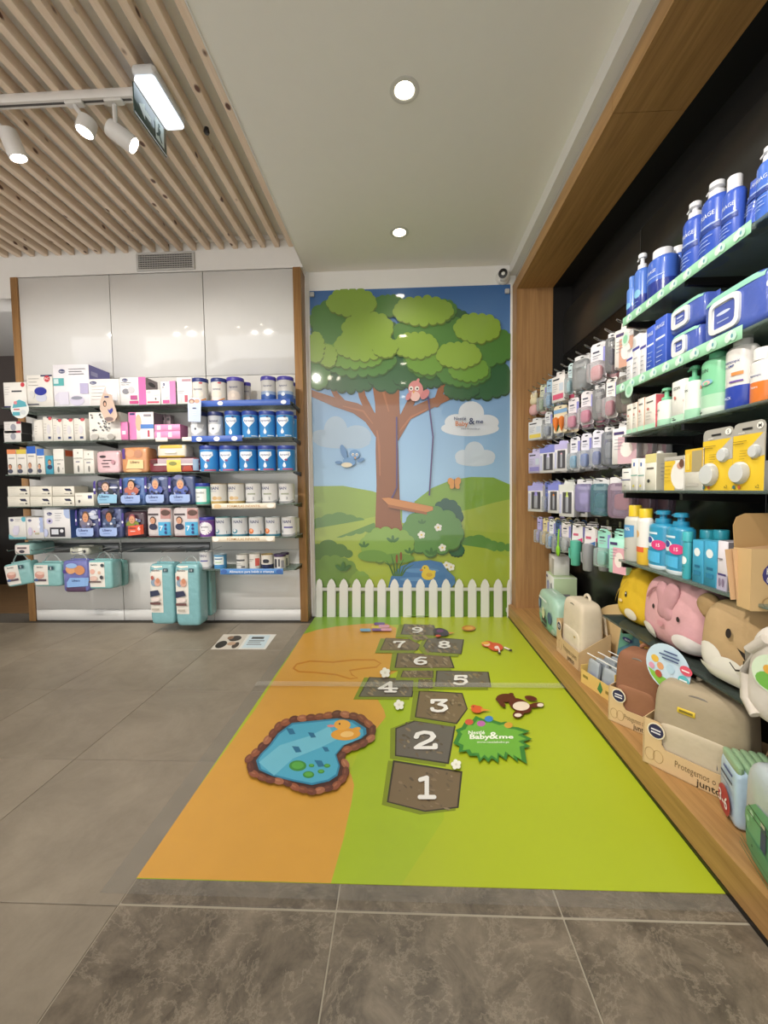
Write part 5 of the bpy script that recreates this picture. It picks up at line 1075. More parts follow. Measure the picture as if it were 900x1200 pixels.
# ================================================================== PRODUCTS IN THE BLACK NICHE
FRONT = -PI/2
def RP(x0, x1, yt, z, X):
    a = at(x0, yt+25, 0, X); e = at(x1, yt+25, 0, X); t = at((x0+x1)/2, yt, 0, X)
    return (a.y+e.y)/2, a.y-e.y, t.z-z
def nn(k): return ' on the niche\'s %s shelf' % RN[k]
def rbox(x0, x1, yt, k, base, items, label, d=.07, side=None, sides=(), back=.015, group=None, dz=0.0):
    X = XS+back; y, w_, h_ = RP(x0, x1, yt, RZ[k]+dz, X); w_ -= .002
    return put(carton(w_, d, h_, base, items, side, sides), (X+d/2, y, RZ[k]+dz), FRONT, label, group)
def bottle(r, h_, bands, items=(), cap='#e8e8e6', pump=False, flat=.75, neck=.42, sh=.74, name='bottle'):
    """bottle with shoulders; cap or pump head as a part"""
    hb = h_*sh; prof = [(r*.9, 0), (r, .006)]; ms = [P(bands[0][1], .3)]
    for q, colr in bands: prof.append((r, max(.008, hb*.9*q))); ms.append(P(colr, .28, coat=.3))
    top = P(bands[-1][1], .28, coat=.3)
    prof += [(r*.97, hb*.94), (r*.82, hb*.985), (r*neck*1.15, hb), (r*neck, hb*1.01)]; ms += [top]*4
    b = MB(); b.lathe(prof, None, 26, sx=1, sy=flat, ms=ms); b.prints(cyl_map(r, hb*.9, 0, 1, flat), items, .0007)
    q = MB(); m = P(cap, .3)
    if pump:
        n = r*neck*1.1
        q.lathe([(n, hb*1.0), (n*1.05, hb*1.02), (n, hb*1.01+h_*.07), (n*.5, hb*1.01+h_*.075), (n*.45, h_*.92), (n*.95, h_*.93), (n*.95, h_*.985), (n*.7, h_)], m, 18)
        nz = MB(); nz.tube([(0, 0, h_*.955), (-r*.5, 0, h_*.965), (-r*.95, 0, h_*.945)], [h_*.024, h_*.02, h_*.015], m, 8)
        return ('pump_bottle', 'bottle', b.mesh('pump_bottle'), [('pump', q.mesh('pump'), [('nozzle', nz.mesh('nozzle'))])])
    n = r*max(neck*1.1, .5)
    q.lathe([(n, hb*1.0), (n, h_*.985), (n*.92, h_), (n*.5, h_*1.0)], m, 22)
    return (name, 'bottle', b.mesh(name), [('cap', q.mesh('cap'))])
def rbottle(x0, x1, yt, k, bands, items, label, cap='#e8e8e6', pump=False, flat=.75, neck=.42, sh=.74, back=.015, group=None, z=None):
    X = XS+back; z0 = RZ[k] if z is None else z; y, w_, h_ = RP(x0, x1, yt, z0, X+.02); r = w_/2*.98
    return put(bottle(r, h_, bands, items, cap, pump, flat, neck, sh), (X+r*flat, y, z0), FRONT, label, group)
URI = lambda v=.8: [('t', .5, v, .075, 'URIAGE', '#dfe6f2', .006, .72), ('r', .08, .6, .92, .63, '#9fb4e2'), ('p', [(.05, .55), (.3, .62), (.6, .57), (.95, .62), (.95, .52), (.05, .48)], '#27408c')] + lines(.2, .75, .42, 4, .07, '#a9bce6', .012)
UB = '#3a5cc0'
BZ = 'blue bottles on the top niche shelf'
rbottle(737, 745, 325, 'a', [(.45, '#27388e'), (1, '#5a84d0')], [('e', .5, .5, .3, .1, '#7fb8d8')], 'small two-tone blue bottle at the hook end' + nn('a'), '#5a84d0', group=BZ)
rbottle(745, 756.5, 298, 'a', [(.45, '#27388e'), (1, '#4a74c8')], [('e', .6, .5, .22, .1, '#7fb8d8')] + lines(.2, .7, .3, 3, .08, '#8fa9dc'), 'two-tone blue pump bottle' + nn('a'), '#e4e6ea', True, group=BZ)
rbottle(757, 780, 294, 'a', [(.5, '#24358a'), (1, '#3f66c4')], URI(.78)[:2], 'broad two-tone blue bottle with a white cap' + nn('a'), '#e6e7ea', neck=.5, sh=.84, group=BZ)
rbottle(781, 799, 291, 'a', [(.4, '#24358a'), (1, '#3f66c4')], URI(.78)[:2], 'blue bottle with white cap set back' + nn('a'), '#e6e7ea', neck=.5, sh=.86, back=.09, group=BZ)
rbottle(801, 820.5, 238, 'a', [(1, UB)], URI(), 'tall blue pump bottle, smallest of the large ones,' + nn('a'), '#e6e7ea', True, sh=.78, group=BZ)
rbottle(821.5, 847, 214, 'a', [(1, UB)], URI(), 'large blue pump bottle with wide head' + nn('a'), '#e6e7ea', True, sh=.8, group=BZ)
rbottle(848, 869, 208, 'a', [(1, UB)], URI(), 'large blue bottle with a ribbed white cap' + nn('a'), '#e6e7ea', neck=.5, sh=.8, group=BZ)
def tube_tpl(w_, d, h_, base, cap, items):
    b = MB(); N = 20; vs = []; K_ = 7
    for j in range(K_+1):
        f_ = j/K_; z = h_*.12 + f_*h_*.88
        for i in range(N):
            a = 2*PI*i/N; vs.append((w_/2*math.cos(a)*(.94+.06*f_), d/2*math.sin(a)*(1-f_)**.7*.98 + math.copysign(.0012, math.sin(a)), z))
    fs = [(j*N+i, j*N+(i+1) % N, (j+1)*N+(i+1) % N, (j+1)*N+i) for j in range(K_) for i in range(N)] + [tuple(K_*N+i for i in range(N))]
    b.add(vs, fs, P(base, .3, coat=.2))
    b.prints(smap(lambda u, v, o: ((u-.5)*w_*.8, -d/2*(1-v)**.7*math.sqrt(max(.05, 1-((u-.5)*1.6)**2))-.003-o, h_*.12+v*h_*.88), w_*.8, h_*.88, True), items)
    q = MB(); q.lathe([(w_*.44, 0), (w_*.45, h_*.12)], P(cap, .35), 20, sy=d/w_); return ('cream_tube', 'tube', b.mesh('cream_tube'), [('cap', q.mesh('cap'))])
y, w_, h_ = RP(867, 888, 206, RZ['a'], XS+.02); put(tube_tpl(w_, .06, h_, UB, '#e6e7ea', URI(.84)), (XS+.05, y, RZ['a']), FRONT, 'large blue squeeze tube standing' + nn('a'), BZ)
rbottle(889, 912, 172, 'a', [(1, '#4a74d0')], URI(), 'tallest blue pump bottle beside the squeeze tube' + nn('a'), '#e6e7ea', True, sh=.8, group=BZ)
rbottle(916, 945, 165, 'a', [(1, UB)], URI(), 'blue pump bottle at the aisle end' + nn('a'), '#e6e7ea', True, sh=.8, group=BZ)
# second shelf: cartons and wipes
for x0, x1, yt, lb in ((734, 741, 409, 'shortest'), (741, 749.5, 393, 'taller'), (750, 757, 392, 'tallest')):
    rbox(x0, x1, yt, 'b', '#e6e4e4', [('r', 0, .68, 1, .74, '#4a4a9c')] + lines(.2, .7, .5, 4, .1), 'white carton with a violet stripe, %s of three' % lb + nn('b'), .06)
for x0, x1, yt in ((757.3, 767, 383), (767.4, 781, 372)):
    rbox(x0, x1, yt, 'b', '#3f60c4', [('r', .1, .6, .9, .64, '#d9e2f4')] + lines(.2, .8, .45, 4, .09, '#a9bce6') + [('t', .5, .84, .07, 'URIAGE', '#dfe6f2', .006, .8)], ('narrow' if x0 < 760 else 'wide') + ' bright blue carton' + nn('b'), .07)
def wipes(w_, d, h_, base, band, lidf='#e2e4e4', items=()):
    b = MB(); m = P(base, .22, coat=.5, bump=.3, scale=18); b.soft(w_, d, h_, m, .35, .4, 26, 12)
    b.prints(soft_map(w_, d, h_, .35, .4), [('r', .06, .82, .94, .95, band)] + list(items), .0009)
    for s in (-1, 1): b.box(s*w_/2-.012, s*w_/2+.012, -.0012, .0012, h_*.08, h_*.92, m)
    q = MB(); N = 20; ow, oh, t_ = w_*.24, h_*.33, .014
    def rr(a, b_, n): return [(math.copysign(abs(math.cos(k))**.4, math.cos(k))*a, math.copysign(abs(math.sin(k))**.4, math.sin(k))*b_) for k in (2*PI*i/n for i in range(n))]
    O, I = rr(ow, oh, N), rr(ow-t_, oh-t_, N); yf = -d/2*.97-.002; vs = []
    for ring, yy in ((O, yf+.006), (O, yf-.007), (I, yf-.008), (I, yf-.001)): vs += [(x-w_*.08, yy, h_*.48+z) for x, z in ring]
    q.add(vs, [(r*N+i, r*N+(i+1) % N, (r+1)*N+(i+1) % N, (r+1)*N+i) for r in range(3) for i in range(N)] + [tuple(3*N+i for i in range(N))], P(lidf, .35))
    q.prints(smap(lambda u, v, o: ((u-.5)*2*(ow-t_)-w_*.08, yf-.0015-o, h_*.48+(v-.5)*2*(oh-t_)), 2*ow, 2*oh), [('r', .05, .05, .95, .95, '#4a5aa8'), ('e', .45, .6, .3, .07, '#cdd6ec'), ('r', .2, .25, .7, .3, '#aab8dc')])
    return ('wipes_pack', 'wipes', b.mesh('wipes_pack'), [('flip_lid', q.mesh('flip_lid'))])
def rwipes(x0, x1, y0, y1, X, d, label, **kw):
    a = at(x0, (y0+y1)/2, 0, X); e = at(x1, (y0+y1)/2, 0, X); xm = (x0+x1)/2; zt = at(xm, y0, 0, X).z; zb = at(xm, y1, 0, X).z
    return a, e, zt, zb
WP = 'blue wipes packs on the second niche shelf'
for x0, x1, z0, h_, X, lb in ((784, 819, RZ['b'], .10, 1.005, 'lower of the stacked pair'), (782, 824, RZ['b']+.102, .10, 1.01, 'upper of the stacked pair'), (821, 898, RZ['b'], .155, 1.004, 'the biggest, beside the stacked pair')):
    a = at(x0, 380, 0, X); e = at(x1, 370, 0, X); put(wipes(a.y-e.y, .09, h_, '#4a5fb0', '#8fcab4'), (X+.045, (a.y+e.y)/2, z0), FRONT, 'blue wipes pack with a white flip lid, ' + lb, WP)
# third shelf: lotions
PK = 'mint and peach cartons'
for k, (x0, x1, yt, top) in enumerate(((734, 740.5, 474, '#dfe2d6'), (741, 746.5, 472, '#e0a67c'), (747, 754.5, 467, '#e09a6c'), (755, 768, 464, '#d8606c'))):
    rbox(x0, x1, yt, 'c', '#e2ddd2', [('r', 0, 0, 1, .16, '#a9d8b8'), ('r', .2, .8, .8, .84, '#5a5a56'), ('e', .35, .62, .12, .04, '#c9766a')] + lines(.2, .7, .5, 3, .1, '#aaa69c'), 'slim white carton with mint base and %s top' % ('pale', 'peach', 'orange', 'rose')[k] + nn('c'), .06, top if k else None, group=PK)
ISD = lambda v=.84: [('t', .42, v, .07, 'ISDIN', '#3c4642', .008, .55), ('r', .1, .06, .4, .085, '#3c4642'), ('r', .1, .11, .3, .13, '#6a746e'), ('e', .3, .6, .08, .04, '#d0786c')]
rbottle(771.6, 786, 455, 'c', [(.3, '#a9d8ba'), (1, '#dfe6de')], ISD(.7), 'small mint pump bottle' + nn('c'), '#7cc79c', True, sh=.68)
rbox(787, 802, 446, 'c', '#e1e2da', [('r', 0, 0, 1, .18, '#b3dcc0')] + ISD(.82), 'white and mint carton between two pump bottles' + nn('c'), .06)
rbottle(803, 820, 429, 'c', [(.3, '#a3d6b6'), (1, '#dfe6de')], ISD(), 'white bottle with a green pump' + nn('c'), '#6cc094', True, sh=.72)
rbottle(821, 849, 406, 'c', [(.15, '#d3e2d3'), (.4, '#a9d5b4'), (1, '#7fc79a')], ISD(.88) + [('e', .55, .64, .17, .06, '#7fb6c8'), ('e', .55, .63, .11, .045, '#e0b4a8'), ('e', .55, .62, .06, .03, '#7fc79a')], 'large mint green pump bottle with a rainbow mark' + nn('c'), '#6cc094', True, sh=.82)
rbottle(850, 879.5, 392, 'c', [(.4, '#2f46a8'), (1, '#dcd9d4')], [('t', .5, .84, .055, 'Nutratopic', '#3a4a8c', .008, .8), ('t', .42, .76, .05, 'Pro-AMP', '#3a4a8c', .008, .6), ('r', .55, .58, .85, .64, '#d98a4a'), ('r', .5, .46, .85, .49, '#6a4a9a'), ('t', .45, .2, .05, 'PACK', '#cfd8ee', .006, .5)], 'white lotion bottle with a deep blue base' + nn('c'), '#c9c7c2', neck=.45, sh=.84)
rbottle(880.5, 906, 408, 'c', [(.55, '#dd7a32'), (1, '#e2dfda')], [('t', .5, .72, .055, 'Nutratopic', '#3a4a8c', .008, .8), ('t', .5, .42, .06, 'Nutra', '#f2e2d2', .006, .6)], 'white and orange lotion bottle with a round cap' + nn('c'), '#e4e2de', neck=.62, sh=.78)
rbottle(910, 940, 400, 'c', [(.4, '#2f46a8'), (1, '#dcd9d4')], [('t', .5, .8, .055, 'Nutratopic', '#3a4a8c', .008, .8)], 'second white and blue lotion bottle past the orange one' + nn('c'), '#c9c7c2', sh=.84)
# fourth shelf
SW = 'slim white cartons on the fourth niche shelf'
rbox(728.5, 738.8, 549, 'd', '#e2e0da', [('r', .2, .8, .8, .84, '#5a5c60'), ('r', 0, .46, 1, .5, '#3f3f78'), ('r', .3, .2, .5, .24, '#8a8c88')], 'low white carton with a navy line' + nn('d'), .07)
for x0, x1, u in ((739.2, 747, 'by the low carton'), (747.6, 755, 'by the beige carton')): rbox(x0, x1, 537.6, 'd', '#e6e4de', [('r', .35, .76, .6, .88, '#3f62a8'), ('r', 0, .46, 1, .49, '#6aa89c'), ('e', .45, .14, .14, .04, '#c9c05c')], 'slim white carton with a blue mark and teal line, ' + u, .07, group=SW)
rbox(756, 769, 532, 'd', '#e6e2d2', [('r', 0, .76, 1, 1, '#d9cf8a'), ('r', .15, .58, .8, .63, '#6a665c'), ('e', .35, .26, .13, .05, '#33322e')], 'beige carton with a straw yellow top' + nn('d'), .08, '#b9b4a2', lines(.2, .8, .7, 5, .1))
rbottle(769.5, 778, 529, 'd', [(1, '#e4e2dc')], [], 'plain white bottle behind the yellow carton' + nn('d'), '#e8e6e0', neck=.45, sh=.78, back=.04)
rbox(778.5, 802, 535, 'd', '#dcd9d0', [('r', 0, .0, .55, .88, '#e2bf34'), ('e', .8, .45, .45, .42, '#e6e4de'), ('r', 0, .9, 1, 1, '#b4b1a8'), ('e', .82, .72, .16, .1, '#c99a84'), ('e', .9, .78, .12, .12, '#6a4632')] + lines(.06, .4, .72, 5, .11, '#a5882a'), 'yellow and white carton with a baby photo' + nn('d'), .07)
rbox(802.5, 824, 526, 'd', '#e0ddd2', [('r', 0, .45, 1, 1, '#dfb832'), ('r', .4, .45, .95, .95, '#a89a72'), ('r', .08, .5, .3, .9, '#e6c956'), ('r', .15, .1, .8, .16, '#b3afa4')], 'yellow over white carton beside the blister cards' + nn('d'), .08, '#8c7f58')
def medela(w_, h_, sz):
    b = MB(); R_ = .016
    pts = [(-w_/2, 0), (w_/2, 0), (w_/2, h_-R_), (w_/2-R_*.3, h_-R_*.3), (w_/2-R_, h_), (-w_/2+R_, h_), (-w_/2+R_*.3, h_-R_*.3), (-w_/2, h_-R_)]
    b.plate([(x, 0, z) for x, z in pts], P('#a9a69c', .35), (0, .0015, 0))
    sm = smap(lambda u, v, o: ((u-.5)*w_, -o, v*h_), w_, h_)
    b.prints(sm, [('r', 0, 0, 1, .82, '#e3bf2c'), ('p', [(.62, .45), (1, .5), (1, .82), (.96, .82), (.62, .66)], '#b5b2a8'), ('r', .3, .885, .62, .915, '#1d1c1a'), ('e', .86, .92, .1, .05, '#eceae2'), ('t', .86, .92, .055, sz, '#4a4a48', .01, .12), ('t', .3, .85, .03, 'medela', '#eae6da', .006, .4), ('e', .1, .05, .05, .03, '#3f6a6c'), ('e', .28, .05, .05, .03, '#c9663a'), ('t', .85, .06, .05, 'x2', '#4a4020', .006, .2)] + lines(.06, .5, .72, 2, .035, '#8c7420', .01) + lines(.3, .55, .58, 4, .04, '#a58a28', .008))
    q = MB()
    for x, z, r, t_ in ((-.04*w_/.2, h_*.26, w_*.3, .018), (.24*w_, h_*.56, w_*.18, .012)):
        seg = 20; vs = []
        for rr, yy in ((r, -.003), (r*.98, -t_*.6), (r*.8, -t_), (r*.3, -t_*1.05)): vs += [(x+rr*math.cos(2*PI*i/seg), yy, z+rr*math.sin(2*PI*i/seg)) for i in range(seg)]
        q.add(vs, [(j*seg+i, (j+1)*seg+i, (j+1)*seg+(i+1) % seg, j*seg+(i+1) % seg) for j in range(3) for i in range(seg)] + [tuple(3*seg+i for i in range(seg-1, -1, -1))], film('#c9ccca', .6, .15))
    k = MB(); k.box(-w_/2+.008, w_/2-.008, .004, .06, 0, h_*.42, '#b5b2aa', .002)
    return ('blister_pack', 'blister pack', b.mesh('blister_pack'), [('clear_bubble', q.mesh('clear_bubble')), ('inner_box', k.mesh('inner_box'))])
for x0, x1, yt, s_, lb in ((824, 859, 502, 'S', 'the lower one marked S'), (859.5, 897, 494, 'M', 'the higher one marked M')):
    y, w_, h_ = RP(x0, x1, yt, RZ['d'], XS+.02); put(medela(w_, h_, s_), (XS+.02, y, RZ['d']), FRONT, 'yellow blister card with clear round cups, ' + lb, 'yellow blister cards', rx=0.0)
# fifth shelf: bath products
rbottle(732, 747, 592, 'e', [(1, '#c9c8c0')], [('p', [(.25, .55), (.85, .62), (.85, .9), (.25, .9)], '#4f93c4'), ('t', .55, .8, .08, '40%', '#e9eef2', .01, .5)] + lines(.2, .6, .3, 2, .06), 'clear bottle with a yellow cap and blue flag label' + nn('e'), '#e0c02e', neck=.36, sh=.8)
rbottle(748, 760.5, 596, 'e', [(.42, '#e2b83c'), (1, '#e4e1da')], [('e', .35, .72, .2, .09, '#e0b47a'), ('r', .1, .3, .8, .42, '#d9623c')], 'white and yellow bottle with a yellow top' + nn('e'), '#e0c02e', neck=.6, sh=.84)
BLT = '#2f8fb4'
for x0, x1, yt, bk, lb in ((759.5, 781, 598, .015, 'beside the yellow topped bottle'), (780, 803, 601, .015, 'beside the turquoise cartons')):
    rbottle(x0, x1, yt, 'e', [(.1, '#d9e4ea'), (1, BLT)], [('r', .15, .85, .7, .9, '#cfe2ec'), ('e', .42, .66, .2, .13, '#e2ecf2'), ('e', .42, .7, .12, .08, '#3a4f96'), ('p', [(.1, .2), (.8, .16), (.8, .42), (.1, .46)], '#4fb0dc'), ('e', .74, .6, .22, .12, '#d9417c'), ('t', .74, .6, .08, '15', '#f6e6ee', .012, .3)], 'teal blue pump bottle with a pink price dot, ' + lb, BLT, True, sh=.78, back=bk, group='teal blue pump bottles')
rbottle(804, 812, 623, 'e', [(1, '#3fa8b4')], [('e', .5, .55, .3, .12, '#e4eeee')] + lines(.2, .7, .35, 2, .1, '#2a7a88'), 'slim turquoise bottle with a domed cap' + nn('e'), '#46b0b8', neck=.85, sh=.8, back=.012)
for x0, x1, yt, lb in ((811, 824, 633, 'beside the domed bottle'), (824.6, 840, 634, 'beside the lilac carton')):
    rbox(x0, x1, yt, 'e', '#3f9fc4', [('e', .45, .72, .28, .1, '#e6eef0'), ('r', .25, .36, .75, .42, '#1f6a8e'), ('r', .2, .18, .8, .28, '#2a7ca0')], 'bright turquoise carton with a white round mark, ' + lb, .05, '#4fb0cf', group='turquoise cartons')
rbox(840.5, 853, 634, 'e', '#dcd6dc', [('r', 0, 0, 1, .32, '#b9b2c8'), ('r', .1, .3, .9, .34, '#4a3f78'), ('e', .3, .16, .12, .09, '#8a7a94'), ('e', .65, .16, .12, .09, '#8a7a94'), ('r', .1, .62, .6, .65, '#8a848c')], 'white and lilac carton next to the kraft leaflets' + nn('e'), .06, '#8c888e', lines(.2, .8, .8, 5, .1, '#55525a'))
for x0, x1 in ((822, 836), (838, 852)): rbottle(x0, x1, 621, 'e', [(1, '#3fa8b4')], [], 'turquoise bottle with domed cap behind the turquoise cartons' + nn('e'), '#2f98ac', neck=.8, sh=.82, back=.10, group='back row turquoise bottles')
# kraft leaflet holder
KR = '#c8a877'; KRD = '#a88656'
ld = obj('leaflet_holder', None); pz = RZ['e']; ld.location = (1.118, 1.25, pz+.0); ld.rotation_euler = (0, 0, -.06); tag(ld, 'kraft card leaflet holder with a navy oval badge', 'leaflet holder')
wl, hl = .27, .25
b = MB()
b.plate([(-wl/2, -.05, -.02), (wl/2, -.05, -.02), (wl/2, -.05, hl*.62), (-wl/2, -.05, hl*.62)], P(KR, .7), (0, .002, 0))
b.prints(smap(lambda u, v, o: (-wl/2+u*wl, -.05-o, -.02+v*(hl*.62+.02)), wl, hl*.62+.02), [('e', .27, .58, .17, .22, '#463f74'), ('t', .27, .64, .1, 'HIGIENE', '#eee9e2', .01, .26), ('t', .27, .5, .1, 'CUIDADO', '#eee9e2', .01, .26), ('e', .2, .13, .1, .1, '#a98a5c'), ('e', .2, .13, .085, .08, KR), ('e', .34, .15, .09, .08, '#a98a5c'), ('e', .34, .15, .075, .065, KR)])
obj('front_pocket', b.mesh('front_pocket'), ld)
b = MB(); R_ = .035; pts = [(-wl/2, -.02), (wl/2, -.02), (wl/2, hl-R_), (wl/2-R_*.3, hl-R_*.3), (wl/2-R_, hl), (-wl/2+R_, hl), (-wl/2+R_*.3, hl-R_*.3), (-wl/2, hl-R_)]
b.plate([(x, .0+z*.12, z) for x, z in pts], P(KRD, .7), (0, .003, 0)); obj('back_card', b.mesh('back_card'), ld)
b = MB()
for s in (-1, 1): b.plate([(s*wl/2, -.05, -.02), (s*wl/2, 0, -.02), (s*wl/2, .02, hl*.6), (s*wl/2, -.05, hl*.62)], P(KR, .7), (.002*s, 0, 0))
b.box(-wl/2, wl/2, -.05, 0, -.022, -.02, KR); obj('side_gusset', b.mesh('side_gusset'), ld)
_leaf = simple('leaflet', -.09, .09, -.0012, .0012, 0, .15, P('#c9a57c', .6))
for k in range(3):
    o = obj('leaflet', _leaf, None, (1.06+.01*k, 1.262-.012*k, pz+.004), -.06, -.05, -.10+.02*k); tag(o, 'kraft leaflet standing in the card holder', 'leaflet', 'kraft leaflets')

# ------------------------------------------------------------------ packs on the peg hooks
def card_pts(w_, h_, r=.008):
    return [(-w_/2+r, -h_), (w_/2-r, -h_), (w_/2, -h_+r), (w_/2, -r*1.6), (w_/2-r*1.6, 0), (-w_/2+r*1.6, 0), (-w_/2, -r*1.6), (-w_/2, -h_+r)]
def hp(kind, w_, h_, c1, c2):
    """hanging pack, origin at the hook hole near its top edge"""
    b = MB(); T0 = .012; parts = []
    sm = smap(lambda u, v, o: ((u-.5)*w_, -o, T0-h_+v*h_), w_, h_)
    hole = [('e', .5, .93, min(.2, .012/w_), .018, '#26262a')]
    if kind == 'card':
        b.plate([(x, 0, z+T0) for x, z in card_pts(w_, h_)], P(c1, .35), (0, .0012, 0))
        b.prints(sm, hole + [('r', .78, .5, 1, .86, '#8f8fd0'), ('r', .15, .76, .55, .8, '#3f4258'), ('r', .15, .68, .65, .7, '#8d8f9c'), ('r', .15, .62, .5, .64, '#a9abb4')])
        q = MB(); q.soft(w_*.7, .032, h_*.38, P(c2, .35), .6, .7, 18, 9, z0=T0-h_*.95, cy=-.012); parts.append(('product', q.mesh('product')))
        q = MB(); q.soft(w_*.9, .052, h_*.5, CLEAR, .25, .3, 18, 8, z0=T0-h_*.985, cy=-.016); parts.append(('clear_bubble', q.mesh('clear_bubble')))
    elif kind == 'bulk':
        b.plate([(x, 0, z*.32+T0) for x, z in card_pts(w_, h_)], P('#dcdcdc', .35), (0, .0012, 0)); b.prints(sm, hole + [('r', .2, .78, .7, .84, '#55586a')])
        q = MB(); q.soft(w_*.6, .03, h_*.4, P(c2, .35), .5, .6, 18, 9, z0=T0-h_*.8); parts.append(('product', q.mesh('product')))
        q = MB(); q.soft(w_, .06, h_*.86, film(c1, .35, .12), .3, .35, 20, 10, z0=T0-h_); parts.append(('clear_bag', q.mesh('clear_bag')))
    elif kind in ('box', 'box2'):
        d = .04; b.box(-w_/2, w_/2, -d/2, d/2, T0-h_, T0-h_*.16, P(c1, .35), .002); b.plate([(-w_*.35, 0, T0-h_*.17), (w_*.35, 0, T0-h_*.17), (w_*.3, 0, T0), (-w_*.3, 0, T0)], P(c1, .35), (0, .0012, 0))
        b.prints(smap(lambda u, v, o: ((u-.5)*w_, -d/2-o, T0-h_+v*h_*.84), w_, h_*.84), ([('r', .1, .84, .6, .9, '#33363f'), ('r', .1, .1, .9, .3, c2), ('r', .6, .4, .9, .7, '#c9d3e0')] if kind == 'box' else [('r', .25, .0, 1, .75, c2), ('e', .6, .4, .25, .22, '#eadfd8'), ('r', .08, .82, .5, .9, '#4a3f6a')]) + lines(.12, .5, .68, 4, .09))
        b.prints(sm, hole)
    elif kind == 'bottlebox':
        d = .055; b.box(-w_/2, w_/2, -d/2, d/2, T0-h_, T0-h_*.12, P('#d9d8da', .35), .002); b.plate([(-w_*.4, 0, T0-h_*.13), (w_*.4, 0, T0-h_*.13), (w_*.3, 0, T0), (-w_*.3, 0, T0)], P(c1, .35), (0, .0012, 0))
        b.prints(smap(lambda u, v, o: ((u-.5)*w_, -d/2-o, T0-h_+v*h_*.88), w_, h_*.88), [('r', 0, .8, 1, 1, c1), ('r', .25, .1, .86, .76, '#4a4a50'), ('r', .04, .1, .18, .7, '#b9bcd8')])
        q = MB(); r = w_*.15; zb = T0-h_*.88; q.lathe([(r*.9, zb), (r, zb+.006), (r, zb+h_*.42), (r*.8, zb+h_*.48), (r*.8, zb+h_*.56)], None, 16, cx=w_*.05, cy=-d*.3, ms=[P('#9a9ca4', .2)]*2 + [P(c2, .3)]*2); parts.append(('bottle', q.mesh('bottle')))
    elif kind == 'cup':
        b.plate([(-w_/2, 0, T0-h_*.45), (w_/2, 0, T0-h_*.45), (w_*.4, 0, T0), (-w_*.4, 0, T0)], P('#e4e0e0', .35), (0, .0012, 0)); b.prints(sm, hole + [('r', .15, .7, .6, .76, '#c9607c'), ('p', [(.05, .56), (.95, .56), (.95, .66), (.5, .6)], c2)])
        q = MB(); r = w_*.38; zt = T0-h_*.42; q.lathe([(r*.7, zt-h_*.62), (r*.82, zt-h_*.6), (r, zt-h_*.08), (r*.96, zt), (r*.5, zt+.004)], P(c1, .35), 20, cy=-.012); parts.append(('cup', q.mesh('cup')))
        q = MB(); q.tube([(-r, -.012, zt-h_*.1), (-r*1.5, -.012, zt-h_*.2), (-r*1.4, -.012, zt-h_*.42), (-r*.85, -.012, zt-h_*.48)], .006, P(c1, .35), 8); parts.append(('grip', q.mesh('grip')))
    elif kind == 'toy':
        b.plate([(-w_*.3, 0, -h_*.22), (w_*.3, 0, -h_*.22), (w_*.25, 0, T0), (-w_*.25, 0, T0)], P('#dcd9d4', .4), (0, .0012, 0))
        q = MB(); q.soft(w_*.7, .05, h_*.34, P(c2, .7), .8, .9, 16, 9, z0=-h_*.52); 
        for s in (-1, 1): q.soft(w_*.22, .03, h_*.26, P(c2, .7), .9, .9, 10, 7, z0=-h_*.28, cx=s*w_*.2)
        parts.append(('head', q.mesh('head')))
        q = MB(); q.soft(w_*.8, .06, h_*.45, P(c1, .7), .8, .9, 16, 9, z0=-h_*.95); parts.append(('body', q.mesh('body')))
    elif kind == 'carrot':
        b.plate([(x, 0, z+T0) for x, z in card_pts(w_, h_)], P(c1, .35), (0, .0012, 0)); b.prints(sm, hole + [('r', 0, .72, 1, .86, '#7fa6cc'), ('p', [(.1, .3), (.5, .3), (.3, .05)], '#3f7a4a')])
        for s in (-1, 1):
            q = MB(); q.lathe([(.002, T0-h_*.95), (w_*.14, T0-h_*.7), (w_*.17, T0-h_*.5), (w_*.06, T0-h_*.42)], P(c2, .45), 14, cx=s*w_*.22, cy=-.014); parts.append(('teether', q.mesh('teether')))
    return (dict(card='blister_pack', bulk='clear_pack', box='hanging_carton', box2='hanging_carton', bottlebox='bottle_carton', cup='cup_pack', toy='hanging_toy', carrot='teether_pack')[kind], dict(toy='toy', cup='cup').get(kind, 'hanging pack'), b.mesh('hanging_pack'), parts)
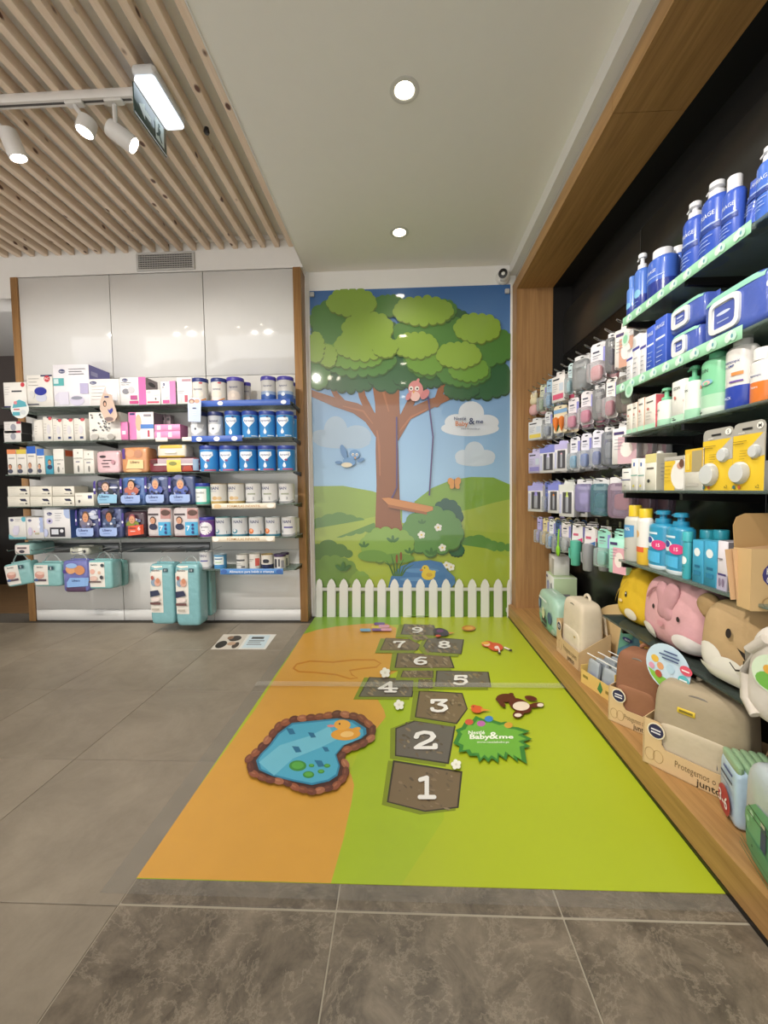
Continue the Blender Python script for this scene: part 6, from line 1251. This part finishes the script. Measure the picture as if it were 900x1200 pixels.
ROWS = dict(
 A=[(617, 629, .19, 'toy', '#d3a9aa', '#dcd2b0', 'pink and cream soft toy'), (629.5, 637, .2, 'card', '#d9dcc4', '#9ab08a', 'sage green blister pack'), (637.5, 645, .2, 'card', '#a9cbe2', '#6aa3d0', 'sky blue blister pack'), (645.5, 661, .2, 'box', '#e4e0de', '#cf5a78', 'white hanging carton with a rose band'), (661.5, 668, .19, 'card', '#c4d9dc', '#8fbcc4', 'pale teal brush blister pack'),
    (669, 686, .2, 'bulk', '#b9bcbd', '#b3b5b8', 'big clear grey pack'), (687, 706, .21, 'card', '#e4e2e6', '#df9096', 'white blister pack with a pink soother'), (707, 716, .2, 'bulk', '#a9aaac', '#4f4a78', 'clear pack with a violet piece'), (717, 739, .21, 'box2', '#e2dcd6', '#c99a84', 'white hanging carton with a brown photo')],
 B=[(619, 634, .17, 'box', '#dcdfe2', '#dfc95a', 'white hanging carton with a yellow band'), (635, 644, .18, 'card', '#e2e4e6', '#8a93a8', 'white and grey blister pack'), (645, 661, .18, 'carrot', '#e2d6b8', '#d8762c', 'carrot teether pack'), (661.5, 675, .19, 'card', '#e4dee2', '#d2487e', 'white blister pack with one pink bow'), (676, 692, .19, 'card', '#e6e0e4', '#d2487e', 'wider white blister pack with a pink bow'),
    (693, 704, .19, 'bulk', '#b4b5b6', '#cfcaca', 'clear pack with a pale piece'), (705, 719, .2, 'card', '#e8e4e0', '#b5485e', 'white blister pack with a wine red ring'), (720, 740, .2, 'bulk', '#9a948c', '#a9c9b0', 'clear pack with a mint piece')],
 C=[(619, 633, .19, 'box', '#c4bfe0', '#8f89c4', 'lilac hanging carton'), (633.5, 650, .2, 'bottlebox', '#8086cc', '#b9b4d8', 'violet topped bottle carton'), (650.5, 664.5, .2, 'bottlebox', '#b9b2dc', '#d9a0b0', 'lilac topped bottle carton'), (665, 676, .2, 'card', '#e4e3ea', '#4f9fc8', 'white blister pack with a cyan soother'), (677, 690, .2, 'card', '#e2e1ec', '#3f6ab8', 'white blister pack with a blue soother'), (691, 703, .2, 'card', '#e2e1ec', '#3450a0', 'white blister pack with a navy soother'),
    (704, 716, .2, 'bulk', '#a9adb4', '#c4c8d0', 'clear pack with pale grey pieces'), (717, 744, .2, 'box2', '#dcd9d8', '#cdaab2', 'white hanging carton with a dusty pink picture')],
 D=[(620, 636, .23, 'bottlebox', '#a9a6dc', '#8f86cc', 'lavender bottle carton with a violet ring'), (636.5, 642, .22, 'card', '#5a6ab0', '#4a5898', 'slim indigo blister pack'), (642.5, 656, .22, 'bottlebox', '#8289d2', '#df8a3a', 'bottle carton with an orange ring'), (656.5, 673, .23, 'bottlebox', '#d3d6d0', '#c4d66a', 'pale bottle carton with a lime ring'), (674, 691, .19, 'bulk', '#b6b0dc', '#d9d6ea', 'lilac clear pack'), (692, 711, .2, 'bulk', '#7ca6b2', '#6a8f98', 'teal clear pack'), (712, 742, .2, 'bulk', '#b9a3b8', '#c98f7c', 'mauve clear pack')],
 E=[(627, 633.5, .2, 'card', '#b3aade', '#8f86c4', 'slim violet blister pack'), (634, 640.5, .2, 'card', '#d8c99a', '#c9a860', 'slim straw blister pack'), (641, 648, .21, 'card', '#e2e4e6', '#5a8fc4', 'slim white blister pack with blue'), (648.5, 655, .22, 'card', '#3f5a84', '#33466c', 'slim navy blister pack'), (656, 667, .2, 'card', '#e6dfe0', '#a9a9ac', 'white blister pack with a grey bib'), (667.5, 681, .24, 'cup', '#57b09a', '#d9417c', 'teal training cup'), (682, 697, .24, 'cup', '#8f9094', '#3f6fa8', 'grey training cup'), (698, 713, .2, 'card', '#9ad6c4', '#5fb8a4', 'mint blister pack'), (714, 735, .2, 'box2', '#a5dcc9', '#dfa9b4', 'mint hanging carton with a pink photo')])
for k, L in ROWS.items():
    for x0, x1, h_, kind, c1, c2, lb in L:
        X = 1.035; a = at(x0, 500, 0, X); e = at(x1, 500, 0, X); y = (a.y+e.y)/2; be = .45; w_ = (x1-x0)*.97/(F*(math.sin(be)/y + math.cos(be)*(X+.02)/y**2))
        tpl = hp(kind, w_, h_, c1, c2)
        for n in range(2 if kind in ('toy', 'cup', 'carrot') else 3):
            dx = n*(.085 if kind in ('bulk', 'bottlebox', 'card', 'cup') else .07)
            put(tpl, (X+.02+dx, y+random.uniform(-.004, .004), HROW[k]-.004), FRONT+be+random.uniform(-.1, .1), lb + (' at the front of its hook, %s row' % HN[k] if n == 0 else ' hanging behind another like it, %s hook row' % HN[k]), 'packs on the %s hook row' % HN[k])
# green spoon dangling from the lowest row
b = MB(); b.tube([(0, 0, 0), (0, -.004, -.05), (0, -.006, -.11)], .006, P('#86c22e', .4), 8); b.soft(.045, .02, .07, P('#86c22e', .4), .8, .8, 14, 8, z0=-.175, cy=-.006)
p = at(655, 648, 0, 1.0); tag(obj('baby_spoon', b.mesh('baby_spoon'), None, (1.0, p.y, .84), FRONT), 'bright lime green baby spoon hanging by the training cups', 'spoon')

# ================================================================== BAGS AND BOXES
def fabric(c): return P(c, .85, bump=.3, scale=13, var=.09, spec=.25)
def loop(pts, r, m, seg=8):
    b = MB(); b.tube(pts, r, m, seg); return b
def arc(cx, cy, cz, rx, rz, a0, a1, n=10): return [(cx + rx*math.cos(a0+(a1-a0)*i/n), cy, cz + rz*math.sin(a0+(a1-a0)*i/n)) for i in range(n+1)]
def backpack(w_, d, h_, c, c2=None, pocket=True, patch=None):
    m = fabric(c); c2 = c2 or c; m2 = fabric(c2)
    b = MB(); b.soft(w_, d, h_, m, .32, .3, 36, 18, .1); parts = []
    if pocket:
        q = MB(); q.soft(w_*.84, d*.28, h_*.5, m2, .35, .4, 26, 12, .04, z0=h_*.04, cy=-d*.38); 
        if patch: q.prints(soft_map(w_*.84, d*.28, h_*.5, .35, .4, .04, h_*.04, cy=-d*.38), patch)
        parts.append(('front_pocket', q.mesh('front_pocket')))
    q = MB(); q.tube([(x, -d*.40*max(.2, (1-abs(x/(w_*.46))**3)), z) for x, y_, z in arc(0, 0, h_*.56, w_*.42, h_*.37, PI, 0, 16)], .0045, P('#6a6258' if c != '#e2dcd4' else '#bdb6ac', .5), 6); parts.append(('zip', q.mesh('zip')))
    q = MB(); q.tube(arc(0, d*.2, h_*.95, w_*.14, h_*.12, 0, PI, 10), .008, m2, 8); parts.append(('handle', q.mesh('handle')))
    for s in (-1, 1):
        q = MB(); q.strip([(s*w_*.18, d*.3, h_*.93), (s*w_*.24, d*.58, h_*.75), (s*w_*.28, d*.66, h_*.45), (s*w_*.32, d*.5, h_*.12)], (.045, 0, 0), m2, .006); parts.append(('shoulder_strap', q.mesh('shoulder_strap')))
    return ('backpack', 'backpack', b.mesh('backpack'), parts)
def kraft_tray(w_, d, hs, ht, label, loc, rz, text=True):
    """kraft display tray: base, low front, stepped left tab with round badge, sloping sides"""
    root = obj('display_tray', None); root.location = loc; root.rotation_euler = (0, 0, rz); tag(root, label, 'display tray')
    KM = P('#cdb084', .75); t_ = .003
    b = MB(); b.box(-w_/2, w_/2, -d/2, d/2, 0, t_, KM); b.box(-w_/2, w_/2, d/2-t_, d/2, t_, ht*.9, KM); obj('base', b.mesh('base'), root)
    b = MB(); tw = min(.06, w_*.3)
    b.plate([(-w_/2, -d/2, 0), (w_/2, -d/2, 0), (w_/2, -d/2, hs), (-w_/2+tw+.012, -d/2, hs), (-w_/2+tw, -d/2, hs+.015), (-w_/2+tw, -d/2, ht-.01), (-w_/2+tw-.01, -d/2, ht), (-w_/2, -d/2, ht)], KM, (0, t_, 0))
    sm = smap(lambda u, v, o: ((u-.5)*w_, -d/2-o, v*hs), w_, hs)
    if text:
        b.prints(sm, [('t', .62, .62, .3, 'Protegemos o planeta', '#6a5636', .0, .58), ('t', .66, .26, .3, 'juntos', '#3f3424', .015, .3)])
        N = 14; R_ = hs*.42
        for k in (-1, 1): b.tube([(-w_/2+tw*.62+k*R_*.42+R_*.5*math.cos(2*PI*i/N), -d/2-.0006, hs*.55+R_*.7*math.sin(2*PI*i/N)) for i in range(N+1)], .0009, P('#a98a58', .7), 4)
    fr = obj('front', b.mesh('front'), root)
    q = MB(); r = tw*.42; N = 20; zc = (hs+ht)*.55; cx = -w_/2+tw*.72
    q.plate([(cx+r*1.12*math.cos(2*PI*i/N), -d/2-.001, zc+r*1.12*math.sin(2*PI*i/N)) for i in range(N)], P('#e2d6bc', .6), (0, -.002, 0))
    q.prints(smap(lambda u, v, o: (cx+(u-.5)*2*r, -d/2-.0032-o, zc+(v-.5)*2*r), 2*r, 2*r), [('e', .5, .5, .48, .48, '#2c2a4c'), ('r', .2, .54, .8, .64, '#d9d6dc'), ('r', .2, .34, .8, .44, '#d9d6dc')]); obj('badge', q.mesh('badge', 0), fr)
    for s in (-1, 1):
        b = MB(); b.plate([(s*(w_/2-.0015), -d/2, 0), (s*(w_/2-.0015), d/2, 0), (s*(w_/2-.0015), d/2, ht), (s*(w_/2-.0015), -d/2, ht if s < 0 else hs)], KM, (-t_*s, 0, 0)); obj('side', b.mesh('side'), root)
    return root
PZ = .1125
# far end: hygiene kit box and mint zip pouch
y = 3.16
put(carton(.25, .16, .34, '#dfe2de', [('e', .3, .72, .17, .13, '#7f8cc4'), ('e', .3, .72, .1, .08, '#aab4dc'), ('e', .72, .72, .12, .13, '#c9d2d6'), ('p', [(.66, .8), (.78, .86), (.74, .62)], '#55607c'), ('e', .55, .34, .2, .15, '#6a7cc0'), ('e', .55, .34, .12, .09, '#a4b0dc'), ('e', .2, .93, .1, .025, '#27306b')], '#c4d9ae', [('r', .25, .2, .75, .5, '#55585c'), ('r', .3, .6, .7, .65, '#8a8c90')]), (1.185, y, PZ), FRONT-.12, 'white hygiene kit carton with blue round pictures behind the mint pouch')
put(carton(.15, .11, .14, '#e6e4e0', [('r', .55, .0, 1, .85, '#b9b7b4')], None), (1.185, 3.2, PZ+.3415), FRONT-.1, 'small white carton standing on the hygiene kit carton')
def pouch(w_, d, h_, c, items, top='#c9d4d4'):
    b = MB(); m = P(c, .3, coat=.4, bump=.2, scale=14); b.soft(w_, d, h_, m, .45, .45, 30, 14); b.prints(soft_map(w_, d, h_, .45, .45), items, .0008)
    q = MB(); q.tube([(x, 0, z) for x, y_, z in arc(0, 0, h_*.6, w_*.485, h_*.395, PI, 0, 18)], .005, P(top, .4), 6)
    return ('zip_pouch', 'pouch', b.mesh('zip_pouch'), [('zip', q.mesh('zip'))])
put(pouch(.42, .13, .27, '#a9cdbb', [('e', .5, .2, .46, .2, '#7cba94'), ('e', .2, .62, .1, .16, '#3f5f7c'), ('e', .2, .62, .07, .11, '#7f9cb4'), ('e', .8, .46, .09, .15, '#44607c'), ('r', .4, .26, .66, .36, '#2a3238'), ('r', .4, .16, .66, .22, '#2a3238'), ('e', .52, .48, .08, .14, '#d6dcae'), ('r', .25, .8, .7, .84, '#dfe8e4')]), (1.045, 2.90, PZ), FRONT-.06, 'mint green zip pouch with round pictures on the plinth')
# cream backpack in its tray
kraft_tray(.30, .17, .10, .20, 'kraft tray holding the cream backpack', (1.022, 2.40, PZ), FRONT+.03)
put(backpack(.27, .14, .35, '#d3c5ae', '#d9ccb6', True, [('e', .8, .8, .05, .03, '#b49a52')]), (1.022, 2.40, PZ+.004), FRONT+.03, 'cream fabric backpack standing in a kraft tray')
b = MB(); b.plate([(-.16, 0, 0), (.16, 0, 0), (.17, 0, .25), (.12, 0, .31), (.06, 0, .3), (0, 0, .36), (-.08, 0, .33), (-.13, 0, .3), (-.17, 0, .22)], P('#d9bd8a', .6), (0, .003, 0))
tag(obj('display_card', b.mesh('display_card', 0), None, (1.16, 2.28, PZ), FRONT+.2), 'kraft scalloped backing card behind the cream backpack', 'display card')
# soother display
ds = obj('display_tray', None); ds.location = (1.02, 2.03, PZ); ds.rotation_euler = (0, 0, FRONT+.22); tag(ds, 'straw yellow card tray of small clear packets', 'display tray')
w_, d = .24, .19
b = MB(); KM = P('#dcb96a', .6); b.box(-w_/2, w_/2, -d/2, d/2, 0, .003, KM); b.box(-w_/2, w_/2, -d/2, -d/2+.003, .003, .07, KM); b.box(-w_/2, -w_/2+.003, -d/2, d/2, .003, .09, KM); b.box(w_/2-.003, w_/2, -d/2, d/2, .003, .14, KM)
b.prints(smap(lambda u, v, o: ((u-.5)*w_, -d/2-o, v*.07), w_, .07), [('p', [(.52, .3), (.6, .95), (.68, .5), (.62, .1)], '#3f7f46'), ('r', .08, .5, .24, .7, '#8f7a3a'), ('r', .76, .4, .94, .6, '#8f7a3a')]); obj('tray', b.mesh('tray'), ds)
b = MB(); b.plate([(-w_*.52, d/2, .0), (w_*.52, d/2, .0), (w_*.55, d/2+.03, .2), (w_*.4, d/2+.04, .27), (w_*.28, d/2+.035, .245), (w_*.1, d/2+.045, .3), (-w_*.1, d/2+.045, .29), (-w_*.3, d/2+.05, .33), (-w_*.52, d/2+.05, .31)], P('#4f7f92', .5), (0, .003, 0))
sm = smap(lambda u, v, o: ((u-.5)*w_, d/2+v*.043-o-.001, v*.28), w_, .28)
b.prints(sm, [('p', [(.0, .55), (.3, .75), (.4, 1.0), (.0, 1.05)], '#5f9a86'), ('e', .72, .86, .2, .09, '#d9a548'), ('e', .22, .78, .14, .04, '#27306b'), ('t', .22, .78, .035, 'chicco', '#eef0f6', .01, .3), ('t', .6, .6, .06, 'CUIDADOS', '#dfe8ee', .008, .5), ('r', .38, .46, .82, .48, '#dfe8ee')]); obj('header_card', b.mesh('header_card', 0), ds)
b = MB()
for k in range(3): b.tube([(-w_/2+.01, -d/2+.03+k*.06, .15), (w_/2-.005, -d/2+.03+k*.06, .155)], .0028, P('#e6e6e2', .4), 6)
obj('divider_rod', b.mesh('divider_rod'), ds)
_pk = MB(); _pk.soft(.085, .02, .13, film('#cfd6dc', .4, .12), .3, .4, 18, 8); _pk.box(-.034, .034, -.002, .002, .01, .12, P('#b9c4d2', .4)); _pk.box(-.02, .02, -.006, .006, .03, .07, P('#4a66b4', .4), .004)
_pk.box(-.034, .034, -.003, .003, .11, .128, P('#e4e6e8', .4)); _pkm = _pk.mesh('clear_packet')
for i in range(2):
    for j in range(4):
        q = Matrix.Rotation(FRONT+.22, 3, 'Z') @ Vector((-.058+i*.108, -.075+j*.042, 0)); tag(obj('clear_packet', _pkm, None, (1.02+q.x, 2.03+q.y, PZ+.0035), FRONT+.22+random.uniform(-.05, .05), -.12), 'small clear packet with blue contents in the straw yellow tray', 'packet', 'clear packets in the card tray')
# brown and grey-beige backpacks
kraft_tray(.20, .16, .07, .15, 'kraft tray holding the brown backpack', (.993, 1.743, PZ), -.93)
put(backpack(.185, .135, .305, '#8a5f47', '#93674d'), (.993, 1.743, PZ+.004), -.93, 'brown fabric backpack standing in a kraft tray')
kraft_tray(.31, .18, .075, .165, 'kraft tray holding the big greige backpack', (1.023, 1.43, PZ), -.93)
big = put(backpack(.29, .155, .305, '#a3957c', '#bfb29a', True, None), (1.023, 1.43, PZ+.004), -.93, 'big greige backpack with a yellow tab in a kraft tray')
b = MB(); b.box(-.026, .026, -.002, .002, -.009, .009, P('#d6b832', .5), .001); b.box(-.02, .02, -.0026, -.002, -.004, .004, P('#7a6a2a', .5)); obj('yellow_tab', b.mesh('yellow_tab'), big, (-.03, -.0735, .225))
# baby wipes bundle and near pouch
b = MB(); b.soft(.125, .11, .175, P('#b4cde0', .25, coat=.4, bump=.25, scale=20), .25, .25, 24, 12); b.prints(soft_map(.125, .11, .175, .25, .25), [('r', .3, .82, .8, .86, '#3f4f8c'), ('r', .2, .7, .85, .74, '#2f3f5c'), ('r', .25, .63, .7, .66, '#6a7f9c'), ('e', .52, .3, .34, .25, '#b23a3f'), ('t', .5, .3, .2, '3-6', '#f2ecea', .015, .5), ('e', .12, .66, .06, .05, '#33466c')], .0008)
q = MB()
for k in range(5): q.soft(.118, .02, .03, P('#8fb08a', .3, coat=.3), .5, .5, 14, 8, z0=.16, cy=-.042+k*.021)
put(('wipes_bundle', 'pack', b.mesh('wipes_bundle'), [('stacked_packs', q.mesh('stacked_packs'))]), (1.012, 1.229, PZ), FRONT-.32, 'pale blue pack with a red 3-6 badge next to the green pouch')
put(pouch(.30, .12, .275, '#b9c4c8', [('p', [(.02, .05), (.98, .05), (.98, .6), (.8, .68), (.55, .7), (.3, .66), (.12, .5), (.03, .3)], '#6fae82'), ('p', [(.02, .05), (.98, .05), (.98, .34), (.03, .3)], '#5a9a72'), ('r', .42, .34, .5, .56, '#33406c'), ('r', .43, .56, .49, .6, '#c9c4b4'), ('e', .3, .56, .03, .03, '#b4d9bc'), ('e', .25, .48, .025, .025, '#9accaa'), ('e', .62, .42, .012, .012, '#2f5a44'), ('e', .36, .3, .012, .012, '#2f5a44')] + lines(.3, .8, .64, 2, .05, '#2f5a44', .012) + lines(.2, .8, .27, 3, .04, '#3f7a5a', .01)), (.93, .985, PZ), FRONT-.28, 'clear topped green zip pouch at the aisle end of the plinth')
# ------------------------------------------------------------------ animal bags on the lowest niche shelf
FZ = RZ['f']
def animal(w_, d, h_, c, items, e=.6, taper=.2, ears=None, extra=(), seg=34, name='animal_backpack'):
    m = fabric(c); b = MB(); b.soft(w_, d, h_, m, e, e*.95, seg, 20, taper); b.prints(soft_map(w_, d, h_, e, e*.95, taper), items, .0012)
    parts = []
    for en in (ears or ()):
        q = MB(); q.soft(en[2], en[3], en[4], fabric(en[5]), .8, .8, 16, 10); q.v = [tuple(Matrix.Rotation(en[6], 3, 'Y') @ Vector(v) + Vector((en[0], en[7] if len(en) > 7 else 0, en[1]))) for v in q.v]; parts.append(('ear', q.mesh('ear')))
    for nme, q in extra: parts.append((nme, q.mesh(nme)))
    return (name, 'backpack', b.mesh(name), parts)
q = MB(); q.tube([(x, -.02, z) for x, y_, z in arc(0, 0, .235, .03, .02, 0, PI, 8)], .007, fabric('#c9a428'), 8)
put(animal(.29, .17, .255, '#d6b12e', [('e', .42, .52, .035, .055, '#2a211c'), ('e', .43, .54, .012, .018, '#efeae0'), ('e', .3, .38, .07, .03, '#e6cf9a'), ('e', .62, .2, .16, .1, '#e6ddc8'), ('p', [(.1, .3), (.2, .55), (.45, .8), (.46, .79), (.22, .54), (.12, .3)], '#b8931f')], .62, .3, None, (('handle', q),)), (1.13, 1.99, FZ), FRONT+.05, 'yellow chick shaped backpack leaning' + nn('f'), 'animal backpacks')
q = MB(); q.tube([(x, -.095, z) for x, y_, z in arc(-.02, 0, .14, .09, .1, 2.7, .9, 12)], .0045, P('#b9858c', .5), 6)
put(animal(.37, .2, .282, '#d3a2a6', [('e', .32, .54, .022, .035, '#2c2224'), ('e', .74, .5, .022, .035, '#2c2224'), ('e', .24, .16, .14, .12, '#e8e2dc'), ('e', .82, .2, .16, .12, '#ece6e0'), ('e', .5, .36, .05, .04, '#c98e96')], .6, .12,
    [(-.03, .262, .075, .03, .16, '#c4949a', 2.75, -.088), (.06, .265, .08, .03, .17, '#c4949a', -2.6, -.088)], (('zip', q),)), (1.12, 1.675, FZ), FRONT+.04, 'dusty pink rabbit shaped backpack' + nn('f'), 'animal backpacks')
put(animal(.30, .18, .275, '#b79b73', [('e', .22, .28, .2, .18, '#e6e1d8'), ('e', .5, .2, .22, .17, '#e9e5dc'), ('e', .8, .24, .2, .18, '#e6e1d8'), ('r', .12, .06, .9, .2, '#e9e5dc'), ('e', .5, .66, .035, .055, '#2a2220'), ('p', [(.62, .54), (.84, .46), (.72, .42)], '#2a2220'), ('p', [(.70, .43), (.72, .43), (.70, .33), (.62, .3), (.56, .36), (.55, .35), (.62, .28), (.71, .31)], '#3a302a'), ('p', [(.71, .33), (.8, .3), (.87, .36), (.88, .35), (.8, .28), (.71, .31)], '#3a302a')], .6, .14,
    [(-.11, .19, .08, .05, .09, '#a98c64', -.7, -.02), (.1, .19, .08, .05, .09, '#a98c64', .7, 0)]), (1.10, 1.335, FZ), FRONT+.16, 'tan bear faced backpack with a white cloud print' + nn('f'), 'animal backpacks')
put(animal(.24, .13, .26, '#8f8d88', [('p', [(.1, .8), (.3, .92), (.6, .9), (.8, .7), (.6, .5), (.4, .6), (.2, .62)], '#a9a8a4'), ('e', .75, .6, .035, .05, '#22201e')], .6, .1), (1.22, 1.12, FZ), FRONT+.2, 'grey backpack with a curved flap behind the tan bear' + nn('f'), 'animal backpacks')
q = MB(); q.tube([(-.05, -.07, .235), (-.095, -.065, .19), (-.112, -.055, .12), (-.105, -.06, .05), (-.07, -.07, .02)], .014, fabric('#c6beb2'), 10)
put(animal(.24, .16, .27, '#d2cbc1', [('e', .45, .26, .09, .09, '#8f5f94'), ('e', .45, .26, .05, .05, '#5f3a66'), ('e', .4, .55, .02, .03, '#3a3430')], .5, .12, None, (('shoulder_strap', q),)), (1.03, 1.085, FZ), FRONT+.2, 'off-white backpack with a purple button eye' + nn('f'), 'animal backpacks')
# round shelf talkers in the niche
def card_niche(r, items, base='#c4d9e8'):
    def f_(b):
        N = 28; b.plate([(r*math.cos(2*PI*k/N), 0, -.02+r*math.sin(2*PI*k/N)) for k in range(N)], P(base, .3), (0, .0012, 0)); b.prints(smap(lambda u, v, o: ((u-.5)*2*r, -o, -.02+(v-.5)*2*r), 2*r, 2*r), items)
    return f_
p = at(782, 776, 0, .955)
wobbler(card_niche(.085, [('p', [(.05, .35), (.3, .28), (.7, .22), (.85, .18), (.6, .03), (.35, .04), (.14, .2)], '#86bd4a'), ('e', .22, .6, .09, .08, '#e0b54a'), ('e', .35, .48, .08, .08, '#d9a070'), ('e', .15, .42, .07, .07, '#d99ab4'), ('e', .58, .5, .09, .1, '#b4cfe0'), ('e', .32, .3, .08, .08, '#b0563f'), ('e', .92, .6, .13, .1, '#d9566c'), ('e', .88, .38, .12, .1, '#58b4bc'), ('e', .72, .2, .14, .12, '#2f4a9c'), ('r', .84, .58, 1.0, .61, '#f0e6e8'), ('r', .8, .37, .96, .4, '#e6f0f0'), ('r', .64, .19, .8, .22, '#e6eaf4'), ('r', .45, .84, .75, .87, '#3a4a7c'), ('r', .35, .76, .8, .79, '#3a4a7c'), ('r', .42, .69, .78, .72, '#3a4a7c')]), (.955, p.y, p.z), FRONT+.35, 'round pale blue shelf talker with tiny animals before the bags')
p = at(906, 782, 0, .95); wobbler(card_niche(.05, [('e', .5, .3, .4, .25, '#6fae4a'), ('e', .4, .6, .12, .12, '#d9a548')], '#cfe0c4'), (.95, p.y, p.z), FRONT+.3, 'small green shelf talker by the off-white backpack')
for x, y_, r, base, lb in ((737, 452, .03, '#b9dcc4', 'second'), (733, 392, .03, '#cfe0d6', 'top')):
    p = at(x, y_, 0, .985); wobbler(card_niche(r, [('e', .5, .5, .3, .3, '#8fc9a4')], base), (.985, p.y, p.z), FRONT, 'small round mint tag at the hook end of the %s niche shelf' % lb)
